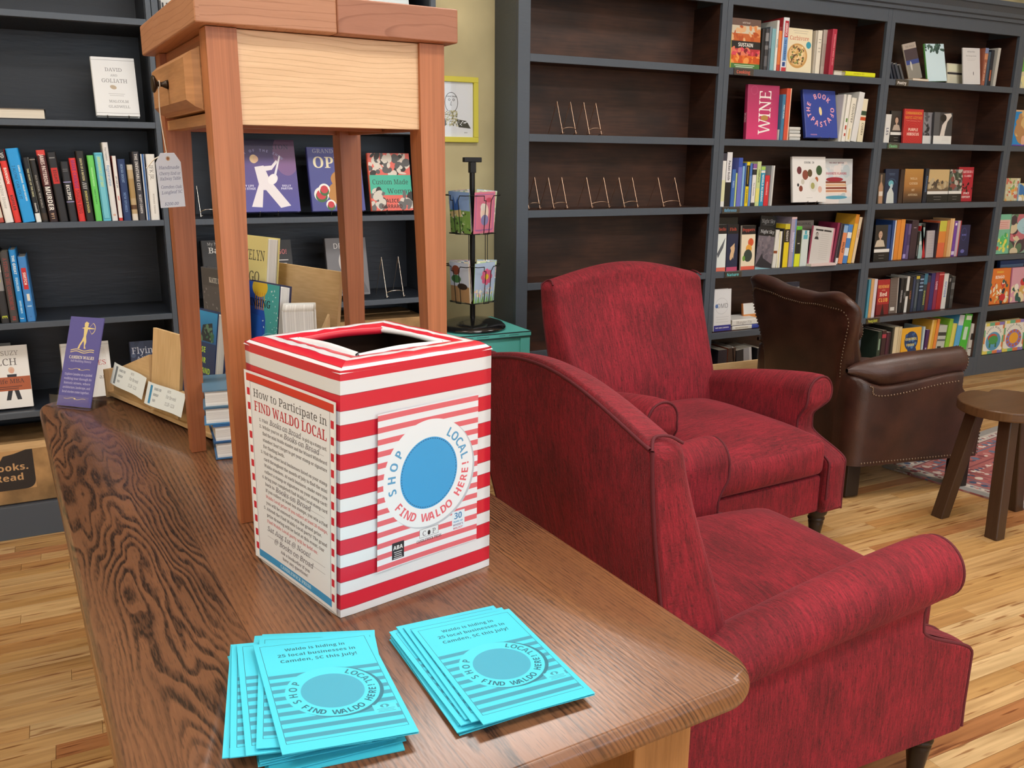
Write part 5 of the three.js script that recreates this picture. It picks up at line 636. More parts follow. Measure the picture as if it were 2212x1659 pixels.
// ---------------------------------------------------------------- oak display table
const TY = 0.77, TYAW = 3.5 * Math.PI / 180;       // table axes: length runs along (sin, cos) of the yaw
const oakTable = thing('display_table', 'long dark-stained oak table with rounded edges in the foreground', 'table', [0, 0, 0]);
{
  const a0 = 0.042, a1 = 0.752, b0 = -2.445, b1 = -0.652;          // across, along (in the turned frame)
  oakTable.rotation.y = TYAW;
  // slab with a bullnose edge and rounded corners: stacked outlines
  const T = 0.04, rc = 0.055, outline = (inset) => { const pts = [], r = rc - inset * 0.6; for (const [cx, cz, s] of [[a1 - inset - r, b1 - inset - r, 0], [a0 + inset + r, b1 - inset - r, 1], [a0 + inset + r, b0 + inset + r, 2], [a1 - inset - r, b0 + inset + r, 3]]) for (let i = 0; i <= 8; i++) { const a = (s + i / 8) * Math.PI / 2; pts.push([cx + r * Math.cos(a), cz + r * Math.sin(a)]); } return pts; };
  const lev = []; for (let i = 0; i <= 10; i++) { const a = (i / 10) * Math.PI; lev.push([0.013 * (1 - Math.sin(a)), TY - T / 2 + T / 2 * Math.cos(a)]); }
  const pos = [], uv = [], idx = [], n = outline(0).length; let L = 0;
  const ring = (inset, y) => { for (const [x, z] of outline(inset)) { pos.push(x, y, z); uv.push(-z - 0.65, x - a0 + (y - TY) * 0.6); } L++; };
  lev.forEach(([i, y]) => ring(i, y));
  for (let l = 0; l + 1 < L; l++) for (let i = 0; i < n; i++) { const j = (i + 1) % n, p = l * n, q = p + n; idx.push(p + i, p + j, q + i, p + j, q + j, q + i); }
  const cap = (l, up) => { const base = pos.length / 3, y = pos[l * n * 3 + 1]; let cx = (a0 + a1) / 2, cz = (b0 + b1) / 2; pos.push(cx, y, cz); uv.push(-cz - 0.65, cx - a0); for (let i = 0; i < n; i++) { const j = (i + 1) % n; up ? idx.push(base, l * n + j, l * n + i) : idx.push(base, l * n + i, l * n + j); } };
  cap(0, true); cap(L - 1, false);
  let g = new THREE.BufferGeometry(); g.setAttribute('position', new THREE.Float32BufferAttribute(pos, 3)); g.setAttribute('uv', new THREE.Float32BufferAttribute(uv, 2)); g.setIndex(idx);
  g = toCreasedNormals(g, 0.9); part('table_top', g, M.oakTop, oakTable);
  for (const [x, z] of [[a1 - 0.115, b1 - 0.10], [a0 + 0.115, b1 - 0.10], [a1 - 0.115, b0 + 0.10], [a0 + 0.115, b0 + 0.10]]) part('leg', bx(x - 0.045, x + 0.045, 0, TY - 0.041, z - 0.045, z + 0.045, 0.004, 1), M.oakLeg, oakTable);
  for (const s of [a0 + 0.12, a1 - 0.12]) part('side_rail', bx(s - 0.012, s + 0.012, TY - 0.13, TY - 0.041, b0 + 0.15, b1 - 0.15, 0.002, 2), M.oakLeg, oakTable);
  for (const s of [b0 + 0.105, b1 - 0.105]) part('end_rail', bx(a0 + 0.165, a1 - 0.165, TY - 0.085, TY - 0.041, s - 0.012, s + 0.012, 0.002), M.oakLeg, oakTable);
}

// ---------------------------------------------------------------- tall cherry side table standing on it
{
  const t = thing('side_table', 'tall cherry-wood side table with drawer standing on the oak table', 'table', [0.216, TY + 0.0005, -1.435]);
  t.rotation.y = 3.4 * Math.PI / 180;                          // local x to the right along the front, local z = 0 at the front
  const Wd = 0.391, Dp = 0.455, A0 = 0.648, A1 = 0.791, top = 0.792, sl = 0.0455;
  const leg = (x, z, sx, sz, m) => {     // square above, tapering on the two inner faces below the apron
    const P = [[0, A0 - 0.015, sl], [1, 0, 0.029]], w = (q) => [[x, z], [x + sx * q, z], [x + sx * q, z + sz * q], [x, z + sz * q]], pos = [], idx = [];
    const rings = [w(0.029).map(([a, b]) => [a, 0, b]), w(sl).map(([a, b]) => [a, A0 - 0.015, b]), w(sl).map(([a, b]) => [a, A1, b])];
    let g = new THREE.BufferGeometry(); const v = []; const quad = (a, b, c, d) => v.push(...a, ...b, ...c, ...a, ...c, ...d), flip = sx * sz < 0;
    for (let l = 0; l < 2; l++) for (let i = 0; i < 4; i++) { const j = (i + 1) % 4, q = [rings[l][i], rings[l][j], rings[l + 1][j], rings[l + 1][i]]; flip ? quad(...q) : quad(...q.reverse()); }
    quad(...(flip ? rings[0].slice().reverse() : rings[0])); g.setAttribute('position', new THREE.Float32BufferAttribute(v, 3)); g.computeVertexNormals(); return part('leg', boxUV(g, 1, [x * 3, z * 2]), m, t);
  };
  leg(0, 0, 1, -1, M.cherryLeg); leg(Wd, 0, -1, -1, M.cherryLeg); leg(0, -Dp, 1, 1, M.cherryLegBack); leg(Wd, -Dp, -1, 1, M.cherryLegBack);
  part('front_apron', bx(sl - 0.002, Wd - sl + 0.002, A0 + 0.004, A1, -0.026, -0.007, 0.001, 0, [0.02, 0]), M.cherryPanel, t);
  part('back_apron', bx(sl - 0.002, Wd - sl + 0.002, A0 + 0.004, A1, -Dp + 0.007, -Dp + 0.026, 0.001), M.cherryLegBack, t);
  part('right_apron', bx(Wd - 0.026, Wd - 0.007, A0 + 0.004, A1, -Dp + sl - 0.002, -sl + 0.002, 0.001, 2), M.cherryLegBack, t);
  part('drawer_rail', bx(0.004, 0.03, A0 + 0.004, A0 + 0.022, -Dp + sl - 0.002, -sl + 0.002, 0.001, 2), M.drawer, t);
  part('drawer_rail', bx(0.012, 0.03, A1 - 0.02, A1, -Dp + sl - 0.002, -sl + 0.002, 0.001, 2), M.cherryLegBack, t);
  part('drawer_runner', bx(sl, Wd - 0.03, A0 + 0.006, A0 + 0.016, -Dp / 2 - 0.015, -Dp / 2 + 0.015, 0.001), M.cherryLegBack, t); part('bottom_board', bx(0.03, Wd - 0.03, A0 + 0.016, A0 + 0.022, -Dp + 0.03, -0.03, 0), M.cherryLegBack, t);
  // drawer front: raised panel standing proud of the frame, bevelled all round
  const d = part('drawer', bx(0.0, 0.02, A0 + 0.026, A1 - 0.022, -Dp + sl + 0.012, -sl - 0.014, 0.001, 2), M.drawer, t);
  const zc = -Dp / 2, hw = (Dp - 2 * sl - 0.026) / 2, y0 = A0 + 0.026, y1 = A1 - 0.022, v = [], F = (i, x) => [[x, y0 + i, zc - hw + i], [x, y0 + i, zc + hw - i], [x, y1 - i, zc + hw - i], [x, y1 - i, zc - hw + i]], a = F(0.002, 0), b = F(0.006, -0.010), c = F(0.016, -0.021);
  const quad = (p, q, r, s) => v.push(...p, ...q, ...r, ...p, ...r, ...s);
  for (const [p, q] of [[a, b], [b, c]]) for (let i = 0; i < 4; i++) { const j = (i + 1) % 4; quad(p[i], p[j], q[j], q[i]); } quad(...c);
  const pg = new THREE.BufferGeometry(); pg.setAttribute('position', new THREE.Float32BufferAttribute(v, 3)); pg.computeVertexNormals(); part('raised_panel', boxUV(pg, 2), M.drawer, d);
  const knob = new THREE.LatheGeometry([[0, 0], [0.008, 0], [0.0065, 0.004], [0.0038, 0.010], [0.0045, 0.016], [0.013, 0.021], [0.0145, 0.0235], [0.012, 0.026], [0, 0.027]].map(([r, y]) => new THREE.Vector2(r, y)), 20); knob.rotateZ(Math.PI / 2); knob.translate(-0.021, 0.722, zc + 0.005); part('knob', knob, M.bronze, d);
  // slab top of two glued boards, the joint shows on the front edge
  const jx = 0.196; part('top_board', bx(-0.019, jx, top, top + 0.054, -Dp - 0.03, 0.022, 0.003, 2, [0.1, 0.03]), M.cherryTop, t); part('top_board', bx(jx, Wd + 0.016, top, top + 0.054, -Dp - 0.03, 0.022, 0.003, 2, [0.5, 0.31]), std({ color: 0xac7458, map: scaled(cherryGrain, 0.5, 0.24, 0.3, 0.2), roughness: 0.42 }), t);
  t.updateMatrixWorld(true);
  // price tag hanging from the knob
  const K = t.localToWorld(V(-0.039, 0.722, zc + 0.005)), tag = thing('price_tag', 'white handwritten price tag hanging on a string from the drawer knob', 'tag', [K.x, K.y, K.z]);
  const fallen = V(0.006, -0.112, 0.0);
  part('string', merge([tube([V(0.002, -0.004, 0.004), V(0.001, -0.05, 0.002), fallen.clone()], 0.0009, 10, 5), tube([fallen.clone(), V(-0.006, -0.118, 0.004), V(-0.016, -0.124, 0.002), V(-0.028, -0.138, 0.0)], 0.0011, 12, 5), rotated(new THREE.TorusGeometry(0.006, 0.001, 5, 14), 0, Math.PI / 2).translate(0.004, 0, 0)]), M.string, tag);
  const [cv, g] = canvas(256, 512); g.fillStyle = '#dfe8f6'; g.fillRect(0, 0, 256, 512); g.fillStyle = '#54638c'; g.font = 'italic 40px serif'; [['Handmade', 150], ['Cherry End or', 205], ['Hallway Table', 255], ['Camden Oak', 330], ['Longleaf SC', 385]].forEach(([s, y], i) => { g.save(); g.translate(22, y); g.rotate(0.05 * Math.sin(i * 3)); g.fillText(s, 0, 0, 215); g.restore(); }); g.fillText('$200.00', 40, 492, 170); g.fillStyle = '#c9b49a'; g.beginPath(); g.arc(128, 52, 22, 0, 7); g.fill(); g.fillStyle = '#3a2c24'; g.beginPath(); g.arc(128, 52, 12, 0, 7); g.fill();
  const w = 0.022, h = 0.092, sh = new THREE.Shape([[-w, -h], [w, -h], [w, -0.016], [w - 0.01, 0], [-w + 0.01, 0], [-w, -0.016]].map(([x, y]) => new THREE.Vector2(x, y))); sh.holes.push(new THREE.Path().absarc(0, -0.010, 0.0022, 0, 7, true));
  const tg = new THREE.ExtrudeGeometry(sh, { depth: 0.0006, bevelEnabled: false }), u = tg.attributes.uv, p = tg.attributes.position; for (let i = 0; i < u.count; i++) u.setXY(i, p.getX(i) / (2 * w) + 0.5, 1 + p.getY(i) / h);
  rotated(tg, 0.02, 0.30, 0.03); tg.translate(0.007, -0.112, 0.001); part('paper_tag', tg, std({ map: canvasTexture(cv), roughness: 0.7 }), tag);
}

// ---------------------------------------------------------------- striped ballot box
const RED = '#cf1f37', WHITE = '#dfe3e8';
{
  // floor corners N (near), R (right), L (left) and the same at the rim, measured on the table
  const y0 = TY + 0.0006, hB = 0.343, N0 = V(0.277, y0, -1.051), R0 = V(0.529, y0, -1.108), L0 = V(0.214, y0, -1.291), B0 = V(0.466, y0, -1.348), N1 = V(0.2895, y0 + hB, -1.047), R1 = V(0.531, y0 + hB, -1.106), L1 = V(0.2155, y0 + hB, -1.293), B1 = V(0.457, y0 + hB, -1.354);
  const C = N0.clone().add(R0).add(L0).add(B0).multiplyScalar(0.25), t = thing('ballot_box', 'box wrapped in red and white striped paper with square opening on top', 'box', [C.x, y0, C.z]);
  const loc = (v) => v.clone().sub(V(C.x, y0, C.z));
  const lo = [N0, R0, B0, L0].map(loc), hi = [N1, R1, B1, L1].map(loc);
  // printed stripes on the wrap
  const [cs, gs] = canvas(512, 1372); gs.fillStyle = WHITE; gs.fillRect(0, 0, 512, 1372);
  const px = (m) => m * 4000; gs.fillStyle = RED; gs.fillRect(0, 0, 512, px(0.0135)); for (let k = 0; k < 8; k++) { const a = 0.0327 + k * 0.0397; gs.fillStyle = '#8e1a2c'; gs.fillRect(0, px(a) - 3, 512, 3); gs.fillRect(0, px(a + 0.0202), 512, 3); gs.fillStyle = RED; gs.fillRect(0, px(a), 512, px(0.0202)); }
  const wrapM = phys({ map: canvasTexture(cs), roughness: 0.36, clearcoat: 0.3, clearcoatRoughness: 0.3 });
  // four faces with softened vertical corners, slightly pillowed
  const loop = []; const ptsAt = (f, i, tt) => { const a = lo[i].clone().lerp(hi[i], f), b = lo[(i + 1) % 4].clone().lerp(hi[(i + 1) % 4], f); return a.lerp(b, tt); };
  const n = 12, rows = 10, g = grid(4 * n, rows, (i, j) => {
    const f = j / rows, s = Math.floor(i / n) % 4, k = i >= 4 * n ? 0 : (i % n) / n, inset = 0.012;
    const e = k === 0 ? 0 : k, p = ptsAt(f, s, e), q = ptsAt(f, (s + 3) % 4, 1), c = V(0, 0, 0); // corner softening
    const out = p.clone(); if (k < 0.001) out.lerp(V(0, p.y, 0), 0.012); const m = Math.sin(Math.PI * k) * Math.sin(Math.PI * f) * 0.0012; const d = V(p.x, 0, p.z).normalize(); out.addScaledVector(d, m); return [out.x, out.y, out.z];
  }, (i, j) => [(i / n) % 1, j / rows]);
  const gi = g.index.array; part('wrapped_side', g, wrapM, t);
  // rim: four strips with mitred stripes around the opening
  const ro = hi.map((v) => v.clone()), opening = [V(0.339, 0, -1.130), V(0.476, 0, -1.166), V(0.428, 0, -1.300), V(0.292, 0, -1.268)].map((v) => v.sub(V(C.x, 0, C.z)).setY(hB + 0.0005));
  const [cr, gr] = canvas(64, 256); [[0, 42, WHITE], [42, 96, RED], [96, 150, WHITE], [150, 205, RED], [205, 256, WHITE]].forEach(([a, b, c]) => { gr.fillStyle = c; gr.fillRect(0, a, 64, b - a); gr.fillStyle = '#8e1a2c'; gr.fillRect(0, b - 3, 64, 3); });
  const rimM = phys({ map: canvasTexture(cr), roughness: 0.34, clearcoat: 0.3, clearcoatRoughness: 0.25 });
  const r = rng(5);
  for (let i = 0; i < 4; i++) {
    const a = ro[i], b = ro[(i + 1) % 4], c = opening[(i + 1) % 4], d = opening[i];
    const cut = [0.10, 0.10, 0.30, 0.16][i], rg = grid(14, 8, (u, v) => { const f = v / 8, A = a.clone().lerp(d, f), B = b.clone().lerp(c, f), p = A.lerp(B, u / 14); const bulge = 0.006 * Math.sin(Math.PI * Math.pow(f, 0.7)) + 0.0025 * (HASH[(u * 17 + v * 5 + i * 101) & 65535] - 0.5) * Math.sin(Math.PI * f) * Math.sin(Math.PI * u / 14); p.y = hB + bulge - 0.003 * smooth(0.85, 1, f) - 0.004 * smooth(0.25, 0, f); return [p.x, p.y, p.z]; }, (u, v) => [u / 14, 1 - (v / 8) * [0.98, 0.98, 0.8, 0.9][i] - [0.02, 0.02, 0.15, 0.05][i]]);
    part('rim_fold', rg, rimM, t);
    // rolled paper edge of the opening
    part('rolled_edge', tube([d.clone().setY(hB - 0.002), d.clone().lerp(c, 0.5).setY(hB + 0.001), c.clone().setY(hB - 0.002)], [0.004, 0.004, 0.0065, 0.006][i], 14, 8), std({ color: [WHITE, WHITE, RED, WHITE][i], roughness: 0.35 }), t);
  }
  // cardboard inside
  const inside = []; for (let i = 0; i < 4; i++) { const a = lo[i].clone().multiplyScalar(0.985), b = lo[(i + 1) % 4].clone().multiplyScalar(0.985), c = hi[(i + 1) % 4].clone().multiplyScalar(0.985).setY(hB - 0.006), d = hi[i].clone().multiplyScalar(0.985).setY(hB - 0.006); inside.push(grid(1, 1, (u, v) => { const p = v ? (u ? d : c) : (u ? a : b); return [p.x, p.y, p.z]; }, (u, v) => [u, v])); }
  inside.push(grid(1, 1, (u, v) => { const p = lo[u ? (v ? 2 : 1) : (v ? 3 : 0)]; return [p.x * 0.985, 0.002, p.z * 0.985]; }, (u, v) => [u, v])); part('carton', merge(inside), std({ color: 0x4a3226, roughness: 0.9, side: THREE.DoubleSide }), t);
  // sheets taped to the two faces in view
  const [ca, ga] = canvas(620, 880);      // how-to sheet
  { const g = ga; g.fillStyle = '#e9edf3'; g.fillRect(0, 0, 620, 880); g.fillStyle = '#d23a2c'; g.fillRect(14, 12, 592, 34); for (let i = 0; i < 12; i++) { g.fillStyle = RED; g.fillRect(14, 78 + i * 66, 20, 32); g.fillRect(586, 78 + i * 66, 20, 32); g.fillStyle = '#f6f8fa'; g.fillRect(14, 110 + i * 66, 20, 34); g.fillRect(586, 110 + i * 66, 20, 34); } g.strokeStyle = '#3a3f55'; g.lineWidth = 1.5; g.strokeRect(40, 46, 540, 790);
    type(g, 'How to Participate in', 310, 92, 50, '#1c1c20', 'serif', 510); type(g, 'FIND WALDO LOCAL', 310, 150, 62, '#b81f2e', 'bold serif', 500);
    const L = [['1. Visit', 92, 0], ['to pick up a stamp card.', 400, 0], ["2. While you're at", 92, 1], ['find the mini Waldo standee and the Wizard Whitebeard', 112, 2], ["standee! Don't forget to get your stamp or signature", 112, 3], ['for finding both.', 112, 4], ['3. Visit the other local businesses listed on your stamp', 92, 5], ['card throughout the month of July to find the mini', 112, 6], ['Waldo standees. At each business, make sure you', 112, 7], ['collect a stamp or signature on your stamp card!', 112, 8], ['4. Bring your completed Find Waldo Local stamp card', 92, 9], ['back to', 112, 10], ['If you collect at least ten stamps, you win a Find', 112, 11], ['Waldo Local prize! If you collect at least 20 stamps,', 112, 12], ['you will be entered to win the grand prize.', 112, 13], ['5. Attend the Find Waldo Local party! The grand', 92, 14], ['prize drawing will be held at this event. Our', 112, 15], ['Find Waldo Local party will be held on:', 112, 16]];
    for (const [s, x, i] of L) { g.font = 'bold 19px serif'; g.textAlign = 'left'; g.fillStyle = /^Find Waldo|^Waldo Local/.test(s) ? '#b8424a' : '#2a2a30'; g.fillText(s, x, 205 + i * 29, 560 - x); }
    g.strokeStyle = '#77798a'; g.lineWidth = 1; for (const [x0, x1, y] of [[165, 395, 208], [260, 540, 237], [180, 540, 498], [110, 540, 712], [110, 540, 742]]) { g.beginPath(); g.moveTo(x0, y); g.lineTo(x1, y); g.stroke(); }
    g.font = 'italic 34px serif'; g.fillStyle = '#1c1c28'; g.fillText('Books on Broad', 168, 200, 220); g.fillText('Books on Broad', 268, 232, 240); g.fillText('Books on Broad', 190, 494, 260); g.fillText('Sat Aug 1st @ Noon!', 110, 704, 400); g.fillText('@ Books on Broad', 160, 744, 330); g.font = 'bold 19px serif'; g.textAlign = 'center'; g.fillText('Ask a bookseller if you', 320, 778); g.fillText('have any questions!', 320, 804); g.fillStyle = '#3c9ad4'; g.fillRect(34, 832, 552, 34); type(g, 'CANDLEWICK PRESS', 320, 849, 22, '#cfe6f5', 'bold serif'); }
  const [cb, gb] = canvas(640, 820);      // round emblem sheet (the drawn character is left out)
  { const g = gb; g.fillStyle = '#e4e9f0'; g.fillRect(0, 0, 640, 820); for (let i = 0; i < 14; i++) { g.fillStyle = '#dd6a74'; g.fillRect(0, 8 + i * 60, 640, 28); }
    disc(g, '#b9bfca', 330, 376, 288, 288); disc(g, '#e6ebf1', 320, 368, 286, 286); disc(g, '#3f9fdb', 320, 366, 182, 190); g.strokeStyle = '#1d3f6a'; g.lineWidth = 3; g.setLineDash([9, 6]); g.beginPath(); g.ellipse(320, 366, 174, 182, 0, 0, 7); g.stroke(); g.setLineDash([]);
    arcText(g, 'SHOP', 320, 368, 234, 234, Math.PI * 0.93, Math.PI * 1.20, 66, '#5a9cc8'); arcText(g, 'LOCAL', 320, 368, 234, 234, -0.98, -0.22, 66, '#5a9cc8'); arcText(g, 'FIND WALDO HERE!', 320, 368, 236, 236, Math.PI * 0.80, -0.02, 62, '#dd6470', 'bold', true);
    g.fillStyle = '#2a2a30'; g.fillRect(90, 690, 74, 90); type(g, 'ABA', 127, 718, 30, '#f0f0f0'); lines(g, '#d8d8dc', 100, 154, 740, 772, 4, 4); g.strokeStyle = '#777'; g.lineWidth = 2; g.fillStyle = '#dfe4ea'; g.fillRect(262, 664, 120, 46); g.strokeRect(262, 664, 120, 46); type(g, 'C    P', 322, 690, 38, '#55555c', 'serif'); disc(g, '#2a2a2e', 322, 692, 9, 13); type(g, 'CANDLEWICK PRESS', 322, 728, 22, '#2e2e34', 'bold serif', 160); g.fillStyle = '#dce9f4'; g.fillRect(472, 620, 84, 108); type(g, '30', 512, 648, 48, '#3f7fb4'); type(g, 'YEARS OF', 512, 680, 14, '#3f7fb4'); type(g, "WHERE'S", 512, 698, 16, '#7f6f8c'); type(g, 'WALDO?', 512, 716, 16, '#b8525c'); }
  const sheet = (cv, A, B, u0, u1, ya, yb, off, curl) => { const a = A.map(loc), b = B.map(loc), at = (u, y) => { const f = y / hB; return a[0].clone().lerp(a[1], f).lerp(b[0].clone().lerp(b[1], f), u); }; const nrm = b[0].clone().sub(a[0]).cross(V(0, 1, 0)).normalize().multiplyScalar(1); const nOut = nrm.dot(a[0].clone().add(b[0])) > 0 ? nrm : nrm.negate(); return grid(10, 10, (i, j) => { const p = at(lerp(u0, u1, i / 10), lerp(ya, yb, j / 10)).addScaledVector(nOut, off + curl(i / 10, j / 10)); return [p.x, p.y, p.z]; }, (i, j) => [i / 10, j / 10]); };
  part('how_to_sheet', sheet(ca, [L0, L1], [N0, N1], 0.012, 0.985, 0.006, 0.302, 0.0016, (u, v) => 0.0016 * Math.pow(Math.abs(u - 0.5) * 2, 4)), std({ map: canvasTexture(ca), roughness: 0.5, side: THREE.DoubleSide }), t, 'white sheet of printed and handwritten instructions with red border');
  part('emblem_sheet', sheet(cb, [N0, N1], [R0, R1], 0.212, 0.888, 0.052, 0.278, 0.0016, (u, v) => 0.003 * Math.pow(1 - u, 3) + 0.001 * v), std({ map: canvasTexture(cb), roughness: 0.42, side: THREE.DoubleSide }), t, 'striped sheet with a round blue emblem and curved lettering');
}

// ---------------------------------------------------------------- turquoise folded flyers in two fanned stacks
{
  const [cf, g] = canvas(560, 880);
  g.fillStyle = '#46cde6'; g.fillRect(0, 0, 560, 880); g.strokeStyle = '#1f5a6c'; g.lineWidth = 2; g.strokeRect(26, 30, 508, 790);
  type(g, 'Waldo is hiding in', 280, 82, 34, '#1f6474', 'bold sans'); type(g, '25 local businesses in', 280, 134, 36, '#1f6474', 'bold sans'); type(g, 'Camden, SC this July!', 280, 186, 36, '#1f6474', 'bold sans');
  for (let i = 0; i < 9; i++) { g.fillStyle = '#3f93ab'; g.fillRect(26, 300 + i * 59, 508, 29); }
  disc(g, '#2f7488', 296, 486, 212, 202); disc(g, '#4ccfe8', 284, 480, 208, 198); disc(g, '#43a3bf', 284, 478, 140, 138);
  arcText(g, 'SHOP', 284, 480, 174, 168, Math.PI * 0.90, Math.PI * 1.18, 50, '#2c7486'); arcText(g, 'LOCAL', 284, 480, 174, 168, -0.98, -0.2, 50, '#2c7486'); arcText(g, 'FIND WALDO HERE!', 284, 480, 174, 170, Math.PI * 0.80, 0.0, 46, '#1f5f72', 'bold', true);
  g.fillStyle = '#52cfe6'; g.fillRect(420, 640, 104, 62); lines(g, '#3a8ea2', 430, 516, 676, 696, 3, 3); disc(g, '#3a8ea2', 472, 656, 20, 13); disc(g, '#52cfe6', 472, 658, 8, 11);
  const mPrint = std({ map: canvasTexture(cf), roughness: 0.55 }), mBack = std({ color: 0x42c6e0, roughness: 0.6 });
  const W0 = 0.141, D0 = 0.218, r = rng(31);
  // a sheet folded along its left edge: lower leaf flat, upper leaf lifting a little towards the open side
  const leafG = (open, curl, lift = 0) => { const n = 8, pos = [], uv = [], idx = [], th = 0.0004; for (let k = 0; k < 2; k++) for (let i = 0; i <= n; i++) for (let j = 0; j <= n; j++) { const u = i / n, v = j / n, y = lift + open * u * u + curl * u * (1 - v) * (1 - v) + k * th; pos.push((u - 0.5) * W0, y, (0.5 - v) * D0); uv.push(u, v); } const m = n + 1, at = (k, i, j) => k * m * m + i * m + j; for (let i = 0; i < n; i++) for (let j = 0; j < n; j++) { idx.push(at(1, i, j), at(1, i + 1, j), at(1, i, j + 1), at(1, i + 1, j), at(1, i + 1, j + 1), at(1, i, j + 1)); idx.push(at(0, i, j), at(0, i, j + 1), at(0, i + 1, j), at(0, i + 1, j), at(0, i, j + 1), at(0, i + 1, j + 1)); } for (let i = 0; i < n; i++) for (const [a, b, f] of [[[i, 0], [i + 1, 0], 1], [[i, n], [i + 1, n], 0], [[0, i], [0, i + 1], 0], [[n, i], [n, i + 1], 1]]) { const q = [at(0, ...a), at(0, ...b), at(1, ...b), at(1, ...a)]; f ? idx.push(q[0], q[1], q[2], q[0], q[2], q[3]) : idx.push(q[0], q[2], q[1], q[0], q[3], q[2]); } const b = new THREE.BufferGeometry(); b.setAttribute('position', new THREE.Float32BufferAttribute(pos, 3)); b.setAttribute('uv', new THREE.Float32BufferAttribute(uv, 2)); b.setIndex(idx); return toCreasedNormals(b, 0.6); };
  const kinds = [leafG(0.0002, 0.0), leafG(0.0006, 0.0008), leafG(0.0015, 0.0025)], under = leafG(0, 0);
  // the folds lie on the left, so each pile swells on that side
  const flyer = (label, x, y, z, yaw, tilt, kind, group) => { const t = thing('flyer', label, 'flyer', [x, y, z], group); t.rotation.order = 'YXZ'; t.rotation.set(0, yaw * Math.PI / 180, -tilt); part('lower_leaf', under, mBack, t); const up = part('front_leaf', kinds[kind], mPrint, t); up.position.y = 0.0007; return t; };
  const left = [[0.207, -0.873, -8], [0.203, -0.880, -3], [0.199, -0.890, -6], [0.192, -0.896, -1], [0.197, -0.893, -4], [0.206, -0.905, -17], [0.200, -0.902, -15], [0.176, -0.892, -11.6], [0.180, -0.888, -10], [0.190, -0.884, -7.5], [0.208, -0.880, -12], [0.214, -0.868, -3.5]];
  const right = [[0.391, -0.862, 1], [0.394, -0.866, 0.5], [0.390, -0.860, 0], [0.396, -0.868, -0.6], [0.393, -0.866, 1.5], [0.402, -0.869, 0.4], [0.407, -0.858, -0.5], [0.414, -0.8465, 0.2]];
  const ord = ['lowest', 'second', 'third', 'fourth', 'fifth', 'sixth', 'seventh', 'eighth', 'ninth', 'tenth', 'eleventh', 'topmost'];
  const pile = (list, hl, hr, where, group) => list.forEach(([x, z, a], i) => { const f = i / (list.length - 1), l = hl * f, r2 = hr * f; flyer((i === list.length - 1 ? 'topmost' : ord[i] + ' from the bottom') + ' turquoise folded flyer in the ' + where, x, TY + 0.0008 + (l + r2) / 2, z, a, Math.atan((l - r2) / W0), i === list.length - 1 ? 1 : 0, group); });
  pile(left, 0.030, 0.0155, 'left fanned stack', 'turquoise flyers in the left fanned stack');
  pile(right, 0.0155, 0.0105, 'right tidy stack', 'turquoise flyers in the right tidy stack');
}

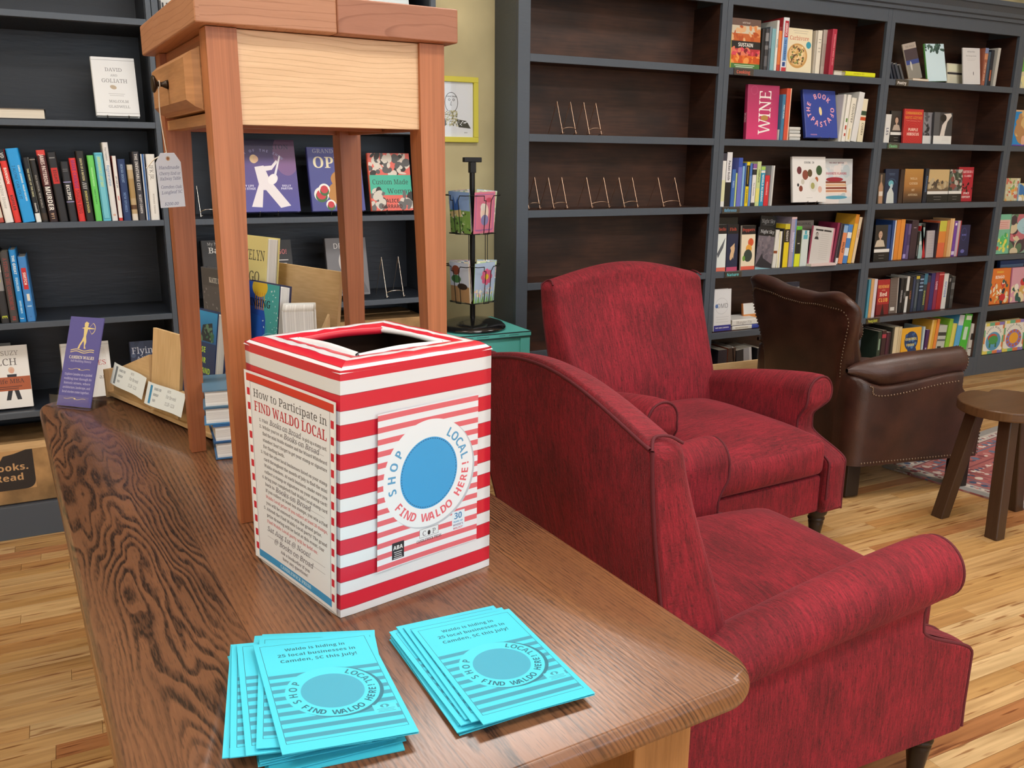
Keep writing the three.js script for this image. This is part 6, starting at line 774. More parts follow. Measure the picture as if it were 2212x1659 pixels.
// ---------------------------------------------------------------- plywood book easel at the far end of the oak table
{
  const ax = V(0.344, 0, 0.939), nx = V(-0.939, 0, 0.344), K = V(0.220, TY + 0.0005, -1.972);      // ax runs along the front towards the viewer, nx faces left
  const t = thing('book_easel', 'plywood tiered book easel with paper cards, on the far end of the oak table', 'book stand', K.toArray());
  t.setRotationFromMatrix(new THREE.Matrix4().makeBasis(ax, V(0, 1, 0), nx));
  // local frame: x towards the viewer along the front, z towards the left front; a below counts away from the viewer
  const ex = (x0, x1, y0, y1, z0, z1, r, axis) => bx(-x1, -x0, y0, y1, z0, z1, r, axis);
  const L = 0.475;
  part('base_board', ex(-0.055, L, 0.006, 0.016, -0.14, 0.0, 0.001), M.birch, t); part('turntable', ex(-0.03, L - 0.03, 0, 0.006, -0.13, -0.03, 0), M.blackMetal, t);
  part('riser_block', ex(-0.055, 0.10, 0.016, 0.083, -0.115, -0.006, 0.001), M.birch, t);
  const lean = (g, a, y, z) => rotated(g, -a).translate(0, y, z);
  part('back_panel', lean(ex(0.105, 0.245, 0, 0.196, -0.009, 0, 0.001, 1), 0.13, 0.016, -0.004), M.birch, t);
  const tri = (pts, x, w) => { const g = new THREE.ExtrudeGeometry(new THREE.Shape(pts.map(([a, b]) => new THREE.Vector2(-a, b))), { depth: w, bevelEnabled: false }); return boxUV(g.translate(0, 0, x)); };
  part('low_panel', lean(tri([[0.248, 0], [0.455, 0], [0.455, 0.058], [0.248, 0.130]], -0.009, 0.009), 0.06, 0.016, -0.006), M.birch, t);
  part('side_panel', ex(L, L + 0.008, 0.0, 0.074, -0.14, 0.004, 0.001), M.birch, t);
  part('tier_board', ex(-0.16, L - 0.06, 0.125, 0.134, -0.30, -0.145, 0.001), M.birch, t);
  for (const x of [-0.15, 0.12, 0.40]) part('brace', ex(x, x + 0.008, 0, 0.125, -0.29, -0.15, 0), M.birch, t);
  part('upper_panel', lean(ex(-0.135, 0.36, 0, 0.222, -0.009, 0, 0.001, 0), 0.12, 0.134, -0.275), M.birch, t);
  part('tier_bracket', rotated(tri([[0, 0], [0.075, 0], [0, 0.125]], -0.004, 0.008), 0, Math.PI / 2).translate(0.125, 0.134, -0.272), M.birch, t);
  const [cv, g] = canvas(400, 150); const cardArt = (g, y, c) => { g.fillStyle = '#e6eef0'; g.fillRect(0, y, 400, 72); g.fillStyle = c; g.fillRect(46, y + 8, 26, 58); g.fillStyle = '#66707a'; g.font = 'bold 11px sans-serif'; ['LOREM', 'MORRIS', 'ON SALE'].forEach((s, i) => g.fillText(['SHARES FOR', 'MONDAY', '10/01'][i], 92, y + 20 + i * 18)); g.fillStyle = '#7a8087'; g.font = 'italic 15px serif'; g.fillText('For the week', 200, y + 34); g.fillText('11.20 - 12.24', 200, y + 56); g.font = '10px sans-serif'; g.fillText('NOTES', 205, y + 16); };
  cardArt(g, 0, '#6f7880'); cardArt(g, 76, '#3b8fc0'); const m = std({ map: canvasTexture(cv), roughness: 0.6, side: THREE.DoubleSide });
  const cardG = (v0, v1) => { const c = new THREE.PlaneGeometry(0.188, 0.054, 8, 1), u = c.attributes.uv, p = c.attributes.position; for (let i = 0; i < u.count; i++) { u.setY(i, lerp(v0, v1, u.getY(i))); p.setZ(i, 0.004 * Math.sin(u.getX(i) * 7)); } return c; };
  t.updateMatrixWorld(true);
  for (const [x, y, z, tilt, v0, v1, lab] of [[0.328, 0.072, 0.007, -0.05, 0.52, 1, 'white printed paper slip with grey stripe at the far end of the plywood easel'], [0.132, 0.063, 0.010, 0.01, 0.01, 0.49, 'white printed paper slip with blue stripe at the near end of the plywood easel']]) {
    const c = single('paper_slip', cardG(v0, v1), m, lab, 'paper slip', 'paper slips on the plywood easel'); c.position.copy(t.localToWorld(V(-x, y, z)));
    c.setRotationFromMatrix(new THREE.Matrix4().makeBasis(ax, V(0, 1, 0), nx).multiply(new THREE.Matrix4().makeRotationFromEuler(new THREE.Euler(-0.3, 0, tilt))));
  }
  // books shown on it: cover towards nx, spine at the far side
  const show = (label, o, x, y, z, lean) => { const b = makeBook('book', label, o); b.setRotationFromMatrix(new THREE.Matrix4().makeBasis(ax, V(0, 1, 0), nx).multiply(new THREE.Matrix4().makeRotationX(-lean))); b.position.copy(t.localToWorld(V(-x, y, z))); };
  show('dark blue hardback with lime capitals, standing between the left table legs', { t: 0.026, h: 0.192, d: 0.140, c: '#152c58', hard: true, res: 1.6, front: flat('#15396e', (g, w, h) => { const q = g.createLinearGradient(0, 0, 0, h); q.addColorStop(0, '#2a9ad8'); q.addColorStop(.35, '#1560a0'); q.addColorStop(.36, '#1b3a6c'); q.addColorStop(1, '#142a58'); rect(g, q, -3, -3, w + 6, h + 6); poly(g, '#1c2c3c', [[w * .5, h * .34], [w * .56, h * .16], [w * .7, h * .14], [w * .85, h * .12], [w * .92, h * .34]]); speck(g, w, h, ['#2f6a54', '#58806a'], 16, .04, 4, .16, .33, .5, .9); [['LOSE', .44], ['YOUR', .56], ['MIND AND', .68], ['FIND IT', .82]].forEach(([s, y]) => type(g, s, w * .55, h * y, h * .09, '#b8e03c', 'bold sans', w * .8)); }) }, 0.097, 0.0845, -0.028, 0.15);
  show('grey children\'s book with pale capitals, behind the dark blue hardback', { t: 0.02, h: 0.212, d: 0.175, c: '#4b4b50', hard: true, res: 1.5, front: flat('#55545a', (g, w, h) => { rect(g, '#4a4a50', 0, 0, w, h * .2); type(g, 'KATE DICAMILLO', w * .58, h * .13, h * .08, '#d4d4d0', 'bold serif', w * .7); speck(g, w, h, ['#6a6a70', '#8a8a8e'], 60, .02, 6, .2, 1); }) }, 0.222, 0.1355, -0.158, 0.0);
  show('blue hardback with swirling wave cover on the upper easel tier', { t: 0.032, h: 0.186, d: 0.165, c: '#23254c', hard: true, res: 1.6, white: true, front: flat('#3aa0b8', (g, w, h) => { rect(g, '#2c5ac0', 0, 0, w * .68, h); poly(g, '#4ab0b0', [[w * .55, 0], [w, 0], [w, h], [w * .75, h * .62], [w * .62, h * .3]]); disc(g, '#e8c23c', w * .5, h * .06, w * .2, h * .12); for (let i = 0; i < 5; i++) poly(g, '#e09a2c', [[w * (.38 + i * .06), h * .12], [w * (.4 + i * .06), h * .12], [w * (.42 + i * .05), h * .34], [w * (.4 + i * .05), h * .34]]); poly(g, '#2a66cc', [[w * .3, h], [w * .3, h * .4], [w * .55, h * .42], [w * .62, h * .66], [w * .56, h]]); g.lineWidth = w * .012; g.strokeStyle = '#8ad0dc'; for (let i = 0; i < 6; i++) { g.beginPath(); g.arc(w * .82, h * .9, w * (.08 + i * .05), 0, 7); g.stroke(); } speck(g, w, h, ['#d8f0f0'], 24, .012, 4, .05, .6, .6, 1); type(g, 'SINGING', w * .48, h * .26, h * .13, '#1c1c2a', 'bold serif', w * .62); }) }, 0.122, 0.1355, -0.192, 0.13);
  show('pale yellow hardback with white fore-edge behind the wave cover', { t: 0.035, h: 0.285, d: 0.155, c: '#e0d48c', hard: true, res: 1.4, white: true, front: flat('#e8dc96', (g, w, h) => { type(g, 'EVELYN', w * .6, h * .16, h * .12, '#3a3a34', 'serif', w * .7); type(g, 'HUGO', w * .5, h * .34, h * .12, '#3a3a34', 'serif'); }) }, 0.236, 0.1355, -0.235, 0.12);
  // small white-jacketed book standing fore-edge forward at the near end of the upper tier
  const b = makeBook('book', 'thick white hardback standing fore-edge forward before the upper plywood panel', { t: 0.072, h: 0.148, d: 0.105, c: '#e4e6e2', hard: true, white: true, res: 1 });
  b.setRotationFromMatrix(new THREE.Matrix4().makeBasis(V(-0.25, 0, 0.968), V(0, 1, 0), V(-0.968, 0, -0.25))); b.position.set(0.462, TY + 0.136, -1.985);
}
{ // stack of four white-paged books with blue boards between the table legs
  for (let i = 0; i < 4; i++) {
    const b = makeBook('book', ['lowest', 'second from bottom', 'third from bottom', 'topmost'][i] + ' of four stacked blue-edged books beside the cherry table leg', { t: 0.0365, h: 0.215, d: 0.145, c: ['#3f6f9c', '#2d5f94', '#4a86b4', '#5c7f98'][i], hard: true, white: true, res: 1 }, 'four stacked blue-edged books');
    const a = [0.10, 0.06, 0.13, 0.12][i], X = V(-Math.sin(a), 0, Math.cos(a)), Y = V(Math.cos(a), 0, Math.sin(a)), Z = V(0, 0, 0).crossVectors(X, Y);   // fore-edge faces the viewer
    b.setRotationFromMatrix(new THREE.Matrix4().makeBasis(X, Y, Z)); b.position.set([0.243, 0.236, 0.231, 0.230][i], TY + 0.0008 + 0.0185 + i * 0.0372, -1.935 + [0, 0.004, -0.004, 0][i]);
  }
}
{ // violet leaflet in an acrylic holder at the far left corner
  const a = V(-0.061, TY + 0.0005, -2.378), ux = V(0.0717, 0, 0.0671).normalize(), nz = V(-ux.z, 0, ux.x), C = a.clone().addScaledVector(ux, 0.05), back = Math.atan2(0.075, 0.197);
  const B = new THREE.Matrix4().makeBasis(ux, V(0, 1, 0), nz), h = thing('leaflet_holder', 'clear acrylic leaflet holder on the far left corner of the oak table', 'leaflet holder', C.toArray()); h.setRotationFromMatrix(B);
  part('base_plate', bx(-0.058, 0.058, 0, 0.0025, -0.075, 0.016, 0), M.acrylic, h); part('front_lip', bx(-0.058, 0.058, 0.0025, 0.035, 0.0135, 0.016, 0), M.acrylic, h);
  part('back_rest', rotated(bx(-0.058, 0.058, 0, 0.15, -0.003, -0.0005, 0), -back).translate(0, 0.003, -0.0005), M.acrylic, h); part('prop', rotated(bx(-0.058, 0.058, 0, 0.145, -0.0025, 0, 0), 0.12).translate(0, 0.003, -0.072), M.acrylic, h);
  const [cv, g] = canvas(400, 900); rect(g, '#5d5a9c', 0, 0, 400, 900); const gold = '#e2cf8c'; g.lineWidth = 7; g.strokeStyle = gold;
  // weathervane archer
  disc(g, gold, 205, 78, 24, 26); poly(g, gold, [[178, 62], [200, 44], [236, 60], [222, 70], [196, 72]]); poly(g, gold, [[180, 100], [232, 98], [226, 150], [218, 200], [190, 200], [186, 150]]); poly(g, gold, [[190, 195], [220, 195], [232, 250], [222, 290], [236, 318], [214, 318], [206, 262], [196, 240], [168, 290], [160, 320], [138, 318], [152, 280], [176, 238]]); poly(g, gold, [[152, 112], [200, 100], [306, 108], [306, 116], [200, 122]]); g.beginPath(); g.arc(252, 112, 62, -1.1, 1.1); g.stroke(); g.lineWidth = 3; poly(g, gold, [[280, 57], [236, 112], [280, 167]], false); g.lineWidth = 8; for (const y of [334, 354]) { g.beginPath(); for (let x = 60; x <= 340; x += 10) g.lineTo(x, y + 8 * Math.sin(x / 28)); g.stroke(); }
  type(g, 'CAMDEN WALKS', 205, 408, 44, '#e8e2c8', 'bold serif', 300); type(g, 'Self-Building History', 205, 446, 28, '#c8c4d8', 'serif', 250); for (const y of [528, 822]) { g.lineWidth = 4; g.beginPath(); for (let x = 70; x <= 330; x += 6) g.lineTo(x, y + 10 * Math.sin((x - 200) / 22) * Math.exp(-Math.abs(x - 200) / 120)); g.stroke(); disc(g, gold, 200, y, 10, 8); }
  ['Explore Camden on a guided', 'walking tour through its', 'historic streets, where', 'architecture, landscape, and', 'local stories come together.'].forEach((s, i) => type(g, s, 200, 580 + i * 44, 30, '#cfcce2', 'serif', 330));
  const l = thing('leaflet', 'violet leaflet with gold archer emblem in the acrylic holder', 'leaflet', C.clone().add(V(0, 0.0032, 0)).toArray()); l.setRotationFromMatrix(B.clone().multiply(new THREE.Matrix4().makeRotationX(-back)));
  part('front_sheet', new THREE.PlaneGeometry(0.1, 0.225).translate(0, 0.1125, 0.0036), std({ map: canvasTexture(cv), roughness: 0.4 }), l); part('leaves', bx(-0.05, 0.05, 0, 0.225, 0.0006, 0.0035, 0), std({ color: 0x5d5a9c, roughness: 0.5 }), l);
}
// ---------------------------------------------------------------- wall picture, teal table, card spinner
{
  const t = thing('framed_picture', 'yellow-framed ink drawing of a bearded figure on the yellow wall', 'picture', [1.647, 1.606, ZW + 0.0005]), w = 0.157, h = 0.147, b = 0.024, ym = std({ color: 0xe0d446, roughness: 0.45 });
  part('frame', merge([bx(-w, w, h - b, h, 0, 0.018, 0.002), bx(-w, w, -h, -h + b, 0, 0.018, 0.002), bx(-w, -w + b, -h + b, h - b, 0, 0.018, 0.002), bx(w - b, w, -h + b, h - b, 0, 0.018, 0.002)]), ym, t);
  const [cv, g] = canvas(512, 512); rect(g, '#e8ecf0', 0, 0, 512, 512); g.strokeStyle = '#3a3a3a'; g.lineWidth = 5; g.beginPath(); g.ellipse(300, 190, 62, 92, 0, 0, 7); g.stroke(); g.lineWidth = 4; for (const x of [280, 322]) { g.beginPath(); g.arc(x, 165, 9, 0, 7); g.stroke(); } g.beginPath(); g.moveTo(300, 180); g.lineTo(292, 215); g.lineTo(305, 216); g.stroke(); type(g, 'YOUR TWIN', 300, 135, 18, '#444'); speck(g, 512, 512, ['#a8a060', '#6a6640', '#c8c088', '#e0e0d0'], 260, 0.012, 4, .52, .80, .47, .70); poly(g, '#2e3226', [[120, 430], [160, 360], [240, 340], [250, 400], [200, 440]]); poly(g, '#2e3226', [[350, 345], [450, 360], [490, 430], [370, 420]]); speck(g, 512, 512, ['#e8ecf0'], 30, .015, 8, .68, .84, .25, .95); type(g, 'drawn by hand', 90, 470, 16, '#666', 'serif'); type(g, '2019', 440, 470, 14, '#777');
  part('drawing', bx(-w + b, w - b, -h + b, h - b, 0.001, 0.005, 0), M.paper, t); part('print', new THREE.PlaneGeometry(2 * (w - b), 2 * (h - b)).translate(0, 0, 0.0056), std({ map: canvasTexture(cv), roughness: 0.6 }), t); part('glazing', new THREE.PlaneGeometry(2 * (w - b), 2 * (h - b)).translate(0, 0, 0.011), M.glass, t);
}
{
  const x1 = 1.835, x0 = 1.43, z1 = -3.42, z0 = -3.84, H = 0.632, t = thing('teal_table', 'small turquoise painted table with dark worn edges under the card spinner', 'table', [(x0 + x1) / 2, 0, (z0 + z1) / 2]), w = (x1 - x0) / 2, d = (z1 - z0) / 2;
  part('table_top', bx(-w, w, H - 0.022, H, -d, d, 0.004), M.teal, t); part('worn_edge', merge([bx(-w - 0.0006, w + 0.0006, H - 0.0035, H + 0.0003, d - 0.004, d + 0.0006, 0), bx(w - 0.004, w + 0.0006, H - 0.0035, H + 0.0003, -d, d, 0), bx(-w, w, H - 0.024, H - 0.021, d - 0.003, d + 0.0004, 0)]), std({ color: 0x23343a, roughness: 0.7 }), t);
  for (const [x, z] of [[w - 0.028, d - 0.028], [-w + 0.028, d - 0.028], [w - 0.028, -d + 0.028], [-w + 0.028, -d + 0.028]]) part('leg', bx(x - 0.024, x + 0.024, 0, H - 0.022, z - 0.024, z + 0.024, 0.003, 1), M.teal, t);
  part('front_apron', bx(-w + 0.052, w - 0.052, H - 0.105, H - 0.022, d - 0.026, d - 0.010, 0.002), M.teal, t); part('side_apron', bx(w - 0.02, w - 0.006, H - 0.105, H - 0.022, -d + 0.052, d - 0.052, 0.002, 2), M.teal, t);
  for (const [a, b] of [[0.2, 0.12], [0.33, 0.2], [0.6, 0.1], [0.72, 0.16]]) { /* worn scratches along the top */ const s = lerp(-w, w, a); part('worn_scratch', bx(s, s + b * 0.3, H - 0.012, H - 0.0105, d - 0.001, d + 0.0004, 0), M.blackMetal, t); }
}
{
  const cx = 1.618, cz = -3.585, y0 = 0.633, t = thing('card_spinner', 'black wire greeting-card spinner standing on the turquoise table', 'card rack', [cx, y0, cz]);
  const baseG = new THREE.LatheGeometry([[0, 0], [0.150, 0], [0.153, 0.006], [0.150, 0.014], [0.135, 0.028], [0.09, 0.042], [0.045, 0.050], [0.018, 0.054], [0, 0.054]].map(([r, y]) => new THREE.Vector2(r, y)), 48); part('base', baseG, M.blackGloss, t);
  part('pole', new THREE.CylinderGeometry(0.012, 0.012, 0.70, 16).translate(0, 0.40, 0), M.blackMetal, t); part('top_handle', merge([bx(-0.042, 0.042, 0.735, 0.756, -0.012, 0.012, 0.003), bx(-0.014, 0.014, 0.69, 0.735, -0.013, 0.013, 0.002)]), M.blackMetal, t);
  // four pockets a tier, each a bent wire cage
  const arts = [
    ['sky and castle', '#8aa8d8', (g, w, h) => { rect(g, '#7aa050', 0, h * .45, w, h * .55); poly(g, '#3f68b0', [[w * .1, h * .45], [w * .2, h * .1], [w * .3, h * .3], [w * .42, h * .12], [w * .5, h * .45]]); poly(g, '#d8c48a', [[0, h * .5], [w * .55, h * .42], [w * .6, h * .6], [0, h * .62]]); speck(g, w, h, ['#4a7a3c', '#e8e4d8', '#8ab060', '#3a3024'], 36, .05, 3, .5, 1); }],
    ['pink dancer', '#d87a94', (g, w, h) => { g.lineWidth = w * .02; g.strokeStyle = '#8a6aa8'; g.strokeRect(w * .08, h * .06, w * .84, h * .86); disc(g, '#f0d8c8', w * .5, h * .5, w * .2, h * .22); disc(g, '#e8e0d8', w * .42, h * .36, w * .12, h * .09); disc(g, '#8a88b8', w * .52, h * .68, w * .18, h * .13); disc(g, '#c85068', w * .7, h * .2, w * .14, h * .06); type(g, 'Happy Birthday!', w * .5, h * .92, h * .07, '#7a4a8a', 'serif', w * .9); }],
    ['brown bird', '#c8d0e0', (g, w, h) => { rect(g, '#b08a60', 0, h * .6, w, h * .4); disc(g, '#8a4a34', w * .3, h * .2, w * .2, h * .12); disc(g, '#4a7a48', w * .3, h * .42, w * .24, h * .1); disc(g, '#3a2c24', w * .6, h * .6, w * .25, h * .08); rect(g, '#f0ece4', w * .94, 0, w * .06, h); }],
    ['pink flower', '#b4c8e4', (g, w, h) => { for (let i = 0; i < 8; i++) { const a = i * Math.PI / 4; disc(g, '#e06a90', w * .6 + w * .17 * Math.cos(a), h * .36 + h * .13 * Math.sin(a), w * .11, h * .07, a); } disc(g, '#e8c43c', w * .6, h * .36, w * .1, h * .07); speck(g, w, h, ['#f0e8b8', '#e8b0c0', '#f0f0e8'], 30, .05, 5, .6, .85); for (let i = 0; i < 14; i++) { const x = w * i / 14; poly(g, i % 2 ? '#5a9a3c' : '#8ac04a', [[x, h], [x + w * .05, h], [x + w * .06 * ((i * 7) % 3), h * .72]]); } }],
  ];
  const cage = (a, y) => { const G = []; const Rr = 0.082, w = 0.062, B = new THREE.Matrix4().makeRotationY(a); const P = (x, yy, z) => V(x, yy, z).applyMatrix4(B); G.push(wire([P(-w, y + 0.165, 0.018), P(-w, y + 0.165, Rr + 0.028), P(-w + 0.035, y + 0.165, Rr + 0.03), P(-w + 0.035, y + 0.145, Rr + 0.03), P(-w + 0.085 - 0.05 + 0.012, y + 0.145, Rr + 0.028), P(-w + 0.047, y, Rr + 0.012), P(w - 0.047, y, Rr + 0.012), P(w - 0.047, y + 0.145, Rr + 0.028), P(w - 0.035, y + 0.165, Rr + 0.03), P(w, y + 0.165, Rr + 0.028), P(w, y + 0.165, 0.018)], 0.0019, 5)); G.push(wire([P(-w, y + 0.165, 0.02), P(-w, y, 0.02), P(-w, y, Rr), P(w, y, Rr), P(w, y, 0.02)], 0.0016, 5)); return G; };
  const tiers = [0.125, 0.43]; const group = ['greeting cards in the lower spinner tier', 'greeting cards in the upper spinner tier'];
  const angles = [-1.15, 0.28, -1.15 - Math.PI / 2, 0.28 + Math.PI / 2]; const cages = []; for (const y of tiers) for (const a of angles) cages.push(...cage(a, y)); for (const [x, z] of [[-0.04, 0.05], [0.04, 0.05], [-0.02, 0.065], [0.06, 0.03]]) cages.push(wire([V(x, tiers[0] + 0.1, z), V(x, tiers[1] + 0.02, z)], 0.0018, 5)); part('wire_pocket', merge(cages), M.blackMetal, t);
  tiers.forEach((y, k) => [0, 1].forEach((s) => {
    const a = angles[s], [nm, bg, f] = arts[(k ? 0 : 2) + s], B = new THREE.Matrix4().makeRotationY(a), n = 4;
    for (let i = 0; i < n; i++) {
      const q = sheetRegion(150, 210); const cols = [['#e8c8d0', '#d8e0ec', '#f0ead8', bg], ['#a8c8e0', '#e8e4c8', '#d0e4b8', bg]][s]; drawOn(q, i === n - 1 ? flat(bg, f) : art(cols[i], ['#ffffff', '#c8b0b8', '#a8c0a8', '#88a8c8'], 3 + i + k * 5 + s * 9));
      const g = new THREE.BoxGeometry(0.118, 0.178, 0.002); const u = g.attributes.uv; for (let v = 0; v < u.count; v++) { const c = v >= 16 && v < 20 ? uvIn(q, u.getX(v), u.getY(v)) : uvIn(q, 0.03, 0.05); u.setXY(v, ...c); } g.translate(0, 0.089, 0);
      const c = single('greeting_card', g, q.s.m, (i === n - 1 ? 'front ' + ['sky and castle', 'pink birthday', 'bird', 'pink flower'][(k ? 0 : 2) + s] + ' greeting card' : ['hindmost', 'second rearmost', 'second foremost'][i] + ' card behind the ' + ['sky and castle', 'pink birthday', 'bird', 'pink flower'][(k ? 0 : 2) + s] + ' card') + ' in the spinner', 'greeting card', group[k]);
      c.setRotationFromMatrix(B.clone().multiply(new THREE.Matrix4().makeRotationFromEuler(new THREE.Euler(0.09 - 0.02 * (n - 1 - i), 0, (i === n - 1 ? 0.03 : -0.02 * (n - i)) * (s ? 1 : -1)))));
      const o = V((n - 1 - i) * 0.010 * (s ? 1 : -0.6), y + 0.004 + (n - 1 - i) * 0.002, 0.076 - (n - 1 - i) * 0.011).applyMatrix4(B); c.position.set(cx + o.x, y0 + o.y, cz + o.z);
    }
  }));
}
// ---------------------------------------------------------------- stool, rug, crate
{
  const C = V(3.185, 0, -2.035), t = thing('stool', 'three-legged dark rustic wooden stool with notched seat at the right edge', 'stool', C.toArray()), top = 0.492, feet = [[-0.155, -0.107], [-0.152, 0.128], [0.188, -0.023]];
  const pts = []; for (let i = 0; i < 64; i++) { const a = i / 64 * Math.PI * 2; let r = 0.178 + 0.014 * Math.cos(2 * a + 0.6); r -= 0.045 * Math.exp(-Math.pow(((a - 5.18 + 9.42) % 6.283 - 3.14) / 0.16, 2)); pts.push(new THREE.Vector2(r * Math.cos(a), -r * Math.sin(a))); }
  const g = new THREE.ExtrudeGeometry(new THREE.Shape(pts), { depth: 0.026, bevelEnabled: true, bevelThickness: 0.006, bevelSize: 0.006, bevelSegments: 3, curveSegments: 4 }); g.rotateX(-Math.PI / 2); g.translate(0, top - 0.032, 0); part('seat', boxUV(g, 0), std({ color: 0x6a4c32, map: scaled(plainWood, 0.4, 0.16), roughness: 0.3 }), t);
  for (const [x, z] of feet) { const a = V(x, 0, z), b = V(x * 0.56, top - 0.03, z * 0.56), L = b.clone().sub(a).length(), lg = box(0.052, L, 0.052, 0, L / 2, 0, 0.006, 1, [x, z]); lg.applyQuaternion(new THREE.Quaternion().setFromUnitVectors(V(0, 1, 0), b.clone().sub(a).normalize())); const p = lg.attributes.position; for (let i = 0; i < p.count; i++) if (p.getY(i) < 0.012) p.setY(i, 0.0006); lg.translate(x, 0, z); part('leg', lg, M.stool, t); }
}
{
  const [cv, g] = canvas(1024, 1400); rect(g, '#8d8a86', 0, 0, 1024, 1400); rect(g, '#b4aca4', 26, 26, 972, 1348); rect(g, '#a05a58', 60, 60, 904, 1280); const r = rng(12), cols = ['#c9b8b0', '#7c3f44', '#5a6880', '#b87874', '#d8ccc0', '#8a4a50', '#44506a'];
  for (const [m, n] of [[40, 14], [74, 30], [118, 34], [168, 20]]) { for (let i = 0; i < 1400; i += n) { for (const x of [m, 1024 - m]) { disc(g, cols[Math.floor(r() * 7)], x, i, n * .35, n * .3); disc(g, cols[Math.floor(r() * 7)], x + n * .2, i + n * .4, n * .16, n * .2); } } for (let i = 0; i < 1024; i += n) for (const y of [m, 1400 - m]) { disc(g, cols[Math.floor(r() * 7)], i, y, n * .3, n * .35); disc(g, cols[Math.floor(r() * 7)], i + n * .4, y + n * .2, n * .2, n * .14); } }
  for (const m of [56, 92, 146, 196]) { g.strokeStyle = cols[m % 5]; g.lineWidth = 5; g.strokeRect(m, m, 1024 - 2 * m, 1400 - 2 * m); } g.save(); g.beginPath(); g.rect(200, 200, 624, 1000); g.clip(); for (let i = 0; i < 1500; i++) { const x = 200 + r() * 312, y = 200 + r() * 500, s = 4 + r() * 16, c = cols[Math.floor(r() * 7)], a = r() * 3; for (const [X, Y, A] of [[x, y, a], [1024 - x, y, -a], [x, 1400 - y, -a], [1024 - x, 1400 - y, a]]) disc(g, c, X, Y, s, s * .4, A); } g.restore();
  const rg = new THREE.BoxGeometry(1.75, 0.008, 2.4), u = rg.attributes.uv; const rug = single('rug', rg, std({ map: canvasTexture(cv), roughness: 0.95 }), 'faded red and grey patterned oriental rug behind the stool', 'rug'); rug.position.set(4.36, 0.0045, -1.62); rug.rotation.y = 9.5 * Math.PI / 180;
}
{
  const t = thing('wooden_crate', 'pale pine crate standing between the red and leather armchairs', 'crate', [2.97, 0, -3.36]), m = M.birch; t.rotation.y = -0.02;
  for (let i = 0; i < 3; i++) { part('slat', bx(-0.22, 0.42, 0.02 + i * 0.115, 0.125 + i * 0.115, 0.118, 0.13, 0.002), m, t); part('slat', bx(-0.22, 0.42, 0.02 + i * 0.115, 0.125 + i * 0.115, -0.13, -0.118, 0.002), m, t); }
  for (const x of [-0.22, 0.402]) part('end_board', bx(x, x + 0.018, 0.0, 0.355, -0.117, 0.117, 0.002, 1), m, t); part('bottom_board', bx(-0.2, 0.4, 0.01, 0.02, -0.117, 0.117, 0), m, t);
}

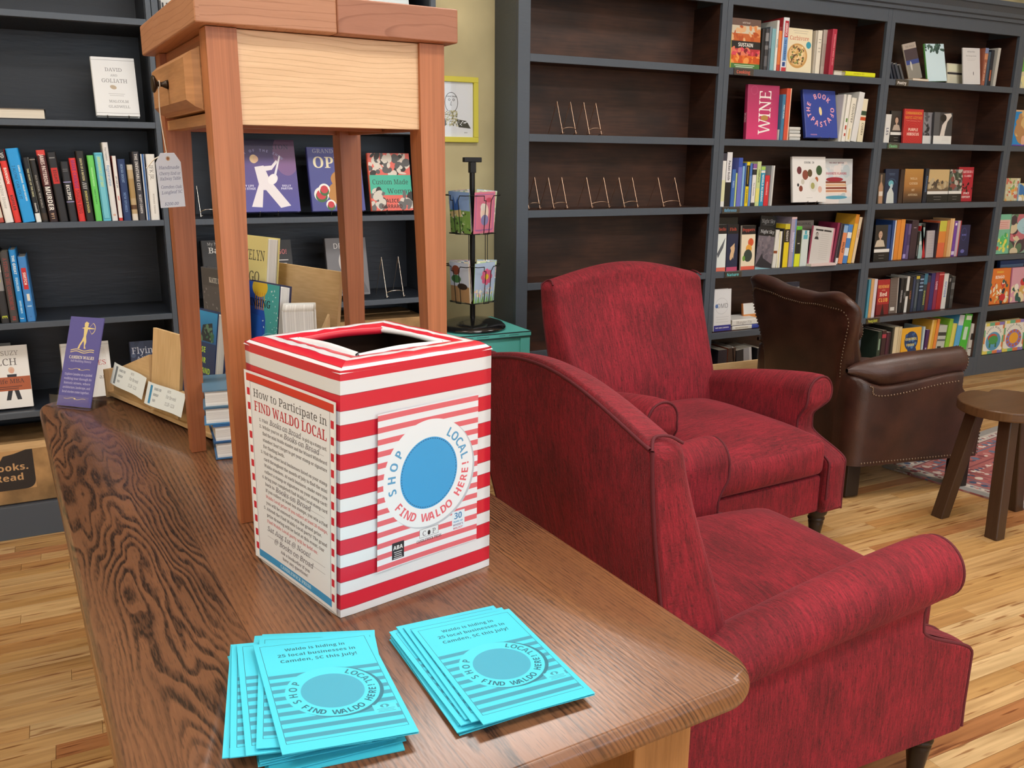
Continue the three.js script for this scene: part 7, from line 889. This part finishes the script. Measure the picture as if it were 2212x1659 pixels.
// ---------------------------------------------------------------- upholstery
// a profile in (x, y), counter-clockwise, swept along z from back to front; zf(x, y) gives the front of each point; the front edge is rounded
function swept(profile, zb, zf, bevel, cuts = 8) {
  const n = profile.length, cx = profile.reduce((s, p) => s + p[0], 0) / n, cy = profile.reduce((s, p) => s + p[1], 0) / n;
  // inward normals of the outline
  const nrm = profile.map((p, i) => { const a = profile[(i + n - 1) % n], b = profile[(i + 1) % n], dx = b[0] - a[0], dy = b[1] - a[1], l = Math.hypot(dx, dy) || 1; return [-dy / l, dx / l]; });
  const arc = [0]; for (let i = 1; i <= n; i++) arc.push(arc[i - 1] + Math.hypot(profile[i % n][0] - profile[i - 1][0], profile[i % n][1] - profile[i - 1][1]));
  const st = []; for (let k = 0; k <= cuts; k++) st.push([k / cuts, 0]); for (let k = 1; k <= 4; k++) { const a = (k / 4) * Math.PI / 2; st.push([1, a]); }
  const P = (s, i) => { const [f, a] = st[s], p = profile[i % n], q = nrm[i % n], e = zf(p[0], p[1]), ins = bevel * (1 - Math.cos(a)); return [p[0] + q[0] * ins, p[1] + q[1] * ins, lerp(zb, e - bevel, f) + bevel * Math.sin(a)]; };
  const g = grid(n, st.length - 1, (i, s) => P(s, i), (i, s) => [lerp(zb, zf(...profile[i % n]), st[s][0]) + st[s][1] * 0.01, arc[i]]);
  const last = st.length - 1, front = profile.map((_, i) => P(last, i)), tri = THREE.ShapeUtils.triangulateShape(front.map((p) => new THREE.Vector2(p[0], p[1])), []);
  const pos = [], uv = [];
  // front cap: level by level across the outline, slightly pillowed
  const ys = front.map((p) => p[1]), y0 = Math.min(...ys) + 1e-4, y1 = Math.max(...ys) - 1e-4, NL = 40, NX = 6;
  const span = (y) => { let a = 1e9, b = -1e9; for (let i = 0; i < n; i++) { const p = front[i], q = front[(i + 1) % n]; if ((p[1] - y) * (q[1] - y) <= 0 && p[1] !== q[1]) { const x = lerp(p[0], q[0], (y - p[1]) / (q[1] - p[1])); a = Math.min(a, x); b = Math.max(b, x); } } return [a, b]; };
  const cap = grid(NX, NL, (i, j) => { const y = lerp(y0, y1, 0.5 - 0.5 * Math.cos(Math.PI * j / NL)), [xa, xb] = span(y), x = lerp(xa, xb, i / NX), u = i / NX * 2 - 1; return [x, y, zf(x, y) + 0.005 * (1 - u * u) * Math.min(1, (y1 - y) / 0.03)]; }, (i, j) => [lerp(0, 0.1, i / NX), lerp(y0, y1, j / NL)]);
  const back = profile.map((_, i) => P(0, i)); for (const t of tri) for (const i of [t[0], t[2], t[1]]) { pos.push(...back[i]); uv.push(back[i][0], back[i][1]); }
  const c = new THREE.BufferGeometry(); c.setAttribute('position', new THREE.Float32BufferAttribute(pos, 3)); c.setAttribute('uv', new THREE.Float32BufferAttribute(uv, 2)); if (pos.length) c.computeVertexNormals();
  { const nz = cap.attributes.normal; if (nz.getZ(Math.floor(nz.count / 2)) < 0) { const x = cap.index.array; for (let i = 0; i < x.length; i += 3) { const t = x[i + 1]; x[i + 1] = x[i + 2]; x[i + 2] = t; } cap.computeVertexNormals(); } }
  const rim = profile.map((_, i) => { const p = P(last - 2, i); return V(p[0], p[1], p[2] + 0.0015); });
  return { g: merge([fixWinding(g, cx, cy), cap, c]), rim };
}
function fixWinding(g) { // make sure the side faces outward
  g = g.index ? g.toNonIndexed() : g; const p = g.attributes.position; let s = 0; const A = V(0, 0, 0), B = V(0, 0, 0), C = V(0, 0, 0), c = new THREE.Box3().setFromBufferAttribute(p).getCenter(V(0, 0, 0));
  for (let i = 0; i < p.count; i += 3) { A.fromBufferAttribute(p, i); B.fromBufferAttribute(p, i + 1); C.fromBufferAttribute(p, i + 2); const n = B.clone().sub(A).cross(C.clone().sub(A)); s += n.dot(A.clone().add(B).add(C).multiplyScalar(1 / 3).sub(c)); }
  if (s < 0) for (const k of Object.keys(g.attributes)) { const a = g.attributes[k], z = a.itemSize, q = a.array; for (let i = 0; i < a.count; i += 3) for (let j = 0; j < z; j++) { const t = q[(i + 1) * z + j]; q[(i + 1) * z + j] = q[(i + 2) * z + j]; q[(i + 2) * z + j] = t; } if (k === 'normal') for (let i = 0; i < q.length; i++) q[i] = -q[i]; }
  return g;
}
// a padded slab: half width w(y), front and rear faces zF(x,y), zR(x,y), top line yT(x); rounded all round
function slab({ w, y0, yT, zF, zR, r, rr = r, mid = 0.5, nu = 44, nv = 26 }) {
  const face = (side) => (i, j) => {
    const u = -1 + 2 * i / nu, us = Math.sin(u * Math.PI / 2), v = Math.sin((j / nv) * Math.PI / 2);
    let x0 = us * w(lerp(y0, yT(us * w(1)), v)), top = yT(x0), y = lerp(y0, top, v), hw = w(y); const x = us * hw;
    const ex = clamp((Math.abs(x) - (hw - r)) / r), ey = clamp((y - (top - r)) / r), d = Math.min(1, Math.hypot(ex, ey)), k = 1 - Math.sqrt(Math.max(0, 1 - d * d));
    // round the corner where both edges meet
    let X = x, Y = y; if (ex > 0 && ey > 0) { const l = Math.hypot(ex, ey); if (l > 1) { X = Math.sign(x) * (hw - r + r * ex / l); Y = top - r + r * ey / l; } }
    const a = zF(X, Y), b = zR(X, Y), m = lerp(b, a, mid); if (side > 0) return [X, Y, lerp(a, m, k)];
    const e2 = clamp((Math.abs(X) - (hw - rr)) / rr), f2 = clamp((Y - (top - rr)) / rr), d2 = Math.min(1, Math.max(e2, f2, d >= 0.9999 ? 1 : 0)); return [X, Y, lerp(b, m, 1 - Math.sqrt(Math.max(0, 1 - d2 * d2)))];
  };
  const f = grid(nu, nv, face(1), (i, j) => [(-1 + 2 * i / nu) * 0.4, j / nv * 0.8]), b = grid(nu, nv, face(-1), (i, j) => [(-1 + 2 * i / nu) * 0.4 + 0.3, j / nv * 0.8 + 0.2]);
  const flip = (g) => { const x = g.index.array; for (let i = 0; i < x.length; i += 3) { const t = x[i + 1]; x[i + 1] = x[i + 2]; x[i + 2] = t; } g.computeVertexNormals(); return g; };
  // smooth across the shared rim
  const q = merge([f, flip(b)]); const uv = q.attributes.uv.array; q.deleteAttribute('normal'); const keep = q.clone(); const t = mergeVertices((() => { const z = keep.clone(); z.deleteAttribute('uv'); return z; })(), 1e-4); t.computeVertexNormals();
  const N = t.toNonIndexed().attributes.normal; q.setAttribute('normal', N); return q;
}
function cushion(wx, z0, z1, y0, y1, crown, r, zTuck = 0) {    // a stuffed box with soft edges
  const g = new THREE.BoxGeometry(2, 2, 2, 28, 10, 28), p = g.attributes.position, n = new THREE.BufferAttribute(new Float32Array(p.count * 3), 3);
  for (let i = 0; i < p.count; i++) {
    const v = V(p.getX(i), p.getY(i), p.getZ(i)), h = V(wx, (y1 - y0) / 2, (z1 - z0) / 2), q = V(v.x * h.x, v.y * h.y, v.z * h.z), c = V(clamp(q.x, -h.x + r, h.x - r), clamp(q.y, -h.y + r, h.y - r), clamp(q.z, -h.z + r, h.z - r)), d = q.clone().sub(c);
    if (d.length() > 1e-6) q.copy(c).addScaledVector(d.clone().normalize(), r);
    const puff = (1 - v.x ** 4) * (1 - v.z ** 4); if (v.y > 0) q.y += crown * puff * (0.6 + 0.4 * v.y); q.z += 0.02 * v.z * (1 - v.y * v.y) * (1 - v.x ** 2) * (v.z > 0 ? 1 : 0);
    p.setXYZ(i, q.x, q.y + (y0 + y1) / 2, q.z + (z0 + z1) / 2);
  }
  g.deleteAttribute('uv'); g.deleteAttribute('normal'); const m = mergeVertices(g, 1e-5); m.computeVertexNormals(); return boxUV(m, 2);
}
const turnedLeg = (h) => new THREE.LatheGeometry([[0, 0], [0.016, 0], [0.017, 0.004], [0.019, 0.03], [0.026, h * 0.52], [0.028, h * 0.60], [0.024, h * 0.63], [0.030, h * 0.66], [0.031, h * 0.70], [0.026, h * 0.74], [0.036, h * 0.82], [0.039, h * 0.90], [0.037, h], [0, h]].map(([r, y]) => new THREE.Vector2(r, y)), 24);

// ---------------------------------------------------------------- red chenille armchairs
function redChair(label) {
  const t = thing('armchair', label, 'armchair', [0, 0, 0], 'red velvet armchairs');
  const armProfile = () => { // outer side at +x
    const c = [0.369, 0.560], r = 0.068, pts = [[0.392, 0.146], [0.393, 0.20], [0.393, 0.26]]; for (let y = 0.30; y < 0.455; y += 0.012) pts.push([0.393 - 0.007 * smooth(0.36, 0.46, y), y]); pts.push([0.385, 0.465], [0.385, 0.478]);
    for (let k = 0; k <= 20; k++) { const a = -0.95 + (k / 20) * (Math.PI + 0.95 + 0.12); pts.push([c[0] + r * Math.cos(a), c[1] + r * Math.sin(a)]); }
    pts.push([0.299, 0.52], [0.298, 0.49]); for (let y = 0.46; y > 0.3; y -= 0.012) pts.push([0.297, y]); pts.push([0.297, 0.27], [0.297, 0.2], [0.297, 0.146]); return pts;
  };
  const zf = (x, y) => (y > 0.45 ? lerp(0.270, 0.304, smooth(0.46, 0.53, y)) : lerp(0.430, 0.270, smooth(0.335, 0.425, y)));
  const drop = (y, z) => { const q = clamp((0.26 - z) / 0.5, 0, 1.4); return smooth(0.40, 0.50, y) * (0.056 * q + 0.038 * q * q * (y - 0.49) / 0.14); };
  for (const s of [1, -1]) {
    const { g, rim } = swept(armProfile(), -0.37, zf, 0.02, 14); { const p = g.attributes.position; for (let i = 0; i < p.count; i++) p.setY(i, p.getY(i) - drop(p.getY(i), p.getZ(i))); } if (s < 0) { g.scale(-1, 1, 1); fixScale(g); }
    const a = part('arm', g, M.velvet, t); const line = rim.map((v) => V(v.x * s, v.y - drop(v.y, v.z), v.z));
    part('piping', tube(line.slice(0, -1), 0.0042, 120, 6), M.welt, a);
  }
  const hump = (x) => 0.922 + 0.064 * Math.pow(Math.cos(clamp(Math.abs(x) / 0.40) * Math.PI / 2), 1.15);
  const bk = part('back', slab({ w: (y) => 0.352 + 0.030 * smooth(0.3, 0.92, y), y0: 0.15, yT: hump, r: 0.030, rr: 0.012, mid: 0.12, zF: (x, y) => -0.175 - 0.195 * smooth(0.30, 0.98, y) + 0.03 * Math.cos(clamp(Math.abs(x) / 0.4) * Math.PI / 2) * smooth(0.4, 0.6, y) * (1 - smooth(0.75, 1.0, y)), zR: (x, y) => -0.335 - 0.108 * smooth(0.2, 0.95, y) }), M.velvet, t);
  const seam = []; for (let i = 0; i <= 40; i++) { const x = lerp(-0.376, 0.376, i / 40); seam.push(V(x, hump(x) - 0.010, -0.335 - 0.108 * smooth(0.2, 0.95, hump(x)) + 0.001)); }
  const side = (s) => { const o = []; for (let i = 0; i <= 12; i++) { const y = lerp(0.2, hump(0.376) - 0.012, i / 12); o.push(V(s * (0.352 + 0.030 * smooth(0.3, 0.92, y) - 0.003), y, -0.335 - 0.108 * smooth(0.2, 0.95, y) + 0.003)); } return o; };
  part('piping', merge([tube(seam, 0.0038, 60, 6), tube(side(1), 0.0036, 24, 6), tube(side(-1), 0.0036, 24, 6), ...[1, -1].map((q) => tube([V(q * 0.379, hump(0.376) - 0.012, -0.44), V(q * 0.362, hump(0.36) + 0.0015, -0.425), V(q * 0.362, hump(0.36) + 0.0005, -0.395), V(q * 0.37, hump(0.36) - 0.012, -0.372)], 0.003, 14, 6))]), M.welt, bk);
  part('seat_cushion', cushion(0.292, -0.225, 0.425, 0.292, 0.432, 0.045, 0.035), M.velvet, t);
  part('front_rail', bx(-0.295, 0.295, 0.146, 0.288, -0.25, 0.405, 0.012), M.velvet, t);
  for (const [x, z] of [[0.335, 0.365], [-0.335, 0.365], [0.315, -0.345], [-0.315, -0.345]]) part('leg', turnedLeg(0.150).translate(x, 0.0006, z), M.darkLeg, t);
  return t;
}
function fixScale(g) { for (const k of Object.keys(g.attributes)) { const a = g.attributes[k], z = a.itemSize, q = a.array; for (let i = 0; i < a.count; i += 3) for (let j = 0; j < z; j++) { const v = q[(i + 1) * z + j]; q[(i + 1) * z + j] = q[(i + 2) * z + j]; q[(i + 2) * z + j] = v; } } }
const farRed = redChair('red velvet armchair facing the room, beside the leather armchair');
farRed.position.set(2.02, 0, -2.52); farRed.rotation.y = 3.2 * Math.PI / 180;
const nearRed = copyOf(farRed, 'red velvet armchair with its back against the oak display table');
nearRed.position.set(1.267, 0, -1.467); nearRed.rotation.y = 88.4 * Math.PI / 180;

// ---------------------------------------------------------------- brown leather armchair
{
  const t = thing('armchair', 'brown leather armchair with brass nailhead trim, seen from behind', 'armchair', [0, 0, 0]);
  const W2 = 0.40, nails = [], nail = (p, n) => nails.push([p, n]);
  // outer shell: U-shaped in plan with rounded rear corners, from hem to arm height; the front posts reach further forward
  const topY = (z) => 0.537 - 0.045 * smooth(-0.02, 0.13, z) + 0.042 * smooth(0.13, 0.52, z);
  const plan = []; const rc = 0.075, th = 0.10, zB = 0.0, zP = 0.648; plan.push([W2, zP]); for (let z = 0.6; z > zB + rc + 0.01; z -= 0.05) plan.push([W2, z]); for (let i = 0; i <= 8; i++) { const a = i / 8 * Math.PI / 2; plan.push([W2 - rc + rc * Math.cos(a), zB + rc - rc * Math.sin(a)]); } for (let x = 0.3; x > -0.31; x -= 0.05) plan.push([x, zB]); for (let i = 0; i <= 8; i++) { const a = Math.PI / 2 + i / 8 * Math.PI / 2; plan.push([-W2 + rc + rc * Math.cos(a), zB + rc - rc * Math.sin(a)]); } for (let z = zB + rc + 0.05; z < 0.62; z += 0.05) plan.push([-W2, z]); plan.push([-W2, zP]);
  const inner = ([x, z]) => [clamp(x, -W2 + th, W2 - th), Math.max(z, zB + th)], front = (z, y) => (z > 0.5 ? 0.5 + (z - 0.5) * (1 - 0.85 * smooth(0.36, 0.47, y)) : z);
  const n = plan.length - 1, nv = 14, edge = 0.014, shellF = (i, j) => { const [x, z] = plan[i], yt = topY(z); // up the outside, over the edge, down the inside
    if (j <= nv) { const y = lerp(0.15, yt - edge, j / nv); return [x * (0.985 + 0.015 * smooth(0.15, 0.4, y)), y, front(z, y)]; }
    const [xi, zi] = inner(plan[i]); if (j <= nv + 4) { const a = (j - nv) / 4 * Math.PI / 2; return [lerp(x, xi, 0.14 * (1 - Math.cos(a))), yt - edge + edge * Math.sin(a), front(lerp(z, zi, 0.14 * (1 - Math.cos(a))), yt)]; }
    if (j === nv + 5) return [xi, yt, front(zi, yt)]; return [xi, 0.15, front(zi, 0.15)]; };
  const arc = [0]; for (let i = 1; i <= n; i++) arc.push(arc[i - 1] + Math.hypot(plan[i][0] - plan[i - 1][0], plan[i][1] - plan[i - 1][1]));
  const shell = toCreasedNormals(grid(n, nv + 6, shellF, (i, j) => [arc[i], j * 0.025]), 0.9); part('shell', fixWinding(shell), M.leather, t);
  for (const s of [1, -1]) { // rounded front post faces
    const g = grid(4, 20, (i, j) => { const y = lerp(0.15, 0.498, j / 20), u = i / 4; return [s * lerp(W2 - th, W2 * (0.985 + 0.015 * smooth(0.15, 0.4, y)), u), y, front(zP, y) + 0.012 * Math.sin(Math.PI * u)]; }, (i, j) => [i * 0.025, j * 0.018]); part('front_post', fixWindingZ(g), M.leather, t);
    for (let y = 0.165; y < 0.50; y += 0.0148) nail(V(s * 0.397, y, front(zP, y) + 0.002), V(s * 0.7, 0, 0.7));
    // padded arm roll, thinner where it leaves the back
    const R2 = (q) => 0.064 * Math.sqrt(smooth(-0.03, 0.34, q)) * (1 - 0.1 * smooth(0.5, 1, q)) + 0.0005, C = (q) => [0.344, 0.532 + 0.042 * q + 0.022 * (1 - smooth(0, 0.3, q)), lerp(-0.01, 0.530, q)], m = 26;
    const roll = grid(30, m + 8, (i, j) => { const a = i / 30 * Math.PI * 2, q = Math.min(1, j / m), [cx, cy, cz] = C(q); let r = R2(q), z = cz; if (j > m) { const b = (j - m) / 8 * Math.PI / 2; r *= Math.cos(b) * 0.92 + 0.08 * (j < m + 8 ? 1 : 0); z += 0.016 * Math.sin(b); } return [s * (cx + r * Math.cos(a)), cy + r * Math.sin(a), z]; }, (i, j) => [j * 0.02, i / 30 * 0.4]); part('arm', fixWinding(toCreasedNormals(roll, 1.0)), M.leather, t);
    for (let k = 0; k < 26; k++) { const a = k / 26 * Math.PI * 2, r = R2(1) * 0.96, [cx, cy, cz] = C(1); nail(V(s * (cx + r * Math.cos(a)), cy + r * Math.sin(a), cz + 0.004), V(0, 0, 1)); }
    for (let z = -0.005; z < 0.50; z += 0.0148) nail(V(s * (W2 + 0.0008), topY(z) - 0.040, z + 0.075 * (1 - smooth(-0.01, 0.1, z))), V(s, 0, 0));
    for (let z = 0.07; z < 0.64; z += 0.0148) nail(V(s * (W2 * 0.985 + 0.0012), 0.163, z), V(s, 0, 0));
  }
  const yTop = (x) => 0.846 + 0.026 * smooth(0.10, 0.29, Math.abs(x)) - 0.020 * smooth(0.30, 0.39, Math.abs(x));
  const w = (y) => 0.318 + 0.074 * smooth(0.50, 0.80, y);
  const rear = (x, y) => -0.004 - 0.058 * smooth(0.38, 0.82, y) - 0.030 * smooth(0.79, 0.87, y) + 0.022 * Math.pow(Math.abs(x) / 0.4, 5);
  const R3 = 0.045, front2 = (x, y) => rear(x, y) + 0.115 - 0.055 * smooth(0.22, 0.36, Math.abs(x)) * smooth(0.52, 0.74, y);
  part('back', slab({ w, y0: 0.16, yT: yTop, r: R3, zF: front2, zR: rear, nu: 56, nv: 34 }), M.leather, t);
  // nails frame the outside back panel: up one side, along under the top roll, down the other
  const ins = (y) => w(y) - 0.022, path = []; for (let i = 0; i <= 40; i++) { const y = lerp(0.515, 0.755, i / 40); path.push([ins(y), y]); } for (let i = 1; i <= 12; i++) { const a = i / 12 * Math.PI / 2; path.push([ins(0.755) - 0.05 + 0.05 * Math.cos(a), 0.755 + 0.05 * Math.sin(a)]); } for (let i = 1; i <= 20; i++) { const x = lerp(ins(0.755) - 0.05, 0, i / 20); path.push([x, 0.805 - 0.012 * smooth(0.2, 0.05, x)]); }
  const full = [...path, ...path.slice(0, -1).reverse().map(([x, y]) => [-x, y])]; let acc = 0;
  for (let i = 1; i < full.length; i++) { const [x0, y0] = full[i - 1], [x1, y1] = full[i], l = Math.hypot(x1 - x0, y1 - y0); while (acc <= l) { const x = lerp(x0, x1, acc / l), y = lerp(y0, y1, acc / l), hw = w(y), top = yTop(x), ex = clamp((Math.abs(x) - (hw - R3)) / R3), ey = clamp((y - (top - R3)) / R3), d = Math.min(1, Math.max(ex, ey)), k = 1 - Math.sqrt(1 - d * d); nail(V(x, y, lerp(rear(x, y), (rear(x, y) + front2(x, y)) / 2, k) - 0.0015), V(0, 0, -1)); acc += 0.0148; } acc -= l; }
  for (let x = -0.32; x < 0.33; x += 0.0148) nail(V(x, 0.172, -0.0055), V(0, 0, -1));
  part('seat_cushion', cushion(0.292, 0.10, 0.60, 0.30, 0.445, 0.03, 0.04), M.leather, t); part('front_rail', bx(-0.30, 0.30, 0.15, 0.30, 0.06, 0.585, 0.01), M.leather, t);
  for (const [x, z] of [[0.352, 0.60], [-0.352, 0.60], [0.335, 0.06], [-0.335, 0.06]]) part('leg', bx(x - 0.034, x + 0.034, 0.0088, 0.152, z - 0.032, z + 0.032, 0.004, 1), M.darkLeg, t);
  const ng = nails.map(([p, q0]) => { const s = new THREE.SphereGeometry(0.0050, 6, 4); const q = new THREE.Quaternion().setFromUnitVectors(V(0, 0, 1), q0.clone().normalize()); s.scale(1, 1, 0.55); s.applyQuaternion(q); s.translate(p.x, p.y, p.z); return s; });
  const nm = part('nailhead_trim', merge(ng), M.brass, t); nm.userData.kind = 'stuff';
  // near side plane passes through the hem corners measured on the floor
  const d = V(0.98, 0, 0.199), nn = V(-0.199, 0, 0.98), O = V(2.793, 0, -2.419).addScaledVector(nn, -W2);
  t.position.copy(O); t.rotation.y = Math.atan2(d.x, d.z);
}
function fixWindingZ(g) { if (g.attributes.normal.getZ(Math.floor(g.attributes.normal.count / 2)) < 0) { const x = g.index.array; for (let i = 0; i < x.length; i += 3) { const t = x[i + 1]; x[i + 1] = x[i + 2]; x[i + 2] = t; } g.computeVertexNormals(); } return g; }
renderer.render(scene, camera);
